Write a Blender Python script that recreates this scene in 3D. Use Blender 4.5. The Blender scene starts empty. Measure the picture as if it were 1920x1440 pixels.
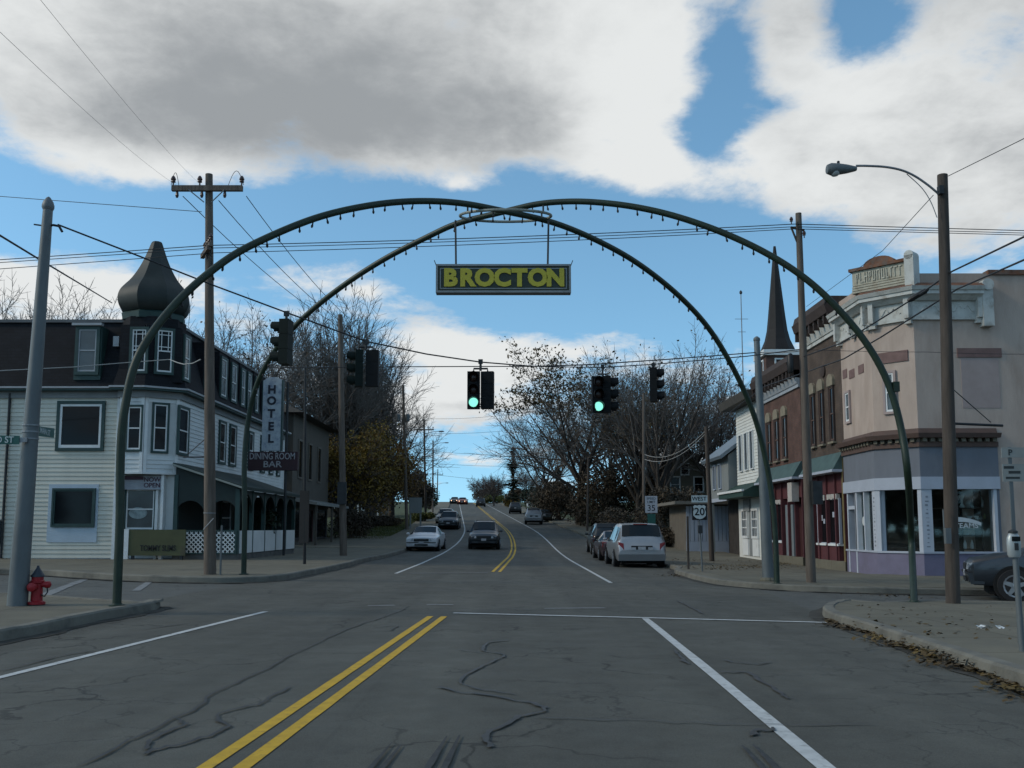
import bpy, bmesh, math, random
from mathutils import Vector, Matrix
from math import sin, cos, pi, radians, sqrt, exp

random.seed(7)
sc = bpy.context.scene
C = sc.collection

# ---------------------------------------------------------------- camera
F, CX, CY, TH, CAMZ = 1750.0, 960.0, 806.0, radians(6.0), 1.5
cd = bpy.data.cameras.new('camera')
cd.sensor_width = 36.0
cd.lens = 36.0 * F / 1920.0
cd.shift_y = (CY - 720.0) / 1920.0
cd.clip_end = 3000.0
cam = bpy.data.objects.new('camera', cd)
cam.location = (0, 0, CAMZ)
cam.rotation_euler = (radians(90) + TH, 0, 0)
C.objects.link(cam)
sc.camera = cam

# ---------------------------------------------------------------- sky and light
SUN_EL, SUN_AZ = radians(32), radians(-98)      # azimuth measured from +Y towards +X
sd = Vector((sin(SUN_AZ) * cos(SUN_EL), cos(SUN_AZ) * cos(SUN_EL), sin(SUN_EL)))
sl = bpy.data.lights.new('sun', 'SUN')
sl.energy = 1.1
sl.angle = radians(12)
sl.color = (1.0, 0.90, 0.74)
so = bpy.data.objects.new('sun', sl)
so.rotation_euler = sd.to_track_quat('Z', 'Y').to_euler()
so.location = (-30, 10, 40)
C.objects.link(so)
vs = sc.view_settings
vs.view_transform = 'Standard'; vs.look = 'None'; vs.gamma = 1.0; vs.use_curve_mapping = False
vs.exposure = 0.5


def ray(u, v):
    xc, yc = (u - CX) / F, (CY - v) / F
    return Vector((xc, cos(TH) - yc * sin(TH), sin(TH) + yc * cos(TH)))


W = bpy.data.worlds.new('World'); sc.world = W; W.use_nodes = True
nt = W.node_tree; nt.nodes.clear()


def N(t, kind, ins=None, **props):
    n = t.nodes.new(kind)
    for k, val in props.items():
        setattr(n, k, val)
    for k, val in (ins or {}).items():
        if hasattr(val, 'is_output'):
            t.links.new(val, n.inputs[k])
        else:
            n.inputs[k].default_value = val
    return n


def sky_world():
    t = nt
    tc = N(t, 'ShaderNodeTexCoord')
    d = N(t, 'ShaderNodeVectorMath', {0: tc.outputs['Generated']}, operation='NORMALIZE').outputs[0]
    sep = N(t, 'ShaderNodeSeparateXYZ', {0: d})

    def mth(op, a, b=None, c=None):
        ins = {0: a}
        if b is not None: ins[1] = b
        if c is not None: ins[2] = c
        return N(t, 'ShaderNodeMath', ins, operation=op).outputs[0]
    zz = mth('ADD', mth('MAXIMUM', sep.outputs[2], 0.0), 0.22)
    pl = N(t, 'ShaderNodeCombineXYZ', {0: mth('DIVIDE', sep.outputs[0], zz), 1: mth('DIVIDE', sep.outputs[1], zz), 2: 3.7}).outputs[0]
    n1 = N(t, 'ShaderNodeTexNoise', {'Vector': pl, 'Scale': 3.6, 'Detail': 10.0, 'Roughness': 0.60, 'Distortion': 0.15}).outputs[0]
    n2 = N(t, 'ShaderNodeTexNoise', {'Vector': pl, 'Scale': 1.7, 'Detail': 5.0, 'Roughness': 0.5, 'Distortion': 0.2}).outputs[0]
    # the clouds of the photograph, each as a soft patch in its own direction of the sky
    puffs = [  # u, v, su, sv, density, greyness
        (600, 120, 300, 110, .36, .46), (470, 240, 300, 60, .20, .30), (850, 255, 150, 50, .18, .30), (110, 90, 170, 90, .28, -.25),
        (300, 320, 230, 38, .30, -.28), (930, 60, 220, 80, .20, .02), (1120, 190, 110, 110, .22, -.25),
        (1200, 320, 90, 45, .22, -.15), (1640, 260, 200, 110, .28, -.12), (1850, 160, 200, 150, .30, .12),
        (1800, 390, 220, 60, .26, .05), (1470, 330, 110, 70, .22, -.1), (780, 290, 110, 40, .22, -.3),
        (1365, 120, 52, 75, -.58, 0), (1610, 25, 54, 38, -.55, 0), (1300, 270, 40, 50, -.3, 0), (1440, 205, 45, 22, -.3, 0), (1480, 60, 60, 60, .30, .1), (1250, 120, 70, 120, .26, -.1), (1260, 330, 60, 40, .2, -.1),
        (150, 410, 330, 55, -.40, 0), (620, 420, 260, 50, -.34, 0), (970, 470, 330, 110, -.50, 0), (1290, 520, 190, 110, -.50, 0),
        (700, 535, 110, 40, .52, -.25), (640, 470, 60, 22, .2, -.2), (870, 350, 50, 16, .42, -.2), (880, 700, 60, 30, .2, -.1), (110, 540, 200, 40, .46, -.3), (530, 510, 110, 35, .34, -.25),
        (1030, 648, 170, 28, .50, -.2), (800, 650, 60, 36, .34, -.2), (820, 745, 130, 40, .36, -.15),
        (890, 860, 40, 16, .34, -.1), (850, 910, 200, 40, -.25, 0), (1450, 640, 150, 60, .2, -.2), (1480, 470, 120, 60, -.3, 0)]
    n3 = N(t, 'ShaderNodeTexNoise', {'Vector': pl, 'Scale': 7.5, 'Detail': 7.0, 'Roughness': 0.62, 'Distortion': 0.2}).outputs[0]
    dens = mth('MULTIPLY_ADD', n1, 1.45, -0.24)
    dens = mth('MULTIPLY_ADD', n3, 0.62, mth('ADD', dens, -0.31))
    grey = mth('MULTIPLY_ADD', n2, 1.0, mth('MULTIPLY_ADD', n3, 0.55, mth('MULTIPLY_ADD', n1, 0.7, -0.92)))
    for (u, v, su, sv, a, g) in puffs:
        c = ray(u, v).normalized()
        r = Vector((c.y, -c.x, 0)).normalized()
        up = r.cross(c).normalized()
        x = N(t, 'ShaderNodeVectorMath', {0: d, 1: tuple(r * (F / su))}, operation='DOT_PRODUCT').outputs['Value']
        y = N(t, 'ShaderNodeVectorMath', {0: d, 1: tuple(up * (F / sv))}, operation='DOT_PRODUCT').outputs['Value']
        q = mth('MULTIPLY_ADD', x, x, mth('MULTIPLY', y, y))
        e = mth('POWER', 2.0, mth('MULTIPLY', q, -0.75))
        dens = mth('MULTIPLY_ADD', e, a, dens)
        if g:
            grey = mth('MULTIPLY_ADD', e, g, grey)
    mask = N(t, 'ShaderNodeMapRange', {0: dens, 1: 0.40, 2: 0.78}, interpolation_type='SMOOTHSTEP').outputs[0]
    gf = N(t, 'ShaderNodeMapRange', {0: grey, 1: 0.05, 2: 0.75}, interpolation_type='SMOOTHSTEP').outputs[0]
    ccol = N(t, 'ShaderNodeMix', {0: gf, 6: (0.56, 0.575, 0.575, 1), 7: (0.232, 0.248, 0.262, 1)}, data_type='RGBA').outputs[2]
    sky = N(t, 'ShaderNodeTexSky', sky_type='NISHITA', sun_disc=False, sun_elevation=SUN_EL, sun_rotation=SUN_AZ,
            altitude=250.0, air_density=1.0, dust_density=0.3, ozone_density=1.3)
    # read the sky a little above the true direction: the band right at the horizon is otherwise far too bright
    lift = N(t, 'ShaderNodeCombineXYZ', {0: sep.outputs[0], 1: sep.outputs[1], 2: mth('MULTIPLY_ADD', mth('MAXIMUM', sep.outputs[2], 0.0), 0.9, 0.16)})
    t.links.new(lift.outputs[0], sky.inputs[0])
    tint = N(t, 'ShaderNodeMix', {0: 1.0, 6: sky.outputs[0], 7: (0.80, 1.05, 1.0, 1)}, data_type='RGBA', blend_type='MULTIPLY')
    b1 = N(t, 'ShaderNodeBackground', {0: tint.outputs[2], 1: 0.145})
    b2 = N(t, 'ShaderNodeBackground', {0: ccol, 1: 1.0})
    mx = N(t, 'ShaderNodeMixShader', {0: mask, 1: b1.outputs[0], 2: b2.outputs[0]})
    N(t, 'ShaderNodeOutputWorld', {0: mx.outputs[0]})


sky_world()


# ---------------------------------------------------------------- terrain and pixel helpers
def clamp(x, a, b):
    return a if x < a else b if x > b else x


def sm(a, b, x):
    t = clamp((x - a) / (b - a), 0, 1)
    return t * t * (3 - 2 * t)


def hill(y):
    if y < 42: return 0.0
    if y < 70: return 0.042 / 56 * (y - 42) ** 2
    if y < 250: return 0.588 + 0.042 * (y - 70)
    h0 = 0.588 + 0.042 * 180
    if y < 300: return h0 + 0.042 * (y - 250) - 0.0008 * (y - 250) ** 2
    h1 = h0 + 0.042 * 50 - 0.0008 * 2500
    return h1 - 0.038 * min(y - 300, 120)


def gz(x, y):
    return hill(y) - 0.016 * clamp(x, -30, 30) * sm(6, 22, y) * (1 - 0.7 * sm(60, 130, y))


def rc(y):
    """sideways drift of the road axis beyond the intersection"""
    if y < 62: return 0.0
    if y < 92: return -0.001 * (y - 62) ** 2
    return -0.9 - 0.06 * (y - 92)


def P(u, v, Y):
    d = ray(u, v); s = Y / d.y
    return Vector((d.x * s, Y, CAMZ + d.z * s))


def PX(u, v, X):
    d = ray(u, v); s = X / d.x
    return Vector((X, d.y * s, CAMZ + d.z * s))


def G(u, v, dz=0.0):
    d = ray(u, v)
    def f(Y):
        s = Y / d.y
        return CAMZ + d.z * s - gz(d.x * s, Y) - dz
    a = 2.0
    while a < 330 and f(a + 0.5) > 0: a += 0.5
    b = a + 0.5
    for _ in range(30):
        m = (a + b) / 2
        if f(m) > 0: a = m
        else: b = m
    s = b / d.y
    return Vector((d.x * s, b, CAMZ + d.z * s))


# ---------------------------------------------------------------- mesh building
ORG = {}


class MB:
    def __init__(s):
        s.v = []; s.f = []

    def add(s, vs, fs):
        n = len(s.v)
        s.v += [tuple(p) for p in vs]
        s.f += [tuple(i + n for i in f) for f in fs]
        return s

    def poly(s, pts):
        return s.add(pts, [tuple(range(len(pts)))])

    def box(s, x0, x1, y0, y1, z0, z1):
        return s.hexa([(x0, y0, z0), (x1, y0, z0), (x1, y1, z0), (x0, y1, z0)], [(x0, y0, z1), (x1, y0, z1), (x1, y1, z1), (x0, y1, z1)])

    def hexa(s, lo, hi):
        return s.add(list(lo) + list(hi), [(3, 2, 1, 0), (4, 5, 6, 7), (0, 1, 5, 4), (1, 2, 6, 5), (2, 3, 7, 6), (3, 0, 4, 7)])

    def obox(s, c, a, b, h):
        c, a, b, h = Vector(c), Vector(a), Vector(b), Vector(h)
        return s.hexa([c - a - b - h, c + a - b - h, c + a + b - h, c - a + b - h], [c - a - b + h, c + a - b + h, c + a + b + h, c - a + b + h])

    def tube(s, pts, r, n=8, cap=True):
        pts = [Vector(p) for p in pts]
        k = len(pts)
        rs = r if isinstance(r, (list, tuple)) else [r] * k
        base = len(s.v)
        ref = None
        for i, p in enumerate(pts):
            t = (pts[min(i + 1, k - 1)] - pts[max(i - 1, 0)])
            if t.length < 1e-9: t = Vector((0, 0, 1))
            t.normalize()
            if ref is None:
                ref = Vector((1, 0, 0)) if abs(t.x) < 0.8 else Vector((0, 1, 0))
            a = (ref - t * ref.dot(t))
            if a.length < 1e-6: a = t.orthogonal()
            a.normalize(); b = t.cross(a); ref = a
            for j in range(n):
                w = 2 * pi * j / n
                q = p + (a * cos(w) + b * sin(w)) * rs[i]
                s.v.append((q.x, q.y, q.z))
        for i in range(k - 1):
            for j in range(n):
                j2 = (j + 1) % n
                s.f.append((base + i * n + j, base + i * n + j2, base + (i + 1) * n + j2, base + (i + 1) * n + j))
        if cap:
            s.f.append(tuple(base + j for j in range(n - 1, -1, -1)))
            s.f.append(tuple(base + (k - 1) * n + j for j in range(n)))
        return s

    def lathe(s, prof, c, n=16, rot=0.0, ax=None, cap=True):
        """revolve (r, h) pairs; ax gives (axis, side, other) vectors, default upright"""
        c = Vector(c)
        A, S, O = ax or (Vector((0, 0, 1)), Vector((1, 0, 0)), Vector((0, 1, 0)))
        base = len(s.v)
        for (r, h) in prof:
            for j in range(n):
                w = rot + 2 * pi * j / n
                q = c + A * h + S * (r * cos(w)) + O * (r * sin(w))
                s.v.append(tuple(q))
        for i in range(len(prof) - 1):
            for j in range(n):
                j2 = (j + 1) % n
                s.f.append((base + i * n + j, base + i * n + j2, base + (i + 1) * n + j2, base + (i + 1) * n + j))
        if not cap: return s
        s.f.append(tuple(base + j for j in range(n - 1, -1, -1)))
        s.f.append(tuple(base + (len(prof) - 1) * n + j for j in range(n)))
        return s

    def prism(s, pts, ext):
        pts = [Vector(p) for p in pts]; e = Vector(ext); k = len(pts)
        return s.add(pts + [p + e for p in pts], [tuple(range(k - 1, -1, -1)), tuple(range(k, 2 * k))] + [(i, (i + 1) % k, k + (i + 1) % k, k + i) for i in range(k)])

    def build(s, name, m, parent=None, smooth=False, loc=None, sharp=40, stuff=False, local=False):
        o0 = Vector((0, 0, 0)) if local else Vector(ORG.get(parent.name, (0, 0, 0))) if parent else Vector(loc or (0, 0, 0))
        me = bpy.data.meshes.new(name)
        if o0.length:
            ox, oy, oz = o0
            me.from_pydata([(a - ox, b - oy, c - oz) for a, b, c in s.v], [], s.f)
        else:
            me.from_pydata(s.v, [], s.f)
        me.validate(clean_customdata=False)
        if smooth:
            me.polygons.foreach_set('use_smooth', [True] * len(me.polygons))
            me.set_sharp_from_angle(angle=radians(sharp))
        me.materials.append(m)
        o = bpy.data.objects.new(name, me)
        C.objects.link(o)
        if parent: o.parent = parent
        else: o.location = o0
        ORG[o.name] = tuple(o0)
        if stuff: o['kind'] = 'stuff'
        return o


def tag(o, label, cat, group=None):
    o['label'] = label; o['category'] = cat
    if group: o['group'] = group
    return o


def thing(name, label, cat, loc=(0, 0, 0), group=None, rotz=0.0, local=False):
    o = bpy.data.objects.new(name, None)
    o.empty_display_size = 0.3
    C.objects.link(o)
    o.location = loc; o.rotation_euler = (0, 0, rotz)
    ORG[o.name] = (0, 0, 0) if local else tuple(loc)
    return tag(o, label, cat, group)


def struct(o):
    o['kind'] = 'structure'
    return o


def share(name, mesh, parent, loc, rot=None, scale=None):
    o = bpy.data.objects.new(name, mesh)
    C.objects.link(o)
    o.parent = parent
    o.location = Vector(loc) - Vector(ORG.get(parent.name, (0, 0, 0)))
    if rot is not None: o.rotation_euler = rot
    if scale is not None: o.scale = scale
    return o


TXT = {}


def text(name, s, m, parent, pos, size, xdir=(1, 0, 0), up=(0, 0, 1), ext=0.006, bold=0.0, align='CENTER', sx=1.0, spacing=1.0):
    cu = bpy.data.curves.new(name, 'FONT')
    cu.body = s; cu.size = size; cu.align_x = align; cu.align_y = 'CENTER'
    cu.extrude = ext; cu.offset = bold; cu.space_character = spacing
    cu.resolution_u = 3
    cu.materials.append(m)
    key = (s, size, align, ext, bold, spacing, m.name)
    if key not in TXT:
        tmp = bpy.data.objects.new('tmp_text', cu); C.objects.link(tmp)
        TXT[key] = bpy.data.meshes.new_from_object(tmp)
        bpy.data.objects.remove(tmp)
    bpy.data.curves.remove(cu)
    o = bpy.data.objects.new(name, TXT[key])
    C.objects.link(o); o.parent = parent
    x = Vector(xdir).normalized(); u = Vector(up).normalized(); n = x.cross(u)
    o.matrix_local = Matrix.Translation(Vector(pos) - Vector(ORG.get(parent.name, (0, 0, 0)))) @ Matrix((( x.x * sx, u.x, n.x, 0), (x.y * sx, u.y, n.y, 0), (x.z * sx, u.z, n.z, 0), (0, 0, 0, 1)))
    return o


# ---------------------------------------------------------------- materials
def M(name, col, rough=0.7, var=0.18, scale=2.5, metal=0.0, bump=0.0, bscale=40.0, spec=0.4, dirt=None, dscale=0.7, dcover=0.5, streak=1.0, coat=0.0, emit=None, es=0.0):
    m = bpy.data.materials.new(name); m.use_nodes = True
    t = m.node_tree; b = t.nodes['Principled BSDF']
    b.inputs['Roughness'].default_value = rough
    b.inputs['Metallic'].default_value = metal
    b.inputs['Specular IOR Level'].default_value = spec
    b.inputs['Coat Weight'].default_value = coat
    tc = N(t, 'ShaderNodeTexCoord').outputs['Object']
    if streak != 1.0:
        tc = N(t, 'ShaderNodeMapping', {0: tc, 3: (1, 1, streak)}).outputs[0]
    n = N(t, 'ShaderNodeTexNoise', {'Vector': tc, 'Scale': scale, 'Detail': 6.0, 'Roughness': 0.6})
    r = N(t, 'ShaderNodeMapRange', {0: n.outputs[0], 1: 0.3, 2: 0.7})
    lo = tuple(c * (1 - var) for c in col) + (1,)
    hi = tuple(min(1, c * (1 + var)) for c in col) + (1,)
    mx = N(t, 'ShaderNodeMix', {0: r.outputs[0], 6: lo, 7: hi}, data_type='RGBA')
    out = mx.outputs[2]
    if dirt:
        n2 = N(t, 'ShaderNodeTexNoise', {'Vector': tc, 'Scale': dscale, 'Detail': 8.0, 'Roughness': 0.68})
        r2 = N(t, 'ShaderNodeMapRange', {0: n2.outputs[0], 1: dcover, 2: dcover + 0.25})
        out = N(t, 'ShaderNodeMix', {0: r2.outputs[0], 6: out, 7: tuple(dirt) + (1,)}, data_type='RGBA').outputs[2]
    t.links.new(out, b.inputs['Base Color'])
    if bump:
        nb = N(t, 'ShaderNodeTexNoise', {'Vector': tc, 'Scale': bscale, 'Detail': 5.0})
        bp = N(t, 'ShaderNodeBump', {'Strength': bump, 'Distance': 0.02, 'Height': nb.outputs[0]})
        t.links.new(bp.outputs[0], b.inputs['Normal'])
    if emit:
        b.inputs['Emission Color'].default_value = tuple(emit) + (1,)
        b.inputs['Emission Strength'].default_value = es
    return m


def brick_mat(name, c1, c2, mortar, scale=1.0, bw=0.22, bh=0.075, ms=0.012, rough=0.85, bump=0.4, axis='x'):
    """courses laid over walls: horizontal run = x + y of the object, rows = z"""
    m = bpy.data.materials.new(name); m.use_nodes = True
    t = m.node_tree; b = t.nodes['Principled BSDF']; b.inputs['Roughness'].default_value = rough
    b.inputs['Specular IOR Level'].default_value = 0.25
    tc = N(t, 'ShaderNodeTexCoord').outputs['Object']
    s = N(t, 'ShaderNodeSeparateXYZ', {0: tc})
    h = N(t, 'ShaderNodeMath', {0: s.outputs[0], 1: s.outputs[1]}, operation='ADD')
    v = N(t, 'ShaderNodeCombineXYZ', {0: h.outputs[0], 1: s.outputs[2]})
    br = N(t, 'ShaderNodeTexBrick', {'Vector': v.outputs[0], 'Color1': tuple(c1) + (1,), 'Color2': tuple(c2) + (1,), 'Mortar': tuple(mortar) + (1,),
                                     'Scale': 1.0, 'Mortar Size': ms, 'Brick Width': bw, 'Row Height': bh, 'Bias': 0.0})
    n = N(t, 'ShaderNodeTexNoise', {'Vector': tc, 'Scale': 1.3, 'Detail': 7.0, 'Roughness': 0.65})
    r = N(t, 'ShaderNodeMapRange', {0: n.outputs[0], 1: 0.3, 2: 0.72, 3: 0.6, 4: 1.25})
    mx = N(t, 'ShaderNodeMix', {0: 1.0, 6: br.outputs[0], 7: r.outputs[0]}, data_type='RGBA', blend_type='MULTIPLY')
    t.links.new(mx.outputs[2], b.inputs['Base Color'])
    bp = N(t, 'ShaderNodeBump', {'Strength': bump, 'Distance': 0.01, 'Height': br.outputs[1]}, invert=True)
    t.links.new(bp.outputs[0], b.inputs['Normal'])
    return m


def asphalt_mat(name, base, streaky=True):
    m = bpy.data.materials.new(name); m.use_nodes = True
    t = m.node_tree; b = t.nodes['Principled BSDF']
    b.inputs['Specular IOR Level'].default_value = 0.35
    tc = N(t, 'ShaderNodeTexCoord').outputs['Object']
    def noi(scale, det=5.0, rough=0.6, mp=None):
        vec = N(t, 'ShaderNodeMapping', {0: tc, 3: mp}).outputs[0] if mp else tc
        return N(t, 'ShaderNodeTexNoise', {'Vector': vec, 'Scale': scale, 'Detail': det, 'Roughness': rough}).outputs[0]
    def rng(x, a, b2, lo, hi):
        return N(t, 'ShaderNodeMapRange', {0: x, 1: a, 2: b2, 3: lo, 4: hi}).outputs[0]
    def mul(a, c):
        return N(t, 'ShaderNodeMath', {0: a, 1: c}, operation='MULTIPLY').outputs[0]
    f = mul(rng(noi(90, 3, 0.7), 0.25, 0.75, 0.72, 1.28), rng(noi(0.35, 7, 0.6), 0.3, 0.7, 0.80, 1.18))
    f = mul(f, rng(noi(3.0, 6, 0.65), 0.3, 0.7, 0.90, 1.10))
    if streaky:
        f = mul(f, rng(noi(1.1, 4, 0.5, (1.0, 0.035, 1.0)), 0.3, 0.7, 0.80, 1.18))
    oil = rng(noi(1.4, 8, 0.7, (1.0, 0.4, 1.0)), 0.60, 0.72, 1.0, 0.72)
    f = mul(f, oil)
    vo = N(t, 'ShaderNodeTexVoronoi', {'Vector': tc, 'Scale': 140.0}, feature='F1')
    f = mul(f, rng(vo.outputs['Distance'], 0.1, 0.7, 1.16, 0.82))          # stone aggregate
    wv = N(t, 'ShaderNodeVectorMath', {0: tc, 1: N(t, 'ShaderNodeVectorMath', {0: N(t, 'ShaderNodeTexNoise', {'Vector': tc, 'Scale': 1.8, 'Detail': 5.0}).outputs[1], 1: (0.9, 0.9, 0.9)}, operation='MULTIPLY').outputs[0]}, operation='ADD').outputs[0]
    for sc_, wd, lo_ in ((0.42, 0.012, 0.45), (1.1, 0.016, 0.6)):           # hairline cracks, only in worn areas
        vc = N(t, 'ShaderNodeTexVoronoi', {'Vector': wv, 'Scale': sc_}, feature='DISTANCE_TO_EDGE')
        ck = rng(vc.outputs[0], wd * .3, wd, lo_, 1.0)
        wear = rng(noi(0.23 + sc_ * .1, 3), 0.48, 0.56, 0.0, 1.0)
        f = mul(f, N(t, 'ShaderNodeMix', {0: wear, 2: 1.0, 3: ck}).outputs[0])
    if streaky:                                                             # square utility patches of newer asphalt
        br = N(t, 'ShaderNodeTexBrick', {'Vector': N(t, 'ShaderNodeMapping', {0: tc, 1: (1.3, 4.0, 0)}).outputs[0], 'Color1': (1, 1, 1, 1), 'Color2': (0.84, 0.84, 0.86, 1), 'Mortar': (0.93, 0.93, 0.93, 1), 'Scale': 1.0, 'Mortar Size': 0.02, 'Brick Width': 5.2, 'Row Height': 9.0, 'Bias': -0.4})
        f = mul(f, N(t, 'ShaderNodeSeparateColor', {0: br.outputs[0]}).outputs[0])
    col = N(t, 'ShaderNodeMix', {0: 1.0, 6: tuple(base) + (1,), 7: f}, data_type='RGBA', blend_type='MULTIPLY')
    t.links.new(col.outputs[2], b.inputs['Base Color'])
    t.links.new(rng(noi(2.0), 0.3, 0.7, 0.72, 0.92), b.inputs['Roughness'])
    bp = N(t, 'ShaderNodeBump', {'Strength': 0.35, 'Distance': 0.01, 'Height': noi(120, 2)})
    t.links.new(bp.outputs[0], b.inputs['Normal'])
    return m


def glass_mat(name, tint=(0.88, 0.92, 0.92), refl=0.08):
    """thin window glass: mostly see-through, mirror-like at a glancing angle"""
    m = bpy.data.materials.new(name); m.use_nodes = True
    t = m.node_tree; t.nodes.clear()
    tr = N(t, 'ShaderNodeBsdfTransparent', {0: tuple(tint) + (1,)})
    gl = N(t, 'ShaderNodeBsdfGlossy', {'Roughness': 0.03, 'Color': (0.9, 0.95, 0.95, 1)})
    fr = N(t, 'ShaderNodeFresnel', {0: 1.5})
    mx = N(t, 'ShaderNodeMixShader', {0: fr.outputs[0], 1: tr.outputs[0], 2: gl.outputs[0]})
    N(t, 'ShaderNodeOutputMaterial', {0: mx.outputs[0]})
    return m


def leaf_mat(name, c1, c2, c3, rough=0.65):
    m = bpy.data.materials.new(name); m.use_nodes = True
    t = m.node_tree; b = t.nodes['Principled BSDF']; b.inputs['Roughness'].default_value = rough
    b.inputs['Specular IOR Level'].default_value = 0.2
    tc = N(t, 'ShaderNodeTexCoord').outputs['Object']
    n = N(t, 'ShaderNodeTexNoise', {'Vector': tc, 'Scale': 0.55, 'Detail': 6.0, 'Roughness': 0.75})
    cr = N(t, 'ShaderNodeValToRGB', {0: n.outputs[0]})
    e = cr.color_ramp.elements
    e[0].position = 0.36; e[0].color = tuple(c1) + (1,)
    e[1].position = 0.64; e[1].color = tuple(c3) + (1,)
    k = e.new(0.5); k.color = tuple(c2) + (1,)
    t.links.new(cr.outputs[0], b.inputs['Base Color'])
    return m


m_asphalt = asphalt_mat('weathered_asphalt', (0.084, 0.083, 0.070))
m_asphalt2 = asphalt_mat('side_street_asphalt', (0.096, 0.097, 0.088), False)
m_conc = M('sidewalk_concrete', (0.142, 0.130, 0.096), 0.9, 0.16, 1.2, bump=0.3, bscale=60, dirt=(0.10, 0.095, 0.08), dscale=0.55, dcover=0.52)
def add_joints(m, bw, bh):
    t = m.node_tree; b = t.nodes['Principled BSDF']; src = b.inputs['Base Color'].links[0].from_socket
    tc = N(t, 'ShaderNodeTexCoord').outputs['Object']
    br = N(t, 'ShaderNodeTexBrick', {'Vector': tc, 'Color1': (1, 1, 1, 1), 'Color2': (0.80, 0.80, 0.79, 1), 'Mortar': (0.42, 0.41, 0.38, 1), 'Scale': 1.0, 'Mortar Size': 0.012, 'Brick Width': bw, 'Row Height': bh, 'Bias': -0.2}, offset=0.0)
    mx = N(t, 'ShaderNodeMix', {0: 1.0, 6: src, 7: br.outputs[0]}, data_type='RGBA', blend_type='MULTIPLY')
    t.links.new(mx.outputs[2], b.inputs['Base Color'])


add_joints(m_conc, 1.6, 1.5)
m_curb = M('curb_concrete', (0.15, 0.142, 0.118), 0.9, 0.22, 2.0, bump=0.4, bscale=30, dirt=(0.06, 0.06, 0.055), dscale=1.2, dcover=0.5)
m_white_line = M('worn_white_paint', (0.46, 0.47, 0.46), 0.75, 0.15, 6, dirt=(0.13, 0.135, 0.13), dscale=11.0, dcover=0.53)
m_faded_line = M('faded_white_paint', (0.20, 0.205, 0.205), 0.8, 0.2, 6, dirt=(0.10, 0.105, 0.11), dscale=4.0, dcover=0.46)
m_yellow = M('worn_yellow_paint', (0.50, 0.305, 0.018), 0.75, 0.15, 5, dirt=(0.17, 0.125, 0.045), dscale=11.0, dcover=0.54)
m_tar = M('black_tar_sealant', (0.030, 0.030, 0.030), 0.55, 0.3, 6)
m_skid = M('tyre_skid_rubber', (0.035, 0.036, 0.037), 0.8, 0.4, 9)
m_grass = M('lawn_grass', (0.045, 0.06, 0.018), 0.95, 0.35, 1.2, bump=0.6, bscale=30, dirt=(0.09, 0.07, 0.03), dscale=0.5, dcover=0.55)
m_ground = M('rough_turf_ground', (0.05, 0.05, 0.025), 0.95, 0.35, 0.25, bump=0.4, bscale=8)
m_wood = M('weathered_pole_wood', (0.115, 0.092, 0.075), 0.9, 0.35, 9, bump=0.5, bscale=25, streak=0.12)
m_wood_dk = M('tarred_pole_wood', (0.065, 0.052, 0.043), 0.9, 0.35, 9, bump=0.5, bscale=25, streak=0.12)
m_galv = M('grey_galvanised_steel', (0.125, 0.14, 0.145), 0.55, 0.18, 3, metal=0.25, dirt=(0.13, 0.125, 0.10), dscale=1.2, dcover=0.6, streak=0.4)
m_steel = M('dull_grey_metal', (0.22, 0.23, 0.24), 0.5, 0.15, 6, metal=0.5)
m_dkmetal = M('dark_metal', (0.03, 0.032, 0.034), 0.55, 0.25, 6, metal=0.3)
m_blackpl = M('black_plastic', (0.012, 0.012, 0.013), 0.5, 0.2, 4)
m_wire = M('dark_cable', (0.02, 0.022, 0.026), 0.6, 0.1, 3)
m_wire_wh = M('pale_cable', (0.33, 0.33, 0.32), 0.6, 0.1, 3)
m_ceram = M('brown_ceramic_insulator', (0.06, 0.035, 0.03), 0.3, 0.2, 6)
m_archgreen = M('green_arch_paint', (0.014, 0.029, 0.017), 0.5, 0.28, 5, dirt=(0.022, 0.032, 0.022), dscale=3.0, dcover=0.48)
m_white = M('white_paint', (0.66, 0.67, 0.66), 0.6, 0.07, 3, dirt=(0.45, 0.45, 0.42), dscale=1.2, dcover=0.58)
m_glassdark = M('dark_window_glass', (0.007, 0.008, 0.010), 0.06, 0.2, 1.0, spec=0.16)
m_glasscurt = M('curtained_window_glass', (0.06, 0.068, 0.07), 0.12, 0.25, 1.5, spec=0.6)
m_glass = glass_mat('shop_window_glass')
m_black = M('matt_black', (0.008, 0.008, 0.009), 0.9, 0.2, 4)
# ================================================================ ground, roads, sidewalks
def frange(a, b, st):
    n = max(1, int(round((b - a) / st)))
    return [a + (b - a) * i / n for i in range(n + 1)]


def grid(xs, ys, z):
    mb = MB()
    for y in ys:
        for x in xs:
            mb.v.append((x, y, z(x, y)))
    k = len(xs)
    for j in range(len(ys) - 1):
        for i in range(k - 1):
            a = j * k + i
            mb.f.append((a, a + 1, a + k + 1, a + k))
    return mb


xs = [-700, -400, -220, -120, -80] + frange(-60, 60, 3) + [80, 120, 220, 400, 700]
ys = [-150, -80, -40] + frange(-20, 60, 3) + frange(64, 320, 6)[0:] + [340, 370, 420, 500, 700, 1100]
struct(grid(xs, ys, lambda x, y: gz(x, y) - 0.07).build('ground', m_ground, smooth=True))


def XL(y):  # left kerb line of the main road
    return -6.9 + 0.6 * sm(12, 28, y) + 0.25 * sm(30, 50, y) + rc(y)


def XR(y):  # right kerb line
    return 5.0 + 1.3 * sm(12, 28, y) - 0.2 * sm(40, 80, y) + rc(y)


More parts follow.
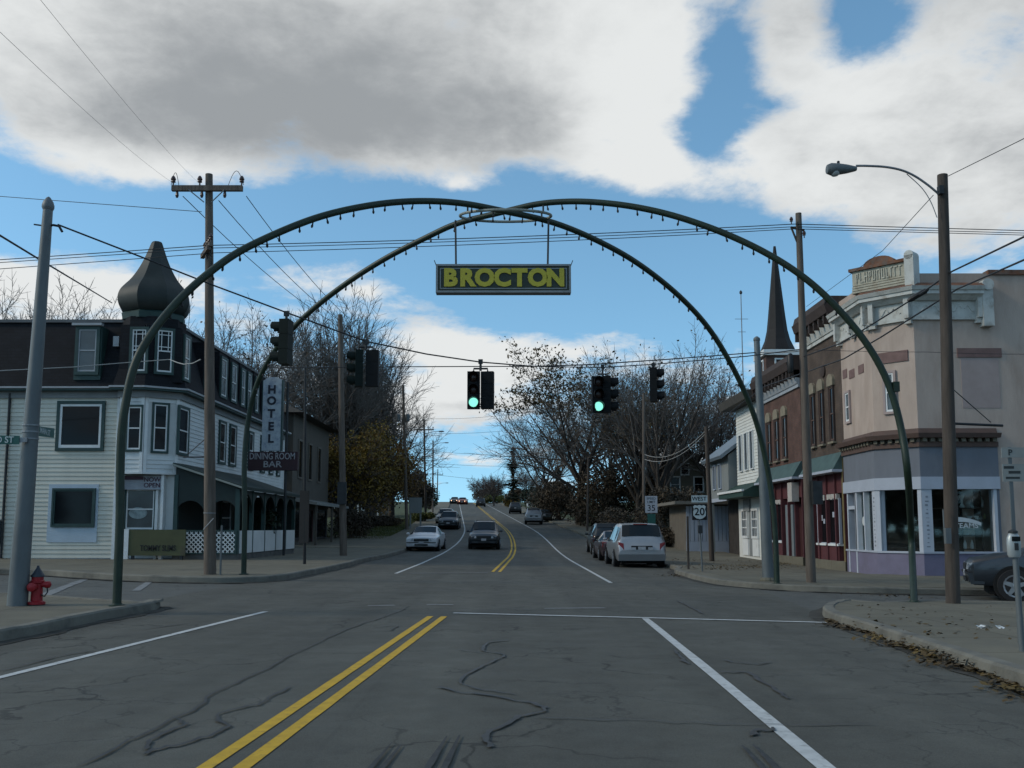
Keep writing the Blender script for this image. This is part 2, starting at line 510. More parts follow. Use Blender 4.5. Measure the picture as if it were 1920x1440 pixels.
ys = frange(-30, 80, 1.0) + frange(82, 320, 3)
mb = MB()
for y in ys:
    for k in range(9):
        x = XL(y) - 0.3 + (XR(y) - XL(y) + 0.6) * k / 8
        mb.v.append((x, y, gz(x, y) + 0.008))
for j in range(len(ys) - 1):
    for k in range(8):
        a = j * 9 + k
        mb.f.append((a, a + 1, a + 10, a + 9))
road = struct(mb.build('main_road', m_asphalt, smooth=True))
m = grid(frange(-70, 70, 2), frange(13, 31, 1), lambda x, y: gz(x, y) - 0.002)
cross = struct(m.build('cross_street', m_asphalt2, smooth=True))


def strip(pts, w, name, m, parent, dz=0.014, wj=0.0, ends=None):
    """flat painted or poured strip that follows a ground polyline"""
    pts = [Vector((p[0], p[1])) for p in pts]
    out = []
    for a, b in zip(pts[:-1], pts[1:]):
        n = max(1, int((b - a).length / 0.6))
        out += [a.lerp(b, i / n) for i in range(n)]
    out.append(pts[-1])
    mb = MB()
    for i, p in enumerate(out):
        t = (out[min(i + 1, len(out) - 1)] - out[max(0, i - 1)]).normalized()
        nn = Vector((-t.y, t.x))
        ww = w / 2
        if wj: ww *= random.uniform(1 - wj, 1 + wj)
        if ends and (i == 0 or i == len(out) - 1): ww *= ends
        for s in (-1, 1):
            q = p + nn * ww * s
            mb.v.append((q.x, q.y, gz(q.x, q.y) + dz))
    for i in range(len(out) - 1):
        mb.f.append((2 * i, 2 * i + 2, 2 * i + 3, 2 * i + 1))
    return mb.build(name, m, parent)


def smooth_path(pts, n=6):
    pts = [Vector(p) for p in pts]
    out = []
    for i in range(len(pts) - 1):
        p0, p1, p2, p3 = pts[max(i - 1, 0)], pts[i], pts[i + 1], pts[min(i + 2, len(pts) - 1)]
        for k in range(n):
            t = k / n
            out.append(0.5 * ((2 * p1) + (p2 - p0) * t + (2 * p0 - 5 * p1 + 4 * p2 - p3) * t * t + (3 * p1 - p0 - 3 * p2 + p3) * t ** 3))
    out.append(pts[-1])
    return out


# double yellow line, near part then beyond the intersection
for (x0, x1) in ((-0.115, 0), (0.115, 0)):
    a, b = G(423, 1440), G(820, 1157)
    dr = (b - a).normalized()
    n = Vector((dr.y, -dr.x, 0)) * x0
    strip([a - dr * 9 + n, b + n], 0.105, 'yellow_line', m_yellow, road, wj=0.05)
far_y = [G(930, 1073), G(952, 1050)]
for y in frange(46, 300, 6):
    cx = -0.45 + 0.55 * sm(28, 60, y) + rc(y) * 1.0
    far_y.append(Vector((cx, y, 0)))
for x0 in (-0.115, 0.115):
    strip([(p.x + x0, p.y) for p in far_y], 0.105, 'yellow_line', m_yellow, road)
# white edge lines
a, b = G(-100, 1297), G(498, 1148)
strip([a, b], 0.105, 'edge_line', m_white_line, road, wj=0.06)
a, b = G(1545, 1440), G(1210, 1161)
dr = (b - a).normalized()
strip([a - dr * 8, b], 0.12, 'edge_line', m_white_line, road, wj=0.06)
strip([G(742, 1076), G(790, 1057)] + [Vector((-3.75 + rc(y), y, 0)) for y in frange(44, 290, 5)], 0.11, 'edge_line', m_white_line, road)
strip([Vector((2.78 - 0.1 * sm(44, 80, y) + rc(y), y, 0)) for y in frange(26.5, 290, 5)], 0.11, 'edge_line', m_white_line, road)
# stop lines and faded crosswalk lines
strip([G(850, 1151), G(1210, 1160), G(1550, 1169)], 0.14, 'stop_line', m_white_line, road, dz=0.018, wj=0.08)
strip([G(768, 1076), G(915, 1075)], 0.2, 'stop_line', m_faded_line, road, dz=0.018)
strip([G(800, 1135), G(850, 1135)], 0.16, 'crosswalk_line', m_faded_line, road)
strip([G(1020, 1142), G(1135, 1141)], 0.15, 'crosswalk_line', m_faded_line, road)
strip([G(690, 1137), G(740, 1136)], 0.15, 'crosswalk_line', m_faded_line, road)
strip([G(84, 1116), G(158, 1087)], 0.22, 'crosswalk_line', m_faded_line, cross, dz=0.006, wj=0.2)
strip([G(255, 1108), G(282, 1090)], 0.2, 'crosswalk_line', m_faded_line, cross, dz=0.006, wj=0.2)
strip([G(1500, 1110), G(1620, 1113), G(1700, 1114)], 0.16, 'crosswalk_line', m_faded_line, cross, dz=0.006, wj=0.2)
strip([G(1790, 1113), G(1900, 1119)], 0.3, 'stop_line', m_faded_line, cross, dz=0.006, wj=0.1)

# poured tar over the cracks
cracks = [
    [(770, 1137), (730, 1155), (690, 1168), (650, 1182), (600, 1205), (545, 1232), (500, 1257), (440, 1285), (395, 1305), (370, 1330), (300, 1365), (240, 1395), (150, 1440)],
    [(545, 1290), (510, 1310), (485, 1325), (445, 1333), (408, 1345), (424, 1365), (415, 1375), (360, 1395), (300, 1410), (270, 1420)],
    [(330, 1345), (345, 1362), (322, 1372), (285, 1390), (280, 1408)],
    [(955, 1203), (915, 1208), (907, 1222), (945, 1231), (922, 1243), (893, 1258), (862, 1280), (905, 1296), (968, 1305)],
    [(848, 1220), (905, 1228)],
    [(820, 1292), (870, 1302), (945, 1313), (1010, 1325), (1018, 1336), (975, 1348), (945, 1364), (912, 1380), (918, 1398), (915, 1405)],
    [(1000, 1349), (1180, 1355), (1340, 1361), (1480, 1363), (1655, 1364)],
    [(1268, 1222), (1275, 1235), (1290, 1248)],
    [(1350, 1264), (1400, 1263), (1420, 1275), (1455, 1297), (1470, 1310), (1488, 1314)],
    [(1352, 1241), (1395, 1246), (1418, 1248), (1445, 1243)],
    [(1448, 1370), (1420, 1376), (1412, 1385)],
    [(1270, 1128), (1295, 1140), (1320, 1153)],
    [(0, 1262), (90, 1238), (170, 1222)], [(270, 1182), (350, 1170)],
    [(960, 1142), (1000, 1146)], [(700, 1178), (745, 1175), (730, 1185)],
]
for k, c in enumerate(cracks):
    w = [0.022, 0.034, 0.03, 0.032, 0.014, 0.042, 0.016, 0.045, 0.04, 0.025, 0.055, 0.04, 0.03, 0.03, 0.03, 0.03][k]
    pts = smooth_path([Vector((G(u, v).x, G(u, v).y, 0)) for u, v in c], 4)
    pts = [p + Vector((random.uniform(-.02, .02), random.uniform(-.05, .05), 0)) for p in pts]
    strip(pts, w, 'crack_sealant', m_tar, road, dz=0.022, wj=0.45, ends=0.3)
for (a, b) in (((735, 1398), (700, 1440)), ((752, 1402), (722, 1440)), ((838, 1386), (806, 1440)), ((862, 1384), (836, 1440)), ((1392, 1404), (1425, 1440)), ((1412, 1402), (1450, 1440))):
    p, q = G(*a), G(*b)
    strip([p, q + (q - p) * 2.5], 0.035, 'skid_mark', m_skid, road, dz=0.024, wj=0.5, ends=0.3)

from mathutils.geometry import tessellate_polygon


m_grime = M('gutter_grime', (.042, .039, .032), .95, .4, 3, dirt=(.07, .066, .055), dscale=1.5, dcover=.5)


def sidewalk(name, pts, h=0.15, kerb=None):
    """raised slab with a kerb; pts = plan outline (counter-clockwise); kerb = index range that gets a kerb stone"""
    pts = [Vector((p[0], p[1], 0)) for p in pts]
    if kerb:      # round the corners of the kerb line
        a_, b_ = kerb; seg = pts[a_:b_ + 1]; tail = pts[b_ + 1:]
        for _ in range(2):
            seg = [seg[0]] + [q for p_, r_ in zip(seg[:-1], seg[1:]) for q in (p_.lerp(r_, .25), p_.lerp(r_, .75))] + [seg[-1]]
        pts = pts[:a_] + seg + tail; kerb = (a_, a_ + len(seg) - 1)
    dense = []
    k = len(pts)
    for i in range(k):
        a, b = pts[i], pts[(i + 1) % k]
        n = max(1, int((b - a).length / 2.0))
        dense += [a.lerp(b, j / n) for j in range(n)]
    mb = MB()
    top = [Vector((p.x, p.y, gz(p.x, p.y) + h)) for p in dense]
    tris = tessellate_polygon([[Vector((p.x, p.y, 0)) for p in dense]])
    mb.add(top, [tuple(t) for t in tris])
    bm = bmesh.new()
    me = bpy.data.meshes.new('tmp'); me.from_pydata(mb.v, [], mb.f); bm.from_mesh(me); bpy.data.meshes.remove(me)
    bmesh.ops.recalc_face_normals(bm, faces=bm.faces)
    for f in bm.faces:
        if f.normal.z < 0: f.normal_flip()
    mb = MB(); bm.verts.ensure_lookup_table()
    mb.add([v.co for v in bm.verts], [tuple(v.index for v in f.verts) for f in bm.faces]); bm.free()
    n = len(dense)
    base = len(mb.v)
    for p in dense: mb.v.append((p.x, p.y, gz(p.x, p.y) - 0.1))
    for i in range(n): mb.f.append((i, base + i, base + (i + 1) % n, (i + 1) % n))
    o = struct(mb.build(name, m_conc))
    if kerb:
        path = [pts[i] for i in range(kerb[0], kerb[1] + 1)]
        kb = MB(); rows = []
        dd = []
        for a, b in zip(path[:-1], path[1:]):
            nn = max(1, int((b - a).length / 0.5))
            dd += [a.lerp(b, j / nn) for j in range(nn)]
        dd.append(path[-1])
        for i, p in enumerate(dd):
            t = (dd[min(i + 1, len(dd) - 1)] - dd[max(0, i - 1)]).normalized()
            nn = Vector((t.y, -t.x, 0))     # outward (road side) for a counter-clockwise outline
            wob = random.uniform(-.012, .012)
            z = gz(p.x, p.y)
            for (o_, hh) in ((0.07, -0.05), (0.05, h - 0.015), (0.02, h + 0.012), (-0.13, h + 0.014), (-0.15, h - 0.02)):
                q = p + nn * (o_ + wob)
                kb.v.append((q.x, q.y, z + hh + wob * .5))
            rows.append(i)
        for i in range(len(dd) - 1):
            for j in range(4):
                a = i * 5 + j
                kb.f.append((a, a + 5, a + 6, a + 1))
        kb.build('kerb', m_curb, o, smooth=True)
        gp_ = []
        for i, p in enumerate(dd):
            t = (dd[min(i + 1, len(dd) - 1)] - dd[max(0, i - 1)]).normalized()
            gp_.append(p + Vector((t.y, -t.x, 0)) * .17)
        strip(gp_, .2, 'gutter_dirt', m_grime, o, dz=0.017, wj=0.5)
    return o


def gp(u, v, dz=0.0):
    g = G(u, v, dz); return (g.x, g.y)


# near right corner
nr = [(XR(-30), -30), (XR(4), 4), gp(1920, 1290), gp(1800, 1247), gp(1700, 1212), gp(1620, 1184), gp(1565, 1168), gp(1547, 1157), gp(1553, 1146), gp(1585, 1137), gp(1650, 1130, .15), gp(1720, 1127, .15), gp(1800, 1126, .15), (60, gp(1800, 1126, .15)[1])]
nr = nr[::-1]
outline = [(60.0, -30.0)] + nr            # goes from far right along the side street, round the corner, back along the road
s_nr = sidewalk('sidewalk', outline, kerb=(1, len(outline) - 1))
# near left corner
nl = [(-7.0, -30), (-7.0, 6), gp(0, 1202), gp(60, 1193), gp(110, 1180), gp(170, 1167), gp(230, 1156), gp(285, 1145), gp(297, 1138), gp(275, 1129, .15), gp(215, 1126, .15), gp(130, 1120, .15), gp(80, 1116, .15), gp(0, 1111, .15)]
nl.append((-60, nl[-1][1]))
outline = [(-60.0, -30.0)] + nl
s_nl = sidewalk('sidewalk', outline, kerb=(1, len(outline) - 1))
# far left corner and the sidewalk beyond it
fl = [(-60, gp(0, 1077)[1]), gp(0, 1077), gp(87, 1079), gp(160, 1085), gp(270, 1091), gp(360, 1093), gp(450, 1094), gp(520, 1090), gp(556, 1083), gp(600, 1074), gp(655, 1062)]
yy = fl[-1][1]
fl += [(XL(y), y) for y in frange(yy + 3, 70, 2)]
inner = [(-13.2, 70), (-13.2, 54), (-60, 54)]
outline = fl + inner
s_fl = sidewalk('sidewalk', outline, kerb=(0, len(fl) - 1))
# far right corner and the sidewalk along the shops
fr = [gp(1262, 1075), gp(1300, 1086), gp(1340, 1096), gp(1400, 1103), gp(1500, 1109), gp(1620, 1113), gp(1750, 1115), gp(1900, 1117)]
fr = [(XR(y), y) for y in reversed(frange(fr[0][1] + 2, 70, 2))] + fr
fr.append((60, fr[-1][1]))
inner = [(60, 31), (16, 31), (12.6, 34), (12.6, 70)]
outline = fr + inner
s_fr = sidewalk('sidewalk', outline, kerb=(0, len(fr) - 1))


def walk_strip(xa, xb, y0, y1, kside):
    ys = frange(y0, y1, 2.5); mb = MB()
    for y in ys:
        for f in (xa, xb):
            x = f(y); mb.v.append((x, y, gz(x, y) + 0.15))
    for i in range(len(ys) - 1): mb.f.append((2 * i, 2 * i + 1, 2 * i + 3, 2 * i + 2))
    b = len(mb.v)
    for y in ys:
        x = (xa if kside < 0 else xb)(y)
        x2 = (xb if kside < 0 else xa)(y)
        mb.v.append((x, y, gz(x, y) - 0.05)); mb.v.append((x2, y, gz(x2, y) - 0.05))
    k0, k1 = (0, 1) if kside < 0 else (1, 0)
    for i in range(len(ys) - 1):
        mb.f.append((2 * i + k0, 2 * i + 2 + k0, b + 2 * i + 2, b + 2 * i))
        mb.f.append((2 * i + k1, 2 * i + 2 + k1, b + 2 * i + 3, b + 2 * i + 1))
    return struct(mb.build('sidewalk', m_conc))


walk_strip(lambda y: XL(y) - 3.0, lambda y: XL(y), 70.01, 300, 1)
walk_strip(lambda y: XR(y), lambda y: XR(y) + 3.0, 70.01, 300, -1)
# lawns beyond the sidewalks
g1 = MB(); ysl = frange(70, 290, 4)
for (fa, fb) in ((lambda y: XL(y) - 45, lambda y: XL(y) - 3.0), (lambda y: XR(y) + 3.0, lambda y: XR(y) + 45)):
    b = len(g1.v)
    for y in ysl:
        for k in range(6):
            x = fa(y) + (fb(y) - fa(y)) * k / 5
            g1.v.append((x, y, gz(x, y) + 0.10))
    for i in range(len(ysl) - 1):
        for k in range(5):
            a = b + i * 6 + k
            g1.f.append((a, a + 1, a + 7, a + 6))
struct(g1.build('lawn', m_grass, smooth=True))
# ================================================================ building helpers
class Face:
    """a vertical wall plane: start a, end b in plan, outward side to the right of a->b"""
    def __init__(s, a, b):
        s.a = Vector((a[0], a[1])); s.b = Vector((b[0], b[1]))
        s.d = (s.b - s.a).normalized(); s.n = Vector((s.d.y, -s.d.x)); s.L = (s.b - s.a).length

    def p(s, u, z, o=0.0):
        q = s.a + s.d * u + s.n * o
        return Vector((q.x, q.y, z))

    def box(s, mb, u0, u1, z0, z1, o0, o1):
        return mb.hexa([s.p(u0, z0, o1), s.p(u1, z0, o1), s.p(u1, z0, o0), s.p(u0, z0, o0)], [s.p(u0, z1, o1), s.p(u1, z1, o1), s.p(u1, z1, o0), s.p(u0, z1, o0)])

    def x3(s):
        return Vector((s.d.x, s.d.y, 0))

    def u_at(s, px):
        """distance along the wall that a picture column sees"""
        k = (px - CX) / F
        den = s.d.x - k * s.d.y
        return (k * s.a.y - s.a.x) / den

    def z_at(s, u, v):
        q = s.a + s.d * u
        return P(CX + q.x / q.y * F, v, q.y).z


def offset(path, d):
    pts = [Vector((p[0], p[1])) for p in path]
    out = []
    for i, p in enumerate(pts):
        ns = []
        if i > 0:
            t = (p - pts[i - 1]).normalized(); ns.append(Vector((t.y, -t.x)))
        if i < len(pts) - 1:
            t = (pts[i + 1] - p).normalized(); ns.append(Vector((t.y, -t.x)))
        if len(ns) == 1: out.append(p + ns[0] * d)
        else:
            m = ns[0] + ns[1]
            out.append(p + m * (d / max(0.35, 0.5 * m.length_squared)))
    return out


def band(mb, path, z0, z1, o0, o1, o1b=None):
    """solid course along a wall path from depth o0 to o1 (o1b: depth at the top, for splayed courses)"""
    A = offset(path, o0); B = offset(path, o1); T = offset(path, o1 if o1b is None else o1b)
    for i in range(len(path) - 1):
        mb.hexa([(B[i].x, B[i].y, z0), (B[i + 1].x, B[i + 1].y, z0), (A[i + 1].x, A[i + 1].y, z0), (A[i].x, A[i].y, z0)],
                [(T[i].x, T[i].y, z1), (T[i + 1].x, T[i + 1].y, z1), (A[i + 1].x, A[i + 1].y, z1), (A[i].x, A[i].y, z1)])
    return mb


def window(root, f, u0, u1, z0, z1, fm, sm_=None, pane=None, fw=0.09, split=True, o=0.0, munt=0, sill=None, hood=None, name='window', sw=0.05):
    """framed window on a wall: window > sash, pane, (sill)"""
    b = MB(); pr = 0.075 + o
    f.box(b, u0 - fw, u1 + fw, z1, z1 + fw, o - .02, pr); f.box(b, u0 - fw, u1 + fw, z0 - fw, z0, o - .02, pr)
    f.box(b, u0 - fw, u0, z0, z1, o - .02, pr); f.box(b, u1, u1 + fw, z0, z1, o - .02, pr)
    w = b.build(name, fm, root)
    if sm_:
        s = MB(); t = sw; a, e = o + .012, o + .052
        f.box(s, u0, u0 + t, z0, z1, a, e); f.box(s, u1 - t, u1, z0, z1, a, e)
        f.box(s, u0 + t, u1 - t, z0, z0 + t * 1.3, a, e); f.box(s, u0 + t, u1 - t, z1 - t, z1, a, e)
        zm = (z0 + z1) / 2
        if split: f.box(s, u0 + t, u1 - t, zm - t / 2, zm + t / 2, a, e + .006)
        if munt:   # small panes in the upper sash
            mm = t * 0.55; za = zm + (z1 - zm) * .2; zb = z1 - (z1 - zm) * .22
            for uu in (u0 + (u1 - u0) * .27, u1 - (u1 - u0) * .27): f.box(s, uu - mm / 2, uu + mm / 2, zm + t / 2, z1 - t, a, e - .01)
            for zq in (za, zb): f.box(s, u0 + t, u1 - t, zq - mm / 2, zq + mm / 2, a, e - .012)
        s.build('sash', sm_, w)
    p = MB(); f.box(p, u0, u1, z0, z1, o - .015, o + .022); p.build('pane', pane or m_glassdark, w)
    if sill:
        s = MB(); f.box(s, u0 - fw - .06, u1 + fw + .06, z0 - fw - .07, z0 - fw - .002, o - .02, pr + .06); s.build('sill', sill, w)
    if hood:
        s = MB(); f.box(s, u0 - fw - .1, u1 + fw + .1, z1 + fw + .002, z1 + fw + .10, o - .02, pr + .13); s.build('hood', hood, w)
    return w


def siding(mb, f, u0, u1, z0, z1, step=0.165, lip=0.032, skip=()):
    z = z0
    while z < z1 - 0.02:
        zt = min(z + step, z1)
        mb.hexa([f.p(u0, z, lip), f.p(u1, z, lip), f.p(u1, z, -.01), f.p(u0, z, -.01)], [f.p(u0, zt, .006), f.p(u1, zt, .006), f.p(u1, zt, -.01), f.p(u0, zt, -.01)])
        z += step
    return mb


def prism_poly(mb, pts, z0, z1):
    return mb.prism([(p[0], p[1], z0) for p in pts], (0, 0, z1 - z0))


# ================================================================ the hotel on the left corner
m_hsiding = M('cream_clapboard_paint', (0.56, 0.54, 0.46), 0.7, 0.08, 1.5, dirt=(0.46, 0.45, 0.39), dscale=0.8, dcover=0.55, streak=0.5)
def vary_by_object(m, amt):
    t = m.node_tree; b = t.nodes['Principled BSDF']; src = b.inputs['Base Color'].links[0].from_socket
    oi = N(t, 'ShaderNodeObjectInfo'); r = N(t, 'ShaderNodeMapRange', {0: oi.outputs['Random'], 3: 1 - amt, 4: 1 + amt})
    mx = N(t, 'ShaderNodeMix', {0: 1.0, 6: src, 7: r.outputs[0]}, data_type='RGBA', blend_type='MULTIPLY')
    t.links.new(mx.outputs[2], b.inputs['Base Color'])


vary_by_object(m_hsiding, .09)
m_hwhite = M('bluish_white_clapboard_paint', (0.60, 0.62, 0.61), 0.65, 0.07, 1.5, dirt=(0.40, 0.43, 0.45), dscale=1.0, dcover=0.58)
m_hgreen = M('dark_green_trim_paint', (0.022, 0.052, 0.048), 0.55, 0.2, 3)
m_mans = brick_mat('black_roof_shingles', (0.010, 0.011, 0.014), (0.013, 0.014, 0.018), (0.008, 0.008, 0.010), bw=0.3, bh=0.13, ms=0.01, bump=0.3)
m_dome = M('dark_green_copper_sheet', (0.017, 0.023, 0.021), 0.6, 0.25, 1.2, metal=0.1, dirt=(0.03, 0.032, 0.03), dscale=0.6, dcover=0.5)
m_porchpaint = M('blackish_green_porch_paint', (0.012, 0.022, 0.020), 0.6, 0.2, 3)
m_porch = M('dark_green_porch_roofing', (0.022, 0.035, 0.030), 0.8, 0.25, 2.5)
m_found = M('dark_foundation_paint', (0.03, 0.04, 0.055), 0.8, 0.2, 2)
m_stone = M('grey_foundation_stone', (0.10, 0.10, 0.095), 0.9, 0.35, 2.5, bump=0.5, bscale=6)
m_ltblue = M('pale_blue_panel_paint', (0.40, 0.47, 0.53), 0.65, 0.06, 2)
m_gutter = M('pale_gutter_metal', (0.32, 0.33, 0.34), 0.5, 0.1, 2)

H = thing('hotel', 'cream clapboard corner hotel with black mansard roof and green onion dome', 'hotel', (-13.1, 36, 0.2))
FW = (-30.0, 36.0)
p0 = [FW, (-15.25, 36.0), (-15.25, 36.45), (-13.1, 36.45), (-13.1, 53.4)]                    # ground floor
p1 = [FW, (-15.22, 36.0), (-15.12, 35.72), (-14.18, 35.72), (-13.1, 36.45), (-13.1, 53.4)]   # upper floor with corner bay
mb = MB(); prism_poly(mb, p0 + [(-30, 53.4)], 0.0, 3.6); prism_poly(mb, p1 + [(-30, 53.4)], 3.6, 6.75)
mb.build('wall', m_hwhite, H)
ff = Face(FW, (-15.25, 36.0)); fs = Face((-13.1, 36.45), (-13.1, 53.4))
bay1 = Face(p1[2], p1[3]); bay2 = Face(p1[3], p1[4]); bay0 = Face(p1[1], p1[2])
# clapboards of the front, one object each
bd = MB(); L = ff.L
bd.hexa([(0, -.034, 0), (L, -.034, 0), (L, .01, 0), (0, .01, 0)], [(0, -.006, .165), (L, -.006, .165), (L, .01, .165), (0, .01, .165)])
first = bd.build('clapboard', m_hsiding, H, local=True); first.location = Vector((-30, 36, 0.36)) - Vector(H.location)
for k in range(1, 38):
    share('clapboard', first.data, H, (-30, 36, 0.36 + .165 * k))
mb = MB(); siding(mb, fs, 0, fs.L, 0.4, 6.6)
siding(mb, bay1, 0, bay1.L, 3.62, 4.3); siding(mb, bay2, 0, bay2.L, 3.62, 4.3); siding(mb, bay1, 0, bay1.L, 6.35, 6.6); siding(mb, bay2, 0, bay2.L, 6.35, 6.6)
mb.build('side_clapboards', m_hwhite, H, stuff=True)
mb = MB()
for f, u in ((ff, ff.L - .07), (bay1, 0.02), (bay1, bay1.L - .1), (bay2, .02), (bay2, bay2.L - .12)):
    mb = MB(); f.box(mb, u, u + .12, 3.6 if f is not ff else .3, 6.6, 0, .06); mb.build('corner_board', m_white, H)
mb = MB(); fs.box(mb, fs.L - .14, fs.L, .3, 6.6, 0, .05); mb.build('corner_board', m_white, H)
mb = MB(); band(mb, p0, -.3, .33, 0, .05); mb.build('foundation', m_found, H)
mb = MB(); band(mb, p1[1:5], 3.56, 3.64, 0, .09); mb.build('bay_skirt', m_white, H)
# eaves: frieze, soffit, gutter
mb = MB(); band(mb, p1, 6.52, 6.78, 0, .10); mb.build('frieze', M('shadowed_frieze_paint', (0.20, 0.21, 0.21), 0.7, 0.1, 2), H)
mb = MB(); band(mb, p1, 6.78, 6.86, 0, .36); mb.build('soffit', m_hgreen, H)
mb = MB(); band(mb, p1, 6.86, 6.93, .25, .42); mb.build('gutter', m_gutter, H)
# mansard
A = offset(p1, .30); B = offset(p1, -.42); mb = MB()
for i in range(len(p1) - 1):
    mb.poly([(A[i].x, A[i].y, 6.9), (A[i + 1].x, A[i + 1].y, 6.9), (B[i + 1].x, B[i + 1].y, 9.62), (B[i].x, B[i].y, 9.62)])
mb.poly([(B[i].x, B[i].y, 9.62) for i in range(len(B))] + [(-30, 53.4, 9.62)])
mb.poly([(A[-1].x, 53.4, 6.9), (-30, 53.4, 6.9), (-30, 53.4, 9.62), (B[-1].x, 53.4, 9.62)])
roof = mb.build('roof', m_mans, H)
mb = MB(); band(mb, [(b.x, b.y) for b in B], 9.60, 9.72, -.1, .10); mb.build('roof_edge', m_gutter if False else M('dull_roof_edging', (0.09, 0.095, 0.10), 0.6, 0.2, 2), roof)
# chimney-like corner turret wall under the dome and the onion dome itself
cx, cy = -14.45, 37.0
tw = MB(); tw.lathe([(1.30, 6.9), (1.24, 9.75)], (cx, cy, 0), 8, rot=pi / 8); tw.build('turret', m_mans, H)


def dz(v): return P(281, v, cy).z


def dr_(hw): return hw * cy / F * 1.0
prof = [(dr_(50), dz(596)), (dr_(60), dz(589)), (dr_(66), dz(580)), (dr_(68.5), dz(570)), (dr_(68), dz(561)), (dr_(64), dz(551)), (dr_(56), dz(541)), (dr_(47), dz(531)), (dr_(38), dz(518)), (dr_(30), dz(504)), (dr_(23), dz(489)), (dr_(17), dz(474)), (dr_(11), dz(458)), (dr_(8), dz(454))]
sp_ = smooth_path([Vector((r, z, 0)) for r, z in prof], 4)
mb = MB(); mb.lathe([(q.x * 1.0, q.y) for q in sp_], (cx, cy, 0), 8, rot=pi / 8 + .30)
mb.build('dome', m_dome, H, smooth=True, sharp=30)
mb = MB(); mb.lathe([(dr_(58), dz(606)), (dr_(60), dz(596)), (dr_(55), dz(592))], (cx, cy, 0), 8, rot=pi / 8 + .30); mb.build('dome_collar', m_hgreen, H)


def pxw(f, root, x0, x1, y0, y1, *a, **k):
    """window that spans given picture columns and rows on wall f"""
    u0, u1 = f.u_at(x0), f.u_at(x1)
    um = (u0 + u1) / 2
    return window(root, f, min(u0, u1), max(u0, u1), f.z_at(um, y1), f.z_at(um, y0), *a, **k)


# front windows
pxw(ff, H, 108, 187, 758, 840, m_hgreen, m_white, m_glassdark, fw=.12, split=False, sw=.09, o=.03)
mb = MB(); u0, u1 = ff.u_at(94), ff.u_at(187); ff.box(mb, u0, u1, ff.z_at(u0, 1017), ff.z_at(u0, 908), 0, .05); mb.build('window_panel', m_ltblue, H)
pxw(ff, H, 105, 179, 919, 985, m_hgreen, m_hgreen, m_glassdark, fw=.07, split=False, o=.045)
pxw(ff, H, -80, -20, 758, 840, m_hgreen, m_white, m_glassdark, fw=.12, split=False, o=.03)
# mansard dormers on the front and the corner
fm = Face((FW[0], 35.72), (-15.25, 35.72))
mb = MB(); u0, u1 = fm.u_at(128), fm.u_at(179); fm.box(mb, u0, u1, 7.2, 9.3, -.6, .0); mb.build('dormer', m_hgreen, H)
pxw(fm, H, 136, 170, 618, 697, m_hgreen, m_gutter, m_glasscurt, fw=.13, hood=m_gutter, o=.0)
b1 = Face((-15.2, 35.6), (-14.2, 35.6)); b2 = Face((-14.18, 35.55), (-13.0, 36.25))
for f, (x0, x1, y0, y1) in ((b1, (238, 264, 618, 696)), (b2, (285, 313, 620, 698))):
    mb = MB(); f.box(mb, .02, f.L - .05, 7.15, 9.35, -.7, -.005); mb.build('dormer', m_mans, H)
    pxw(f, H, x0, x1, y0, y1, m_hgreen, m_white, m_glassdark, fw=.10, munt=1)
mb = MB(); u0 = ff.u_at(203); u1 = ff.u_at(214); Face((FW[0], 35.93), (-15.25, 35.93)).box(mb, u0, u1, 8.55, 8.95, -.1, .06); mb.build('roof_vent', m_gutter, H)
# bay windows
pxw(bay1, H, 236, 261, 763, 843, m_hgreen, m_white, m_glassdark, fw=.08)
pxw(bay2, H, 284, 309, 759, 846, m_hgreen, m_white, m_glassdark, fw=.08)
# side windows, upper floor
for (x0, x1) in ((329, 346), (407, 417), (427, 437), (463, 470), (486, 492), (503, 508), (517, 521)):
    window(H, fs, fs.u_at(x0), fs.u_at(x1), 4.45, 6.2, m_hgreen, m_white, m_glassdark, fw=.10, o=.03)
# side dormers in the mansard
fd = Face((-12.92, 36.6), (-12.92, 53.4))
for (x0, x1) in ((336, 345), (377, 384), (407, 417), (427, 436), (446, 452), (458, 464), (473, 478), (488, 492), (504, 508)):
    u0, u1 = fd.u_at(x0), fd.u_at(x1)
    mb = MB(); fd.box(mb, u0 - .2, u1 + .2, 7.15, 9.25, -.7, -.005); mb.build('dormer', m_mans, H)
    window(H, fd, u0, u1, 7.35, 9.0, m_hgreen, m_white, m_glasscurt, fw=.10)
# pipes on the front
mb = MB(); q = ff.p(ff.u_at(12), 0, .08); mb.tube([(q.x, q.y, .2), (q.x, q.y, 6.7)], .05, 8); mb.build('downpipe', m_dkmetal, H)
mb = MB(); q = ff.p(ff.u_at(6), 0, .1); ff.box(mb, ff.u_at(-3), ff.u_at(8), .9, 1.8, 0, .2); mb.build('utility_box', m_steel, H)
# ground-floor corner window under the bay
fg = Face((-15.25, 36.45), (-13.1, 36.45))
window(H, fg, fg.u_at(240), fg.u_at(292), 1.45, 3.0, m_hgreen, m_white, m_glasscurt, fw=.08)
mb = MB(); fg.box(mb, fg.u_at(295), fg.u_at(300), .3, 3.55, 0, .12); mb.build('trim_post', m_white, H)
mb = MB(); fg.box(mb, fg.u_at(308), fg.u_at(313), .3, 3.55, 0, .3); mb.build('trim_post', m_white, H)
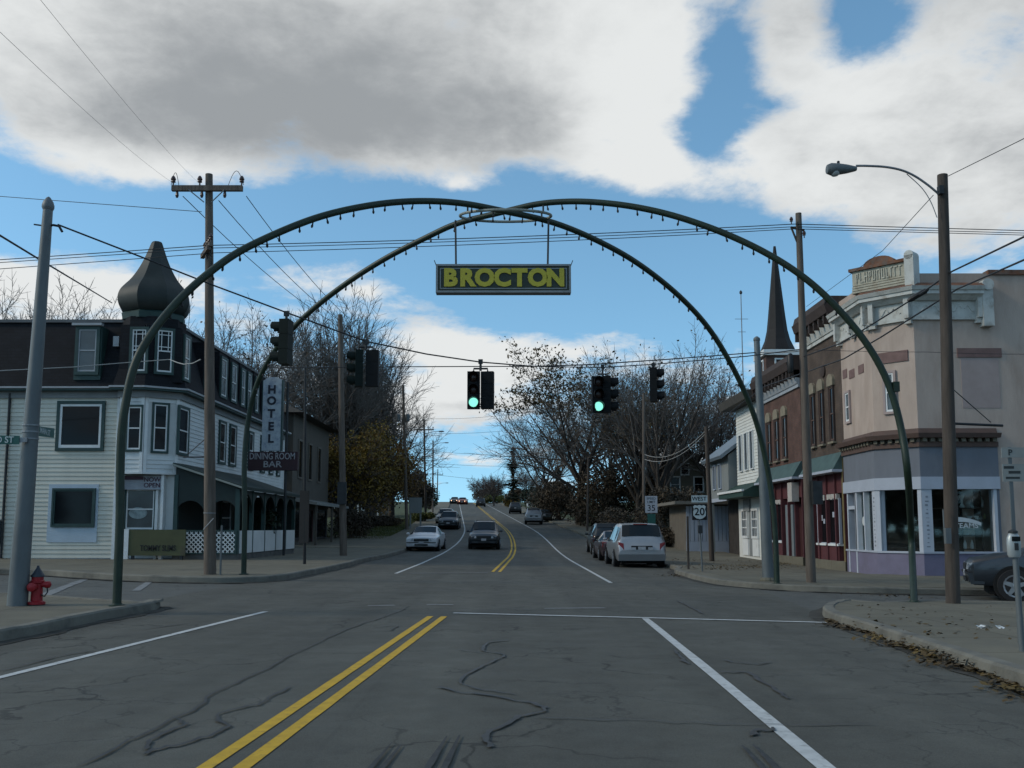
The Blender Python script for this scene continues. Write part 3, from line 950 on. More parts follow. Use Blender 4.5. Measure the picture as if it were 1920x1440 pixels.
# oval poster behind the corner window glass
mb = MB(); c = fg.p(fg.u_at(262), P(262, 962, 36.4).z, .028)
mb.lathe([(.36, 0), (.36, .004)], c, 20, ax=(Vector((0, -1, 0)), Vector((1, 0, 0)), Vector((0, 0, .62)))); mb.build('window_poster', M('pale_poster', (0.25, 0.30, 0.30), 0.6, 0.4, 5), H)
mb = MB(); cs = P(287, 895, 36.3)
mb.box(-15.1, -13.5, 36.2, 36.28, 2.98, 3.52); sgn = mb.build('lettered_fascia', M('grey_sign_face', (0.30, 0.32, 0.36), 0.6, 0.12, 3), H)
m_maroon_txt = M('maroon_lettering', (0.07, 0.03, 0.05), 0.6, 0.1, 3)
for zz_, s_ in ((3.36, 'NOW'), (3.14, 'OPEN')): text('lettering', s_, m_maroon_txt, sgn, (-13.95, 36.19, zz_), .25, ext=.004, bold=.004)
mb = MB(); mb.box(-15.08, -14.3, 36.17, 36.198, 3.36, 3.5); mb.build('stripe', m_maroon_txt, sgn)

# porch along the side: floor, rails, posts, roof
PX0, PX1, PY0, PY1 = -13.1, -10.55, 36.25, 45.5
fl_z = 0.5
mb = MB(); mb.box(PX0, PX1, PY0, PY1, -.2, fl_z); mb.build('porch_base', m_stone, H)
mb = MB()
mb.hexa([(PX0, PY0 - .25, 3.88), (PX1 + .2, PY0 - .25, 2.98), (PX1 + .2, PY1 + .2, 2.98), (PX0, PY1 + .2, 3.88)], [(PX0, PY0 - .25, 4.02), (PX1 + .2, PY0 - .25, 3.10), (PX1 + .2, PY1 + .2, 3.10), (PX0, PY1 + .2, 4.02)])
pr = mb.build('porch_roof', m_porch, H)
mb = MB(); mb.hexa([(PX0, PY0 - .29, 3.90), (PX1 + .2, PY0 - .29, 3.0), (PX1 + .2, PY0 - .255, 3.0), (PX0, PY0 - .255, 3.90)], [(PX0, PY0 - .29, 3.98), (PX1 + .2, PY0 - .29, 3.07), (PX1 + .2, PY0 - .255, 3.07), (PX0, PY0 - .255, 3.98)])
mb.build('rake_board', M('pale_rake_board', (0.26, 0.27, 0.24), 0.6, 0.1, 2), pr)
# end panel with an arched opening, and arched bays along the side
def arch_panel(f, u0, u1, zs, zt0, zt1, n=10, th=.08):
    """spandrel above an arched opening: straight top (zt0 to zt1), arch springing at zs"""
    mb = MB(); um, rad = (u0 + u1) / 2, (u1 - u0) / 2
    hgt = min(rad, min(zt0, zt1) - zs - .12)
    for i in range(n):
        a0, a1 = pi - pi * i / n, pi - pi * (i + 1) / n
        ua, ub = um + rad * cos(a0), um + rad * cos(a1)
        za, zb = zs + hgt * sin(a0), zs + hgt * sin(a1)
        ta = zt0 + (zt1 - zt0) * (ua - u0) / (u1 - u0); tb = zt0 + (zt1 - zt0) * (ub - u0) / (u1 - u0)
        mb.hexa([f.p(ua, za, 0), f.p(ub, zb, 0), f.p(ub, zb, -th), f.p(ua, za, -th)], [f.p(ua, ta, 0), f.p(ub, tb, 0), f.p(ub, tb, -th), f.p(ua, ta, -th)])
    return mb
pe = Face((PX0, PY0), (PX1, PY0)); ps = Face((PX1, PY0), (PX1, PY1))
nb = 2; wdt = pe.L / nb
for i in range(nb):
    def top(u): return 3.88 - .9 * u / (pe.L + .2)
    arch_panel(pe, i * wdt + .08, (i + 1) * wdt - .08, 2.0, top(i * wdt + .08), top((i + 1) * wdt - .08)).build('arch_panel', m_porchpaint, H)
nb = 5; wds = ps.L / nb
for i in range(nb):
    arch_panel(ps, i * wds + .07, (i + 1) * wds - .07, 2.1, 2.98, 2.98).build('arch_panel', m_porchpaint, H)
for i in range(3):
    mb = MB(); u = min(max(i * wdt, .08), pe.L - .08); pe.box(mb, u - .08, u + .08, fl_z, 3.0 + .28 * (2 - i), -.12, .03); mb.build('post', m_hgreen, H)
for i in range(1, nb + 1):
    mb = MB(); u = min(i * wds, ps.L - .07); ps.box(mb, u - .07, u + .07, fl_z, 3.0, -.12, .03); mb.build('post', m_hgreen, H)
# lattice on the end rail
lat = MB(); z0, z1, s0, s1 = .55, 1.36, .45, pe.L - .12
st = .175; k = -(z1 - z0)
while k < (s1 - s0):
    for sgnn, oo in ((1, .0), (-1, .012)):
        if sgnn > 0: a, b = (s0 + k, z0), (s0 + k + (z1 - z0), z1)
        else: a, b = (s0 + k + (z1 - z0), z0), (s0 + k, z1)
        (ua, za), (ub, zb) = a, b
        if ua > ub: ua, za, ub, zb = ub, zb, ua, za
        if ub <= s0 or ua >= s1: continue
        if ua < s0: za += (zb - za) * (s0 - ua) / (ub - ua); ua = s0
        if ub > s1: zb = za + (zb - za) * (s1 - ua) / (ub - ua); ub = s1
        if ub - ua < .02: continue
        h = .030
        lat.hexa([pe.p(ua, za - h, .03 + oo), pe.p(ub, zb - h, .03 + oo), pe.p(ub, zb - h, .022 + oo), pe.p(ua, za - h, .022 + oo)], [pe.p(ua, za + h, .03 + oo), pe.p(ub, zb + h, .03 + oo), pe.p(ub, zb + h, .022 + oo), pe.p(ua, za + h, .022 + oo)])
    k += st
lat.build('lattice', m_hwhite, H, stuff=True)
mb = MB()
for (a, b) in ((.40, .46), (s1, s1 + .06), ((s0 + s1) / 2 + .12, (s0 + s1) / 2 + .2)): pe.box(mb, a, b, .5, 1.42, .02, .06)
pe.box(mb, .4, s1 + .06, 1.36, 1.42, .02, .055); pe.box(mb, .4, s1 + .06, .5, .55, .02, .055)
mb.build('rail_frame', m_hgreen, H)
for i in range(nb):
    mb = MB(); ps.box(mb, i * wds + .09, (i + 1) * wds - .09, .52, 1.40, .0, .04); mb.build('rail_panel', m_hwhite, H)
mb = MB(); mb.box(PX0 + .045, PX0 + .07, PY0, PY1, fl_z, 3.85); mb.build('porch_wall', m_porchpaint, H)
mb = MB(); mb.box(PX0, PX1, PY1 - .06, PY1, fl_z, 2.98); mb.build('porch_end_wall', m_porchpaint, H)
# things seen inside the porch: a pale door and a second window on the wall
window(H, fs, 3.2, 4.1, .55, 2.7, m_hgreen, m_white, m_glasscurt, fw=.1, name='door', o=.08)
window(H, fs, 5.4, 6.8, 1.2, 2.7, m_hgreen, m_white, m_glasscurt, fw=.1, o=.08)
for (x0, x1) in ((500, 505), (516, 520)): window(H, fs, fs.u_at(x0), fs.u_at(x1), 2.0, 3.0, m_hgreen, m_white, m_glassdark, fw=.08, o=.03)

# olive banner board standing at the corner
B1 = thing('banner_board', 'olive green lettered board standing by the hotel corner', 'sign', (-14.0, 35.75, gz(-14, 35.7) + .15))
zb = gz(-14, 35.7) + .15
m_olive = M('olive_painted_board', (0.075, 0.078, 0.035), 0.7, 0.2, 1.2, dirt=(0.07, 0.05, 0.04), dscale=1.0, dcover=0.55)
mb = MB(); q0, q1 = P(243, 1000, 35.75), P(349, 1000, 35.75)
mb.box(q0.x, q1.x, 35.7, 35.76, zb + .08, P(290, 993, 35.75).z); mb.build('board', m_olive, B1)
mb = MB(); mb.box(q0.x + .1, q0.x + .2, 35.72, 35.8, zb - .1, zb + .1); mb.box(q1.x - .2, q1.x - .1, 35.72, 35.8, zb - .1, zb + .1); mb.build('foot', m_dkmetal, B1)
mb = MB(); w0 = P(233, 1000, 35.75); mb.box(w0.x, q0.x - .01, 35.68, 35.8, zb - .05, P(290, 992, 35.75).z); mb.build('end_post', m_white, B1)
text('lettering', 'TOMMY SLIMS', M('black_lettering', (0.012, 0.012, 0.011), 0.6, 0.1, 3), B1, P(296, 1028, 35.69), .30, ext=.004, bold=.006, sx=.72)

# tall hotel sign on a post
HS = thing('hotel_sign', 'tall white board reading HOTEL above a maroon DINING ROOM BAR panel', 'sign', (P(531, 1040, 42).x, 42, gz(-10.3, 42) + .15))
YS = 42.0
m_oldwhite = M('flaking_white_sign_paint', (0.38, 0.42, 0.45), 0.7, 0.12, 4, dirt=(0.10, 0.13, 0.22), dscale=3.5, dcover=0.48)
m_maroon = M('dark_maroon_sign_paint', (0.035, 0.012, 0.016), 0.6, 0.2, 3)
m_paleletter = M('pale_grey_letters', (0.30, 0.29, 0.30), 0.6, 0.25, 8)
m_darkletter = M('near_black_letters', (0.020, 0.022, 0.034), 0.6, 0.2, 4)
xl, xr = P(492, 780, YS).x, P(527, 780, YS).x
zt, zb_ = P(510, 712, YS).z, P(510, 845, YS).z
mb = MB(); mb.prism([(xl, YS, zb_), (xr, YS, zb_), (xr, YS, zt), (xl + (xr - xl) * .72, YS, zt + .12), (xl + (xr - xl) * .28, YS, zt + .12), (xl, YS, zt - .05)], (0, .22, 0))
ub = mb.build('upper_board', m_oldwhite, HS)
mb = MB(); mb.box(xr + .002, xr + .06, YS - .02, YS + .24, zb_, zt); mb.build('board_edge', m_hgreen, ub)
for k, ch in enumerate('HOTEL'):
    text('letter', ch, m_darkletter, ub, (P(510, 732, YS).x, YS - .012, P(510, [731, 752, 776, 800, 823][k], YS).z), .52, ext=.012, bold=.020)
xl2, xr2 = P(466, 865, YS).x, P(558, 865, YS).x
mb = MB(); mb.box(xl2, xr2, YS - .04, YS + .26, P(510, 882, YS).z, P(510, 847, YS).z); lb = mb.build('lower_board', m_maroon, HS)
text('lettering', 'DINING ROOM', m_paleletter, lb, (P(511, 856, YS).x, YS - .046, P(511, 856, YS).z), .42, ext=.006, bold=.004, sx=.72)
text('lettering', 'BAR', m_paleletter, lb, (P(511, 871, YS).x, YS - .046, P(511, 871, YS).z), .40, ext=.006, bold=.004, sx=1.15)
mb = MB(); pxx = P(534, 900, YS).x; mb.tube([(pxx, YS + .13, gz(pxx, YS) - .1), (pxx, YS + .13, zt - .1)], .06, 8); mb.build('post', m_dkmetal, HS)

# brown building behind the hotel
m_brown = M('brown_grey_clapboard', (0.085, 0.075, 0.062), 0.8, 0.15, 2, streak=0.4)
m_brroof = M('brown_shingle_roof', (0.055, 0.050, 0.042), 0.85, 0.2, 3, bump=0.5, bscale=12)
BB = thing('brown_building', 'brown two-storey building with wide eaves just behind the hotel', 'building', (-13.0, 56, gz(-13, 56)))
x1, y0, y1 = -13.0, 55.2, 66.0
mb = MB(); mb.box(-24, x1, y0, y1, -.3, 8.3); mb.build('wall', m_brown, BB)
mb = MB(); mb.hexa([(-24.6, y0 - .6, 8.3), (x1 + .7, y0 - .6, 8.3), (x1 + .7, y1 + .6, 8.3), (-24.6, y1 + .6, 8.3)], [(-23, y0 + .6, 9.2), (x1 - 1.2, y0 + .6, 9.2), (x1 - 1.2, y1 - .6, 9.2), (-23, y1 - .6, 9.2)]); mb.build('roof', m_brroof, BB)
fbw = Face((x1, y0), (x1, y1)); fbf = Face((-24, y0), (x1, y0))
for u in (1.4, 4.2, 7.0): window(BB, fbw, u, u + .9, 4.6, 6.8, M('brown_trim', (0.13, 0.115, 0.095), 0.7, .1, 3), None, m_glassdark, fw=.1)
for u in (9.6,): window(BB, fbf, u, u + .8, 4.6, 7.0, m_dkmetal, None, m_glassdark, fw=.1)
mb = MB(); mb.hexa([(x1, y0, 3.1), (x1 + 1.5, y0, 2.85), (x1 + 1.5, y1, 2.85), (x1, y1, 3.1)], [(x1, y0, 3.3), (x1 + 1.5, y0, 3.0), (x1 + 1.5, y1, 3.0), (x1, y1, 3.3)]); mb.build('awning', M('pale_awning_sheet', (0.18, 0.19, 0.18), 0.7, .15, 2), BB)
window(BB, fbw, .6, 3.4, .9, 2.7, m_dkmetal, None, m_glassdark, fw=.12); window(BB, fbw, 7.0, 10.0, .9, 2.7, m_dkmetal, None, m_glassdark, fw=.12)
window(BB, fbw, 4.6, 5.6, .3, 2.6, M('dark_red_door', (.06, .02, .02), .6, .1, 3), None, m_glassdark, fw=.1, name='door')
for y in (55.6, 60.5, 65.4):
    mb = MB(); mb.box(x1 + 1.3, x1 + 1.42, y, y + .12, .1, 2.9); mb.build('awning_post', m_brown, BB)
# ================================================================ pink corner shop on the right
m_pink = M('dusty_pink_stucco', (0.415, 0.33, 0.278), 0.88, 0.13, 1.6, bump=0.35, bscale=26, dirt=(0.31, 0.235, 0.19), dscale=0.9, dcover=0.47, streak=0.3)
m_pinkbk = M('painted_brick_patch', (0.17, 0.105, 0.095), 0.85, 0.2, 3)
m_pinklt = M('pale_pink_infill', (0.34, 0.27, 0.25), 0.85, 0.10, 2)
m_cornice = M('weathered_white_cornice_metal', (0.46, 0.46, 0.43), 0.65, 0.12, 3, dirt=(0.20, 0.165, 0.125), dscale=2.2, dcover=0.52)
m_rust = M('rusted_cornice_metal', (0.15, 0.065, 0.035), 0.85, 0.45, 4, dirt=(0.11, 0.105, 0.095), dscale=2.6, dcover=0.46)
m_brcorn = M('brown_cornice_paint', (0.10, 0.062, 0.05), 0.8, 0.2, 3, dirt=(0.06, 0.045, 0.04), dscale=1.5, dcover=0.5)
m_bband = M('slate_blue_fascia_paint', (0.14, 0.152, 0.178), 0.75, 0.1, 1.5, dirt=(.11, .12, .135), dscale=.9, dcover=.5, streak=.4)
m_lintel = M('pale_grey_blue_trim', (0.36, 0.39, 0.45), 0.6, 0.07, 2)
m_purple = M('lavender_purple_paint', (0.15, 0.138, 0.205), 0.7, 0.12, 2, dirt=(.11, .10, .13), dscale=1.2, dcover=.52)
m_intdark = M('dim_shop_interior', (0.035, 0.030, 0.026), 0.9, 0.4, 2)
m_shelf = M('dark_shelf_wood', (0.05, 0.035, 0.025), 0.7, 0.2, 4)
PK = thing('corner_shop', 'dusty pink two-storey corner shop with white cornice and lavender base', 'shop', (13.0, 29.7, 0.0))
pp = [(12.0, 33.6), (12.0, 30.75), (13.0, 29.7), (24.0, 29.7)]
f1, f2, f3 = Face(pp[0], pp[1]), Face(pp[1], pp[2]), Face(pp[2], pp[3])


def zc(v): return P(1800, v, 29.7).z
ZB, ZG, ZL, ZF, ZBC, ZW, ZCT = zc(1038), zc(917), zc(894), zc(838), zc(803), zc(600), zc(535)
uE = f3.u_at(1872)       # end of the shopfront on the side street
ppS = pp[:3] + [tuple(f3.p(uE, 0)[:2])]
inner = [tuple(v) for v in offset(pp, -.45)]
# upper wall
mb = MB(); prism_poly(mb, pp + [(24, 33.6)], ZL, ZCT + .4); mb.build('wall', m_pink, PK)
mb = MB(); f3.box(mb, uE, f3.L, -.4, ZL, -3.0, 0); mb.build('wall', m_pink, PK)
mb = MB(); band(mb, ppS, -.4, ZB, -.25, .04); mb.build('shopfront_base', m_purple, PK)
mb = MB(); band(mb, ppS, ZB, ZB + .06, -.25, .08); mb.build('shopfront_sill', m_lintel, PK)
mb = MB(); band(mb, ppS, ZG, ZL, -.25, .10); mb.build('shopfront_lintel', m_lintel, PK)
mb = MB(); band(mb, ppS, ZL, ZF, -.02, .05); mb.build('fascia', m_bband, PK)
# brown belt cornice with dentils
mb = MB(); band(mb, ppS, ZF, ZF + .16, 0, .12); band(mb, ppS, ZF + .28, ZF + .42, 0, .30, .36); band(mb, ppS, ZF + .42, ZBC, 0, .10, .03); mb.build('belt_cornice', m_brcorn, PK)
mb = MB()
for f, L_ in ((f1, f1.L), (f2, f2.L), (f3, uE)):
    n = int(L_ / .24)
    for i in range(n): f.box(mb, (i + .2) * L_ / n, (i + .7) * L_ / n, ZF + .16, ZF + .28, 0, .2)
mb.build('dentil_course', M('dentil_paint', (0.14, 0.125, 0.095), 0.8, .3, 4), PK, stuff=True)
# white metal main cornice
uC = f3.u_at(1852)
ppC = [(12.0, 33.6)] + pp[1:3] + [tuple(f3.p(uC, 0)[:2])]
mb = MB(); band(mb, ppC, ZW, ZW + .12, 0, .10); band(mb, ppC, ZW + .12, ZW + .62, 0, .06); mb.build('frieze', m_cornice, PK)
mb = MB(); band(mb, ppC, ZW + .62, ZW + .78, 0, .16, .34); band(mb, ppC, ZW + .78, ZW + .90, 0, .40); band(mb, ppC, ZW + .90, ZW + 1.02, 0, .44, .50); mb.build('cornice', m_cornice, PK)
mb = MB(); band(mb, ppC, ZW + 1.02, ZW + 1.16, -.1, .47, .30); mb.build('cornice_cap', m_rust, PK)
for f, us in ((f1, (0.05, f1.L * .5, f1.L - .12)), (f2, (.06, f2.L - .2)), (f3, (uC - .14,))):
    for u in us:
        mb = MB(); f.box(mb, u, u + .16, ZW + .05, ZW + .80, 0, .26); f.box(mb, u - .03, u + .19, ZW - .12, ZW + .05, 0, .16); mb.build('bracket', m_cornice, PK)
for f in (f1, f2, f3):   # raised scroll ornaments on the frieze
    L_ = uC if f is f3 else f.L
    for k in range(max(1, int(L_ / .9))):
        c = f.p((k + .5) * L_ / max(1, int(L_ / .9)), ZW + .37, .065)
        mb = MB()
        for s_ in (-1, 1):
            pts = [c + f.x3() * s_ * (.05 + .30 * t) + Vector((0, 0, .10 * sin(t * 5.5))) for t in [i / 7 for i in range(8)]]
            mb.tube(pts, .022, 5)
        mb.build('scroll_ornament', m_cornice, PK)
# end block on the side street with a round cap, and the plain parapet beyond
mb = MB(); f3.box(mb, uC, uC + .34, ZW - .25, ZW + 1.1, 0, .30); mb.lathe([(.19, 0), (.19, .34)], f3.p(uC + .17, ZW + 1.1, .02), 14, ax=(Vector((0, -1, 0)), Vector((1, 0, 0)), Vector((0, 0, 1)))); mb.build('end_block', m_cornice, PK)
mb = MB(); band(mb, [tuple(f3.p(uC + .34, 0)[:2]), (24, 29.7)], ZCT + .34, ZCT + .50, -.3, .08); mb.build('coping', m_rust, PK)
# name panel on the chamfer, standing on the cornice
fp = Face((11.72, 30.85), (12.98, 29.50)) if False else Face(tuple(f2.p(-.42, 0, .30)[:2]), tuple(f2.p(f2.L + .25, 0, .30)[:2]))
z0 = ZW + 1.12
mb = MB()
for k in range(3): fp.box(mb, .0, fp.L - .3, z0 + .02 + k * .09, z0 + .085 + k * .09, -.35, .05 - .02 * k)
fp.box(mb, .0, fp.L - .3, z0 + .29, z0 + .78, -.35, -.02); mb.build('name_panel', M('yellowed_weathered_panel', (0.37, 0.345, 0.27), 0.7, 0.2, 4, dirt=(.17, .11, .06), dscale=3.0, dcover=.52), PK)
mb = MB(); fp.box(mb, -.09, fp.L - .26, z0 + .78, z0 + .88, -.4, .07); mb.build('panel_cap', m_rust, PK)
mb = MB(); um = fp.L * .44
pts = [fp.p(um + .52 * cos(pi - pi * i / 12), z0 + .88 + .26 * sin(pi * i / 12), .02) for i in range(13)]
mb.prism(pts, Vector((-fp.n.x, -fp.n.y, 0)) * .3); mb.build('arched_pediment', m_rust, PK)
mb = MB(); fp.box(mb, fp.L - .3, fp.L, z0 - .1, z0 + .95, -.35, .10); mb.lathe([(.15, 0), (.15, .45)], fp.p(fp.L - .15, z0 + .95, -.35), 14, ax=(Vector((fp.n.x, fp.n.y, 0)), fp.x3(), Vector((0, 0, 1)))); mb.build('end_finial', m_cornice, PK)
rs = random.Random(3); mb = MB()      # worn, no longer readable raised letters
u = .14
while u < fp.L - .45:
    w_ = rs.uniform(.07, .12)
    fp.box(mb, u, u + .025, z0 + .36, z0 + .70, -.02, .012)
    zz_ = rs.choice((.36, .52, .66)); fp.box(mb, u + .025, u + w_, z0 + zz_, z0 + zz_ + .04, -.02, .011)
    if rs.random() < .6: fp.box(mb, u + w_ - .02, u + w_, z0 + .36 + rs.choice((0, .15)), z0 + .70, -.02, .0115)
    u += w_ + .05
mb.build('worn_lettering', M('worn_gilt_paint', (0.42, 0.40, 0.33), 0.7, 0.3, 9), PK, stuff=True)
# upper-floor blocked windows
def patch(f, x0, x1, y0, y1, m, name, o=.02):
    u0, u1 = f.u_at(x0), f.u_at(x1); um = (u0 + u1) / 2
    mb = MB(); f.box(mb, min(u0, u1), max(u0, u1), f.z_at(um, y1), f.z_at(um, y0), -.05, o); return mb.build(name, m, PK)
patch(f3, 1806, 1890, 653, 670, m_pinkbk, 'stone_lintel', .04)
patch(f3, 1812, 1884, 671, 765, m_pinklt, 'blocked_window', .012)
patch(f2, 1650, 1713, 660, 680, m_pinkbk, 'stone_lintel', .04)
for (a, b) in ((1588, 1596), (1600, 1610), (1618, 1628)): patch(f1, a, b, 684 if a > 1612 else 693, 700 if a > 1612 else 709, m_pinkbk, 'brick_patch')
pxw(f1, PK, 1593, 1600, 737, 790, m_pinklt, m_white, m_glasscurt, fw=.08)
pxw(f2, PK, 1668, 1684, 700, 772, m_pinklt, m_white, m_glasscurt, fw=.08)
# shopfront posts
m_post = M('stencilled_trim_post', (0.42, 0.45, 0.50), 0.6, 0.06, 3)
def post(f, ua, ub, o=.06, name='shopfront_post', m=None):
    mb = MB(); f.box(mb, ua, ub, ZB + .06, ZG, -.25, o); return mb.build(name, m or m_post, PK)
post(f1, f1.L - .28, f1.L + .02); post(f2, -.02, .12); post(f2, f2.L - .10, f2.L + .02); post(f3, -.02, f3.u_at(1744))
post(f1, f1.u_at(1621) - .04, f1.u_at(1621) + .04); post(f3, f3.u_at(1860), f3.u_at(1866), .05)
post(f3, f3.u_at(1866), uE, .02, 'pilaster', m_bband)
post(f1, f1.u_at(1604), f1.u_at(1608))
mb = MB(); rs = random.Random(5)
for f, uu in ((f1, f1.L - .13), (f3, f3.u_at(1734))):       # stencilled marks down the posts
    z = ZB + .2
    while z < ZG - .15:
        f.box(mb, uu - rs.uniform(.02, .06), uu + rs.uniform(.02, .06), z, z + rs.uniform(.02, .07), .05, .066); z += .13
mb.build('stencil_marks', M('faded_stencil_paint', (0.20, 0.22, 0.25), .7, .2, 5), PK, stuff=True)
# doorway at the far end of the street side
mb = MB(); f1.box(mb, f1.u_at(1593), f1.u_at(1604), -.3, ZG, -.25, -.16); mb.build('door', m_glassdark, PK)
mb = MB()
for px_ in (1590.5, 1604.5): f1.box(mb, f1.u_at(px_) - .05, f1.u_at(px_) + .05, -.3, ZG, -.25, .06)
f1.box(mb, f1.u_at(1590.5), f1.u_at(1604.5), 2.15, 2.27, -.25, .05); mb.build('door_frame', m_post, PK)
# panes
def shop_pane(f, ua, ub, o=-.10):
    mb = MB(); f.box(mb, ua, ub, ZB + .06, ZG, o - .006, o); return mb.build('pane', m_glass, PK)
shop_pane(f1, f1.u_at(1608), f1.L - .28); shop_pane(f2, .12, f2.L - .10, -.16); shop_pane(f3, f3.u_at(1744), f3.u_at(1860))
# interior
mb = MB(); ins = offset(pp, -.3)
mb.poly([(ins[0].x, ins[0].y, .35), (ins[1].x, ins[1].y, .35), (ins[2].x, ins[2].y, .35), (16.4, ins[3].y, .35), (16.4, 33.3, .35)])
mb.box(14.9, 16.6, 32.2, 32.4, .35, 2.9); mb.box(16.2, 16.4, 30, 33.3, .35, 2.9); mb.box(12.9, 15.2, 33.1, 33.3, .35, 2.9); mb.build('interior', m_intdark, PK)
y_s = 30.55
for k, v in enumerate((1030, 992, 972, 951)):
    mb = MB(); mb.box(13.5, 15.2, y_s - .2, y_s + .25, zc(v) - .03, zc(v)); mb.build('shelf', m_shelf, PK)
for (x0, x1) in ((13.5, 13.55), (15.18, 15.23)):
    mb = MB(); mb.box(x0, x1, y_s - .2, y_s + .25, .5, 2.75); mb.build('shelf_upright', m_shelf, PK)
# goods in the window, each a thing of its own
m_porc = M('off_white_porcelain', (0.75, 0.75, 0.72), 0.3, 0.1, 4); m_amber = M('amber_glass_ware', (0.5, 0.45, 0.22), 0.3, 0.2, 4)
vase = [(.05, 0), (.075, .03), (.03, .12), (.028, .22), (.07, .32), (.078, .36)]
bott = [(.05, 0), (.062, .06), (.06, .2), (.025, .28), (.022, .34)]
bowl = [(.05, 0), (.09, .06), (.11, .11)]
k_ = [('vase', vase, 1804, 951, m_porc, 1.15, 'tall off-white waisted vase on the top window shelf'), ('figurine', bott, 1841, 951, m_porc, 1.05, 'off-white figurine at the right of the top window shelf'),
      ('figurine', bott, 1822, 951, m_shelf, .8, 'small dark figurine between the two pale ones on the top shelf'),
      ('bowl', bowl, 1818, 972, m_porc, .8, 'white bowl, leftmost on the second window shelf'), ('bowl', bowl, 1831, 972, m_porc, .75, 'white bowl beside the amber jar on the second window shelf'),
      ('jar', bott, 1846, 972, m_amber, .55, 'amber jar on the second window shelf beside the bowl'), ('jar', bott, 1856, 972, m_amber, .55, 'amber jar at the right end of the second window shelf'),
      ('bottle', bott, 1810, 1030, m_porc, .85, 'pale bottle on the bottom window shelf, nearer the pole'), ('bottle', bott, 1823, 1030, m_porc, .85, 'pale bottle on the bottom window shelf, farther from the pole'),
      ('cup', bowl, 1800, 1004, m_porc, .45, 'small white cup on the lower ledge below the window lettering'), ('cup', bowl, 1814, 1004, m_porc, .45, 'middle small white cup below the window lettering'), ('cup', bowl, 1825, 1004, m_porc, .45, 'small white cup on the right below the window lettering')]
mb = MB(); mb.box(13.5, 15.2, y_s - .15, y_s + .2, zc(1004) - .03, zc(1004)); mb.build('shelf', m_shelf, PK)
for nm, prf, px_, v, mt, s_, lab in k_:
    q = P(px_, v, y_s); zz_ = zc(v)
    o = MB().lathe([(r * s_, h * s_) for r, h in prf], (q.x, y_s, zz_), 12).build(nm, mt, loc=(q.x, y_s, zz_), smooth=True)
    tag(o, lab, nm, 'goods in the corner shop window')
# white lettering painted on the glass
m_wtxt = M('white_window_lettering', (0.50, 0.52, 0.52), 0.6, 0.1, 4)
mb = MB()
for i in range(14):
    t0, t1 = i / 14, (i + 1) / 14
    def ap(t, r): return P(1796 + 44 * t, 974 + 9 * t * t - r, 29.79)
    w0 = 4.5 * (1 - t0 * .3); w1 = 4.5 * (1 - t1 * .3)
    mb.poly([ap(t0, -w0), ap(t1, -w1), ap(t1, w1), ap(t0, w0)])
mb.build('window_swoosh', m_wtxt, PK)
text('window_lettering', 'TEAMS', m_wtxt, PK, P(1812, 986, 29.785), .22, ext=.001, bold=.004, sx=1.15)
mb = MB(); c = f1.p(f1.u_at(1612), f1.z_at(f1.u_at(1612), 977), -.09); mb.lathe([(.16, 0), (.16, .004)], c, 18, ax=(Vector((-1, 0, 0)), Vector((0, -1, 0)), Vector((0, 0, 1)))); mb.build('door_sticker', m_wtxt, PK)

# ================================================================ brown brick shop
m_brick1 = brick_mat('brown_brick', (0.105, 0.070, 0.052), (0.085, 0.057, 0.044), (0.075, 0.065, 0.055))
m_brick2 = brick_mat('red_brown_brick', (0.135, 0.065, 0.048), (0.11, 0.053, 0.042), (0.085, 0.07, 0.06))
m_redpaint = M('dull_red_shopfront_paint', (0.085, 0.024, 0.027), 0.7, 0.15, 3)
m_teal = M('faded_teal_awning_paint', (0.055, 0.095, 0.092), 0.75, 0.2, 3)
m_sandst = M('tan_window_stone', (0.21, 0.18, 0.13), 0.85, 0.2, 4)
m_valance = M('pale_valance_paint', (0.40, 0.37, 0.34), 0.7, 0.15, 6)
m_dkbrown = M('dark_brown_paint', (0.045, 0.03, 0.025), 0.8, 0.2, 3)


def shop_row(name, label, ya, yb, top, wallm, corn, wins, winz, seed):
    f = Face((12.0, yb), (12.0, ya))
    R = thing(name, label, 'shop', (12, ya, 0))
    mb = MB(); mb.box(12.0, 24.0, ya + .003, yb - .003, 3.9, top); mb.build('wall', wallm, R)
    mb = MB(); mb.box(12.35, 24.0, ya + .003, yb - .003, -.4, 3.9); mb.build('shop_wall', m_redpaint, R)
    pa = [(12.0, yb), (12.0, ya)]
    mb = MB(); band(mb, pa, top - 1.35, top - 1.2, 0, .08); band(mb, pa, top - 1.2, top - .62, 0, .12, .30); mb.build('frieze', corn[0], R)
    mb = MB(); band(mb, pa, top - .62, top - .30, 0, .45, .55); band(mb, pa, top - .30, top, 0, .50, .42); mb.build('cornice', corn[1], R)
    n = int((yb - ya) / .55)
    for i in range(n + 1):
        u = min(i * f.L / n, f.L - .12)
        mb = MB(); f.box(mb, u, u + .12, top - .95, top - .62, 0, .42); mb.build('bracket', corn[1], R)
    for (u0, u1) in wins:
        w = window(R, f, u0, u1, winz[0], winz[1], m_dkbrown, m_brcorn, m_glassdark, fw=.05, sill=m_sandst)
        mb = MB(); um = (u0 + u1) / 2; hw = (u1 - u0) / 2 + .12
        pts = [f.p(um - hw, winz[1] + .05, .0), f.p(um + hw, winz[1] + .05, .0)] + [f.p(um + hw * cos(pi * i / 8), winz[1] + .28 + .22 * sin(pi * i / 8), 0) for i in range(9)]
        mb.prism(pts, Vector((f.n.x, f.n.y, 0)) * .10); mb.build('arched_hood', m_sandst, w)
    return R, f


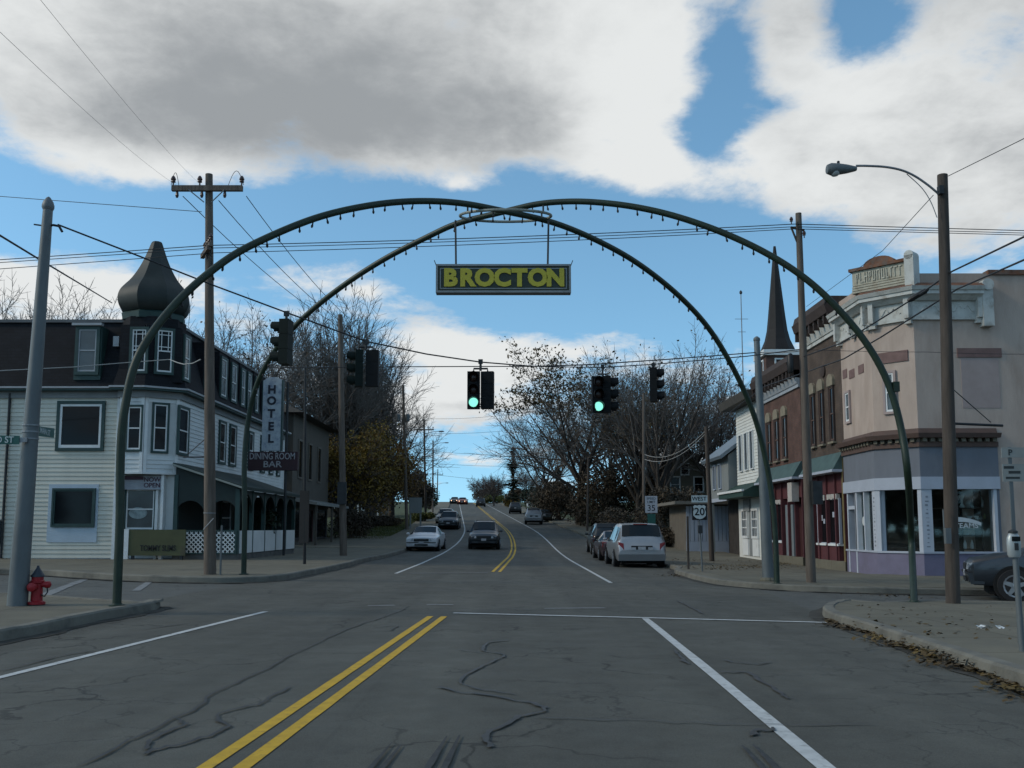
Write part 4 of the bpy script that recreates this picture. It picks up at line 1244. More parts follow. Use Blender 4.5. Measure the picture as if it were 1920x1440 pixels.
y0_, y1_ = 33.62, 37.6
R1, g1f = shop_row('brick_shop', 'narrow brown brick shop with tall arched windows beside the pink corner', y0_, y1_, 10.0, m_brick1, (m_cornice, m_dkbrown), [(0.55, .95), (1.6, 2.0), (2.75, 3.15)], (4.75, 6.75), 1)
mb = MB(); c = g1f.p(2.1, 7.5, 0); mb.lathe([(.24, 0), (.24, .06), (.14, .08)], c, 16, ax=(Vector((-1, 0, 0)), Vector((0, 1, 0)), Vector((0, 0, 1)))); mb.build('round_vent', m_dkbrown, R1)


def shopfront(R, f, wins, awn_z=4.0, door=None, teal=m_teal):
    mb = MB()
    mb.hexa([f.p(0.03, 3.62, .42), f.p(f.L - .03, 3.62, .42), f.p(f.L - .03, 3.62, -.3), f.p(.03, 3.62, -.3)], [f.p(.03, awn_z + .25, .05), f.p(f.L - .03, awn_z + .25, .05), f.p(f.L - .03, awn_z + .25, -.3), f.p(.03, awn_z + .25, -.3)])
    a = mb.build('shop_cornice', teal, R)
    mb = MB(); f.box(mb, .03, f.L - .03, 3.52, 3.615, -.3, .45); mb.build('cornice_edge', m_lintel, a)
    for i in range(int(f.L / .9) + 1):
        u = i * (f.L - .1) / max(1, int(f.L / .9))
        mb = MB(); f.box(mb, u, u + .09, -.2, 3.52, -.3, .06); mb.build('pilaster', m_redpaint, R)
    mb = MB(); f.box(mb, .05, f.L - .05, 2.78, 3.5, -.3, -.02); mb.build('red_panel', m_redpaint, R)
    for (u0, u1) in wins:
        window(R, f, u0, u1, .95, 2.55, m_lintel, None, m_glassdark, fw=.05, o=-.1)
        mb = MB(); n = max(3, int((u1 - u0) / .2))
        for k in range(n):
            ua, ub = u0 + (u1 - u0) * k / n, u0 + (u1 - u0) * (k + 1) / n
            f.box(mb, ua + .01, ub - .01, 2.56 + .03 * (k % 2), 2.76, -.1, .04)
        mb.build('valance', m_valance, R)
        mb = MB(); f.box(mb, u0, u1, .30, .84, -.3, .0); mb.build('stall_riser', m_redpaint, R)
        mb = MB(); f.box(mb, u0 - .05, u1 + .05, .84, .92, -.3, .05); mb.build('shop_sill', m_white, R)
    mb = MB(); f.box(mb, 0, f.L, -.5, .30, -.3, .10); mb.build('step', m_conc, R)
    if door:
        mb = MB(); f.box(mb, door[0], door[1], .1, 2.5, -.3, -.12); mb.build('door', M('dark_red_door_paint', (0.05, 0.016, 0.016), .6, .15, 3), R)
shopfront(R1, g1f, [(0.7, 1.75), (2.0, 3.1)], door=(3.3, 3.85))
mb = MB(); g1f.box(mb, g1f.L - .16, g1f.L - .02, .2, 4.0, 0, .08); mb.build('end_pilaster', M('ochre_paint', (.16, .12, .05), .7, .2, 3), R1)
for u, z, s_ in ((.95, 2.0, .22), (1.25, 1.85, .18), (2.3, 2.1, .2)):      # pale paper notices in the window
    mb = MB(); g1f.box(mb, u, u + s_, z - s_, z, -.078, -.07); mb.build('notice', m_lintel, R1)

y2_ = 44.6
R2, g2f = shop_row('brick_shop', 'red brick shop with teal awning between the brown and white shops', y1_ + .9, y2_, 8.7, m_brick2, (M('pale_metal_frieze', (.34, .36, .38), .5, .15, 3, metal=.2), m_dkbrown), [(1.1, 1.6), (2.35, 2.85), (3.6, 4.1)], (4.55, 6.35), 2)
mb = MB(); mb.box(12.5, 24, y1_, y1_ + .9, -.4, 7.2); mb.build('recessed_passage_wall', m_dkbrown, R2)
shopfront(R2, g2f, [(1.0, 2.9)], door=(4.6, 5.4))
mb = MB(); g2f.box(mb, 3.3, 4.4, .15, 2.5, -.3, -.05); mb.build('grey_panel', M('grey_blue_panel', (.16, .185, .20), .7, .1, 2), R2)
mb = MB(); g2f.box(mb, 4.9, 5.5, 2.6, 3.4, .0, .3); mb.build('hanging_sign_box', m_valance, R2)

# ---------------------------------------------------------------- white clapboard shop
y3_ = 49.6
WS = thing('white_shop', 'white clapboard shop with green awning and paned double doors', 'shop', (12, y2_, 0))
fw_ = Face((12.0, y3_), (12.0, y2_ + .1))
m_wclap = M('white_clapboard_paint', (0.62, 0.62, 0.58), 0.7, 0.07, 2, dirt=(.45, .45, .42), dscale=1.0, dcover=.58)
mb = MB(); mb.box(12.0, 22, y2_ + .1, y3_, 3.4, 8.0); mb.build('wall', m_wclap, WS)
mb = MB(); mb.box(12.0, 22, y2_ + .1, y3_, -.4, 3.4); mb.build('shop_wall', m_wclap, WS)
mb = MB(); siding(mb, fw_, 0, fw_.L, 3.75, 7.7, step=.16); siding(mb, Face((22, y3_), (12, y3_)), 0, 10, 3.75, 7.7, step=.16); mb.build('clapboards', m_wclap, WS, stuff=True)
mb = MB(); mb.hexa([(11.3, y2_, 7.75), (22.5, y2_, 7.75), (22.5, y3_ + .7, 7.75), (11.3, y3_ + .7, 7.75)], [(11.2, y2_, 8.15), (22.5, y2_, 8.6), (22.5, y3_ + .8, 8.6), (11.2, y3_ + .8, 8.15)]); mb.build('roof', m_brroof, WS)
for u in (.75, 1.9, 3.0): window(WS, fw_, u, u + .52, 4.45, 6.3, m_white, None, m_glassdark, fw=.05, o=.03)
mb = MB(); mb.hexa([fw_.p(-.4, 3.0, .95), fw_.p(fw_.L, 3.0, .95), fw_.p(fw_.L, 3.0, .0), fw_.p(-.4, 3.0, 0)], [fw_.p(-.4, 3.25, .95), fw_.p(fw_.L, 3.25, .95), fw_.p(fw_.L, 3.75, 0), fw_.p(-.4, 3.75, 0)]); aw = mb.build('awning', M('dark_green_awning', (.02, .05, .04), .7, .15, 3), WS)
mb = MB(); fw_.box(mb, -.45, fw_.L, 3.25, 3.36, .90, 1.02); mb.build('awning_edge', m_white, aw)
for u in (1.0, 3.0):
    d = window(WS, fw_, u, u + .95, 1.1, 2.35, m_white, None, m_glassdark, fw=.12, name='door', o=.02)
    mb = MB()
    for k in range(1, 3): fw_.box(mb, u + .95 * k / 3 - .025, u + .95 * k / 3 + .025, 1.1, 2.35, .03, .07)
    for k in range(1, 3): fw_.box(mb, u, u + .95, 1.1 + 1.25 * k / 3 - .025, 1.1 + 1.25 * k / 3 + .025, .03, .072)
    mb.build('muntin', m_white, d)
    mb = MB(); fw_.box(mb, u - .1, u + 1.05, .12, .95, .0, .06); mb.build('door_panel', m_white, d)
mb = MB(); fw_.box(mb, 2.2, 2.75, .1, 2.5, -.02, .03); mb.build('centre_post', M('mid_grey_trim', (.2, .21, .21), .7, .1, 3), WS)
mb = MB(); c = fw_.p(1.9, 2.6, 0)
mb.prism([fw_.p(1.4, 2.35, .06), fw_.p(2.6, 2.35, .06), fw_.p(2.6, 2.95, .06), fw_.p(1.4, 2.95, .06)], Vector((-.05, 0, 0))); mb.build('name_board', M('grey_lettered_board', (.24, .25, .25), .7, .4, 9), WS)

# ---------------------------------------------------------------- grey gabled building and the low white-boarded one
GB = thing('grey_building', 'grey clapboard building with slate-blue roof and dark garage opening', 'building', (11.6, 50, 0))
m_greyclap = M('grey_clapboard_paint', (0.20, 0.215, 0.21), 0.8, 0.1, 2, streak=.5)
m_slate = M('slate_blue_metal_roof', (0.16, 0.20, 0.235), 0.5, 0.12, 2, metal=.1)
ya, yb = 50.0, 54.6
mb = MB(); mb.box(11.6, 19, ya, yb, 3.1, 5.4); mb.prism([(11.6, ya, 5.4), (19, ya, 5.4), (15.3, ya, 8.2)], (0, yb - ya, 0)); mb.build('wall', m_greyclap, GB)
mb = MB(); mb.hexa([(11.2, ya - .2, 5.2), (15.3, ya - .2, 8.35), (15.3, yb + .3, 8.35), (11.2, yb + .3, 5.2)], [(11.1, ya - .2, 5.35), (15.3, ya - .2, 8.5), (15.3, yb + .3, 8.5), (11.1, yb + .3, 5.35)]); mb.hexa([(15.3, ya - .2, 8.35), (19.4, ya - .2, 5.2), (19.4, yb + .3, 5.2), (15.3, yb + .3, 8.35)], [(15.3, ya - .2, 8.5), (19.5, ya - .2, 5.35), (19.5, yb + .3, 5.35), (15.3, yb + .3, 8.5)]); mb.build('roof', m_slate, GB)
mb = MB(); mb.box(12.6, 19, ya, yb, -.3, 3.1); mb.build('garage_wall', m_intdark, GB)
mb = MB(); mb.box(11.55, 11.75, yb - .25, yb, -.3, 3.1); mb.build('post', m_greyclap, GB)
mb = MB(); mb.box(11.5, 11.6, ya, yb + .02, 2.95, 3.15); mb.build('fascia', m_lintel, GB)
fgb = Face((11.6, yb), (11.6, ya))
for u in (1.0, 2.4): window(GB, fgb, u, u + .5, 3.7, 5.0, m_lintel, None, m_glasscurt, fw=.06)
window(GB, Face((11.6, ya), (19, ya)), .3, .9, 3.6, 5.0, m_white, None, m_glassdark, fw=.08) if False else None

m_tan0 = M('dark_tan_boards', (0.12, 0.105, 0.085), 0.85, 0.15, 2)
KB = thing('white_boarded_shed', 'low shed of white vertical boards behind the route sign', 'shed', (10.4, 56, gz(11, 56)))
ya = 56.0; g0 = gz(11, 56)
mb = MB(); mb.box(10.42, 13.6, ya + .03, ya + 6, g0 - .3, 2.9); mb.build('wall', m_tan0, KB)
x = 10.4; k = 0
while x < 13.5:
    mb = MB(); mb.box(x, x + .21, ya - .012 * (k % 2), ya + .03, g0 + .75, 2.8); mb.build('board', m_lintel, KB); x += .24; k += 1
mb = MB(); mb.box(10.38, 13.6, ya - .03, ya + .028, g0 - .1, g0 + .74); mb.build('plinth', m_lintel, KB)
mb = MB(); mb.box(9.6, 13.9, ya - .8, ya + 6.3, 2.9, 3.08); mb.build('roof', M('dull_tan_shed_roof', (.15, .14, .12), .8, .2, 3), KB)

# ---------------------------------------------------------------- houses farther off
m_tan = M('tan_clapboard', (0.17, 0.15, 0.115), 0.85, 0.12, 2, streak=.4); m_roofdk = M('dark_shingle_roof', (0.04, 0.038, 0.036), 0.9, 0.25, 3, bump=.4, bscale=10)


def house(label, x0, x1, y0, y1, eave, ridge, wm, rm, name='house', dormer=False, rows=2, porch=True):
    g = gz((x0 + x1) / 2, y0)
    R = thing(name, label, 'house', ((x0 + x1) / 2, y0, g))
    xm = (x0 + x1) / 2
    mb = MB(); mb.box(x0, x1, y0, y1, g - .5, g + eave); mb.prism([(x0, y0, g + eave), (x1, y0, g + eave), (xm, y0, g + ridge)], (0, y1 - y0, 0)); mb.build('wall', wm, R)
    mb = MB(); ov = .45; s_ = (ridge - eave) / (xm - x0)
    for sg in (-1, 1):
        xe = xm + sg * (xm - x0 + ov); ze = g + eave - s_ * ov
        mb.hexa([(xe, y0 - ov, ze), (xm, y0 - ov, g + ridge), (xm, y1 + ov, g + ridge), (xe, y1 + ov, ze)], [(xe, y0 - ov, ze + .18), (xm, y0 - ov, g + ridge + .18), (xm, y1 + ov, g + ridge + .18), (xe, y1 + ov, ze + .18)])
    rf = mb.build('roof', rm, R)
    mb = MB(); mb.box(xm + .6, xm + 1.2, (y0 + y1) / 2, (y0 + y1) / 2 + .6, g + eave, g + ridge + .9); mb.build('chimney', m_brick2, rf)
    f = Face((x0, y0), (x1, y0)); fl_ = Face((x0, y1), (x0, y0)); w_ = x1 - x0
    for r in range(rows):
        z = g + 1.0 + 2.7 * r
        for q in (.22, .68): window(R, f, w_ * q, w_ * q + .9, z, z + 1.5, m_white, m_white, m_glassdark, fw=.1)
        for q in (.2, .6): window(R, fl_, (y1 - y0) * q, (y1 - y0) * q + .9, z, z + 1.5, m_white, m_white, m_glassdark, fw=.1)
    window(R, f, w_ * .5 - .4, w_ * .5 + .4, g + eave + .25, g + eave + 1.35, m_white, m_white, m_glassdark, fw=.08)
    if porch:
        mb = MB(); mb.hexa([(x0 - .3, y0 - 2, g + 2.5), (x1 + .3, y0 - 2, g + 2.5), (x1 + .3, y0, g + 2.9), (x0 - .3, y0, g + 2.9)], [(x0 - .3, y0 - 2, g + 2.65), (x1 + .3, y0 - 2, g + 2.65), (x1 + .3, y0, g + 3.3), (x0 - .3, y0, g + 3.3)]); mb.build('porch_roof', rm, R)
        for q in (.02, .35, .65, .98):
            mb = MB(); mb.box(x0 + w_ * q - .08, x0 + w_ * q + .08, y0 - 1.9, y0 - 1.74, g - .3, g + 2.5); mb.build('porch_post', m_white, R)
    return R


house('tan gabled house with a porch set back beyond the grey building', 15.0, 20.2, 95, 105, 5.2, 7.9, m_tan, m_roofdk)
house('small white house far up the right side of the road', 3.2, 8.2, 196, 206, 3.2, 5.6, m_white, m_roofdk, rows=1)
house('grey-brown house among bushes on the right before the big maple', 17, 25, 112, 122, 4.6, 7.6, m_brown, m_roofdk)
house('dim house behind yellow shrubs on the left side of the road', -24, -16.5, 118, 128, 4.6, 7.8, m_brown, m_roofdk)

# ---------------------------------------------------------------- church with the dark spire
CH = thing('church', 'church with tall dark flared spire rising behind the brick shops', 'church', (21.4, 76, gz(21, 76)))
m_spire = M('dark_spire_shingles', (0.013, 0.011, 0.011), 0.75, 0.25, 2, bump=.4, bscale=12)
sx, sy = P(1458, 655, 76).x, 76.0
zb0, zt0 = P(1458, 655, 76).z, P(1446, 462, 76).z
hw0 = 32 * 76 / F
prof = [(hw0 * 1.02, zb0 - .3), (hw0 * .98, zb0), (hw0 * .82, zb0 + .8), (hw0 * .66, zb0 + 1.9), (hw0 * .52, zb0 + 3.4), (hw0 * .40, zb0 + 5.0), (hw0 * .2, zb0 + 6.6 + 0), (.1, zt0)]
mb = MB(); mb.lathe([(hw0 * 1.02, zb0 - .3), (hw0 * .98, zb0), (hw0 * .74, zb0 + .75), (hw0 * .60, zb0 + 1.6), (hw0 * .50, zb0 + 2.8), (.10, zt0)], (sx, sy, 0), 8, rot=pi / 8); mb.build('spire', m_spire, CH)
mb = MB(); mb.box(sx - 1.35, sx + 1.35, sy - 1.35, sy + 1.35, 0, zb0 - .25); mb.build('tower', m_brick2, CH)
mb = MB(); mb.box(sx - 1.6, sx + 1.6, sy - 1.6, sy + 1.6, zb0 - .75, zb0 - .3); mb.build('tower_cornice', m_white, CH)
for sg in (-1, 1):
    f = Face((sx - 1.35, sy - 1.35), (sx + 1.35, sy - 1.35)) if sg < 0 else Face((sx - 1.35, sy + 1.35), (sx - 1.35, sy - 1.35))
    window(CH, f, .8, 1.9, zb0 - 3.2, zb0 - 1.1, m_white, None, m_dkbrown, fw=.12, name='louvre')
mb = MB(); mb.box(sx - 1, sx + 9, sy + 1, sy + 16, 0, 7); mb.prism([(sx - 1.4, sy + 1, 7), (sx + 9.4, sy + 1, 7), (sx + 4, sy + 1, 12)], (0, 15, 0)); mb.build('nave', m_brick2, CH)

AM = thing('radio_mast', 'thin radio mast with a round tip beside the church spire', 'mast', (P(1393, 760, 70).x, 70, gz(17, 70)))
xm = P(1393, 700, 70).x; zt = P(1393, 550, 70).z
mb = MB(); mb.tube([(xm, 70, 0), (xm, 70, zt)], [.06, .035], 6); mb.build('mast', m_steel, AM)
mb = MB(); mb.lathe([(.02, -.1), (.11, 0), (.11, .12), (.02, .24)], (xm, 70, zt), 10); mb.build('tip', m_dkmetal, AM)
for k in range(2):
    mb = MB(); mb.tube([(xm - .5 + k * .2, 70, zt - 2 - k), (xm + .5 - k * .2, 70, zt - 2 - k)], .02, 5); mb.build('crossbar', m_steel, AM)
# ================================================================ the double arch
def G15(u, v): return G(u, v, .15)
legNL, legFR, legFL, legNR = G15(219, 1136), G15(1457, 1095), G15(457, 1077), G15(1714, 1130)
AR = thing('double_arch', 'pair of crossing green tubular arches with light bulbs spanning the intersection', 'arch', (0, 20.4, 0))
CEN = Vector(((legNL.x + legFR.x + legFL.x + legNR.x) / 4, 20.4))
bulb_mesh = None


def arch(A, B, trace, rad):
    """trace = picture points on the arch; they are carried onto the arch's own upright plane A-CEN-B"""
    A2, B2 = Vector((A.x, A.y)), Vector((B.x, B.y))
    half = A2.lerp(B2, .5)
    ctl = CEN * 2 - half            # quadratic plan line A - CEN - B
    def plan(t): return A2 * (1 - t) ** 2 + ctl * 2 * t * (1 - t) + B2 * t * t
    pts = []
    for (u, v) in trace:
        k = (u - CX) / F
        # the picture column fixes t (account for the pitch through a short iteration)
        kk = k
        lo, hi = 0.0, 1.0
        d = ray(u, v); kk = d.x / d.y
        def g(t):
            p = plan(t); return p.x - kk * p.y
        for _ in range(40):
            m_ = (lo + hi) / 2
            if (g(m_) > 0) == (g(1.0) > 0): hi = m_
            else: lo = m_
        p = plan((lo + hi) / 2)
        pts.append(P(u, v, p.y))
    pts[0] = Vector((A.x, A.y, A.z - .12)); pts[-1] = Vector((B.x, B.y, B.z - .12))
    pts[1].x, pts[1].y = pts[1].x * .3 + A.x * .7, pts[1].y * .3 + A.y * .7
    pts[-2].x, pts[-2].y = pts[-2].x * .3 + B.x * .7, pts[-2].y * .3 + B.y * .7
    sp = smooth_path(pts, 8)
    for _ in range(3):   # ease out the unevenness of the trace
        sp = [sp[0]] + [(sp[i - 1] + sp[i] * 2 + sp[i + 1]) / 4 for i in range(1, len(sp) - 1)] + [sp[-1]]
    return sp


tr1 = [(219, 1136), (222, 980), (226, 850), (234, 765), (260, 665), (330, 568), (420, 490), (500, 446), (600, 406), (700, 384), (785, 377), (865, 381), (945, 396), (1040, 418), (1130, 456), (1205, 500), (1282, 563), (1342, 634), (1398, 738), (1430, 835), (1446, 960), (1457, 1095)]
tr2 = [(457, 1077), (456, 960), (458, 870), (465, 790), (482, 720), (520, 650), (572, 593), (640, 538), (720, 486), (800, 445), (860, 418), (945, 397), (1005, 383), (1060, 378), (1115, 379), (1185, 387), (1262, 404), (1350, 434), (1432, 472), (1502, 516), (1560, 567), (1620, 637), (1664, 715), (1690, 805), (1703, 900), (1709, 1010), (1714, 1130)]
s1 = arch(legNL, legFR, tr1, .08); s2 = arch(legFL, legNR, tr2, .08)
bm_ = MB(); bm_.lathe([(.013, 0), (.015, -.05), (.017, -.06), (.024, -.08), (.024, -.10), (.012, -.125)], (0, 0, 0), 8)
for sp in (s1, s2):
    mb = MB(); n = len(sp)
    mb.tube(sp, [.072 - .004 * sin(pi * i / (n - 1)) for i in range(n)], 12); tube_o = mb.build('arch_tube', m_archgreen, AR, smooth=True)
    for e in (sp[0], sp[-1]):
        mb = MB(); mb.lathe([(.13, 0), (.13, .025), (.085, .03), (.08, .05)], (e.x, e.y, e.z + .115), 14); mb.build('base_plate', m_archgreen, AR, smooth=True)
    acc = 0.0
    for a, b in zip(sp[:-1], sp[1:]):
        L_ = (b - a).length; acc += L_
        if acc > .34:
            acc -= .34
            if a.z > 5.3:
                if bulb_mesh is None:
                    o = bm_.build('bulb', m_blackpl, AR, local=True); bulb_mesh = o.data
                    o.location = Vector((a.x, a.y, a.z - .062)) - AR.location
                else:
                    share('bulb', bulb_mesh, AR, (a.x, a.y, a.z - .062), rot=(random.uniform(-.25, .25), random.uniform(-.25, .25), 0))
# ring round the crossing
rcx = P(948, 405, CEN.y); mb = MB(); R_ = 88 * CEN.y / F
pts = [Vector((rcx.x + R_ * cos(2 * pi * i / 40), CEN.y + R_ * .85 * sin(2 * pi * i / 40), rcx.z + .16 * sin(2 * pi * i / 40))) for i in range(41)]
mb.tube(pts, .032, 8, cap=False); mb.build('ring', M('weathered_ring_paint', (0.22, 0.24, 0.21), .5, .35, 4), AR, smooth=True)
mb = MB()
for k in (4, 16, 24, 36):
    q = pts[k]; mb.tube([q, q + Vector((0, 0, .16))], .02, 6)
mb.build('ring_clip', m_dkmetal, AR)
# service junction box on the right leg
q = min((p for p in s2 if p.x > 3), key=lambda p: abs(p.z - P(1680, 722, p.y).z)); mb = MB(); mb.obox(q + Vector((.11, -.02, 0)), (.06, 0, 0), (0, .07, 0), (0, 0, .10)); mb.build('junction_box', m_archgreen, AR)

# ---------------------------------------------------------------- BROCTON sign
YB = CEN.y
BS = thing('hanging_sign', 'long dark green sign reading BROCTON in yellow hung from the arch crossing', 'sign', (0, YB, P(943, 550, YB).z))
m_sgn = M('dark_green_sign_face', (0.026, 0.036, 0.022), 0.5, 0.15, 3)
m_sgnfr = M('silver_sign_frame', (0.20, 0.21, 0.21), 0.4, 0.12, 4, metal=.4)
m_yel = M('sign_yellow', (0.42, 0.37, 0.035), 0.55, 0.08, 4)
xl, xr = P(818, 524, YB).x, P(1070, 524, YB).x; zt, zb_ = P(944, 498, YB).z, P(944, 551, YB).z
mb = MB(); mb.box(xl + .03, xr - .03, YB - .10, YB + .10, zb_ + .03, zt - .03); mb.build('panel', m_sgn, BS)
def frame_box(mb, x0, x1, z0, z1, w, y0, y1):
    mb.box(x0, x1, y0, y1, z1 - w, z1); mb.box(x0, x1, y0, y1, z0, z0 + w); mb.box(x0, x0 + w, y0, y1, z0 + w, z1 - w); mb.box(x1 - w, x1, y0, y1, z0 + w, z1 - w)
mb = MB(); frame_box(mb, xl, xr, zb_, zt, .045, YB - .13, YB + .13); mb.build('frame', m_sgnfr, BS)
mb = MB(); frame_box(mb, xl + .09, xr - .09, zb_ + .085, zt - .085, .022, YB - .112, YB - .1); mb.build('inner_border', m_sgnfr, BS)
lx = [P(u, 524, YB).x for u in (845, 876, 909, 942, 974, 1008, 1041)]
for ch, x in zip('BROCTON', lx):
    text('letter', ch, m_yel, BS, (x, YB - .115, P(944, 524.5, YB).z), .53, ext=.012, bold=.028, sx=1.0)
for u, vt in ((855, 418), (1027, 418)):
    mb = MB(); b_ = P(u, 498, YB); t_ = P(u + (1.5 if u > 900 else -1), vt, YB); mb.tube([(b_.x, YB, zt - .01), (t_.x, YB, t_.z + .06)], .022, 8); mb.build('hanger_rod', m_dkmetal, BS)
for x, s_ in ((xl, -1), (xr, 1)):
    mb = MB(); mb.tube([(x, YB, zt - .01), (x + s_ * .03, YB, zt + .07), (x + s_ * .05, YB, zt + .12)], .010, 5); mb.build('corner_hook', m_dkmetal, BS)

# ================================================================ poles
def pole_path(bu, bv, tu, tv, dz=.15):
    b = G(bu, bv, dz); t = P(tu, tv, b.y)
    return b, t


def wpole(name, label, bu, bv, tu, tv, r0, r1, m, dz=.15, dep=None, group=None):
    if dep is None: b, t = pole_path(bu, bv, tu, tv, dz)
    else:
        b = P(bu, bv, dep); b.z = gz(b.x, dep); t = P(tu, tv, dep)
    o = thing(name, label, 'pole', tuple(b), group)
    mb = MB(); n = 7
    mb.tube([Vector((b.x, b.y, b.z - .1)).lerp(t, i / n) for i in range(n + 1)], [r0 + (r1 - r0) * i / n for i in range(n + 1)], 12)
    mb.build('shaft', m, o, smooth=True)
    return o, b, t


def insulator(parent, p, s=1.0, m=m_ceram):
    return MB().lathe([(.015 * s, 0), (.015 * s, .06 * s), (.045 * s, .07 * s), (.035 * s, .10 * s), (.05 * s, .12 * s), (.03 * s, .17 * s), (.01 * s, .19 * s)], p, 8).build('insulator', m, parent, smooth=True)


# near left grey signal pole
NP, nb_, nt_ = wpole('signal_pole', 'tall grey tapered steel pole with street signs beside the red hydrant', 32, 1134, 90, 392, .160, .080, m_galv)
mb = MB(); mb.lathe([(.082, -.02), (.10, .02), (.10, .07), (.082, .13), (.035, .20), (.01, .22)], nt_, 12); mb.build('cap', m_galv, NP, smooth=True)
for v in (806, 818, 831):
    f = (1134 - v) / (1134 - 392); c = nb_.lerp(nt_, f); mb = MB(); mb.lathe([(.137, -.012), (.137, .012)], c, 14); mb.build('strap', m_steel, NP)
mb = MB(); q = P(100, 422, nb_.y); mb.tube([nb_.lerp(nt_, .955), q], .02, 6); mb.tube([q, q + Vector((.1, 0, -.02)), q + Vector((.16, 0, -.12))], .022, 6); mb.build('span_clamp', m_dkmetal, NP)
mb = MB(); q = nb_.lerp(nt_, .955); mb.tube([q, q + Vector((-.22, 0, .03))], .014, 6); mb.build('bolt', m_dkmetal, NP)
m_sgreen = M('street_sign_green', (0.012, 0.085, 0.07), 0.45, 0.1, 3); m_swhite = M('sign_reflective_white', (0.42, 0.47, 0.47), 0.5, 0.08, 4)
yp = nb_.y - .19
SS = thing('street_sign', 'green street name blade pointing left from the grey pole', 'street sign', tuple(P(0, 830, yp)))
a, b = P(-75, 827, yp), P(36, 825, yp)
mb = MB(); mb.hexa([(a.x, yp, P(0, 833, yp).z), (b.x, yp, P(36, 833, yp).z), (b.x, yp + .012, P(36, 833, yp).z), (a.x, yp + .012, P(0, 833, yp).z)], [(a.x, yp, P(0, 815, yp).z), (b.x, yp, P(36, 817, yp).z), (b.x, yp + .012, P(36, 817, yp).z), (a.x, yp + .012, P(0, 815, yp).z)]); bl = mb.build('blade', m_sgreen, SS)
text('lettering', 'HIGHLAND ST', m_swhite, SS, (P(-26, 825, yp).x, yp - .004, P(0, 825, yp).z), .15, ext=.002, bold=.002, sx=.95)
mb = MB(); mb.box(b.x - .02, b.x + .12, yp + .012, yp + .05, P(36, 829, yp).z, P(36, 820, yp).z); mb.build('bracket', m_steel, SS)
SS2 = thing('street_sign', 'green street name blade angled away from the grey pole towards the hotel window', 'street sign', tuple(P(70, 810, nb_.y)))
a = P(67, 808, nb_.y - .02); b = P(101, 812, nb_.y + 1.0)
up_ = Vector((0, 0, .085)); nn_ = (b - a).cross(up_).normalized() * .006
mb = MB(); mb.hexa([a - up_ - nn_, b - up_ - nn_, b - up_ + nn_, a - up_ + nn_], [a + up_ - nn_, b + up_ - nn_, b + up_ + nn_, a + up_ + nn_]); mb.build('blade', m_sgreen, SS2)
xd = (b - a); xd.z = 0
text('lettering', 'MAIN ST', m_swhite, SS2, a.lerp(b, .5) + Vector((.0, -.012, 0)) + (Vector((xd.y, -xd.x, 0)).normalized() * .008), .14, xdir=tuple(xd), ext=.002, bold=.002, sx=1.1)

# left utility pole with crossarms
UP, ub_, ut_ = wpole('utility_pole', 'weathered wooden utility pole with crossarm in front of the hotel porch', 394, 1077, 392, 327, .165, .10, m_wood)
def along(b, t, v, base_v, top_v): return b.lerp(t, (base_v - v) / (base_v - top_v))
yU = ub_.y
def arm(o, c, half, w=.06, h=.06, skew=0.0, name='crossarm', m=m_wood):
    d = Vector((cos(skew), sin(skew), 0)); n = Vector((-sin(skew), cos(skew), 0))
    MB().obox(c - n * .15, d * half, n * w, (0, 0, h)).build(name, m, o); return c - n * .15, d
c, d = arm(UP, P(392, 357, yU), 68 * yU / F, .055, .075)
for k in (-.97, -.22, .97): insulator(UP, c + d * (68 * yU / F * k) + Vector((0, 0, .075)), 1.5)
for k in (-.85, -.15, .5): MB().lathe([(.03, -.26), (.05, -.2), (.035, -.1), (.02, -.07)], c + d * (68 * yU / F * k), 8).build('insulator', m_ceram, UP)
mb = MB()
for s_ in (-1, 1): mb.tube([c + d * s_ * .5 + Vector((0, -.06, -.05)), P(392, 382, yU) + Vector((s_ * .1, -.12, 0))], .016, 6)
mb.build('brace', m_steel, UP)
mb = MB()
for (k0, k1, hh) in ((.55, .95, .4), (-.95, -.75, .35)):
    mb.tube([c + d * (1.05 * (k0 + (k1 - k0) * i / 10)) + Vector((0, 0, .1 + hh * sin(pi * i / 10))) for i in range(11)], .008, 4)
mb.build('jumper_wire', m_wire, UP)
c2, d2 = arm(UP, P(400, 468, yU), .52, .05, .06, skew=radians(-62)); c2b, _ = arm(UP, P(396, 474, yU), .5, .05, .06, skew=radians(-62))
for k in (-.8, .1, .45, .85): insulator(UP, c2 + d2 * (.52 * k) + Vector((0, 0, .06)), 1.3)
mb = MB(); mb.tube([c2 + d2 * .4, P(392, 520, yU) + Vector((.1, -.1, 0))], .018, 6); mb.tube([c2b + d2 * .1, P(392, 510, yU)], .018, 6); mb.build('brace', m_dkmetal, UP)
# banner bracket and small hardware low on the pole
mb = MB(); q = P(392, 857, yU); mb.tube([q, P(344, 857, yU)], .02, 6); mb.tube([P(386, 822, yU), P(352, 852, yU)], .012, 5); mb.build('banner_bracket', m_dkmetal, UP)
mb = MB(); q = P(393, 962, yU); mb.lathe([(.165, -.012), (.165, .012)], q, 12); mb.tube([P(386, 993, yU) + Vector((0, -.2, 0)), P(405, 972, yU) + Vector((0, -.2, 0))], .015, 5); mb.build('strap', m_steel, UP)
GPp = thing('sign_post', 'thin grey steel post close beside the left utility pole', 'post', tuple(G15(413, 1078)))
q = G15(413, 1078); MB().tube([(q.x, q.y, q.z - .1), (q.x, q.y, P(413, 985, q.y).z)], .028, 6).build('shaft', m_galv, GPp)

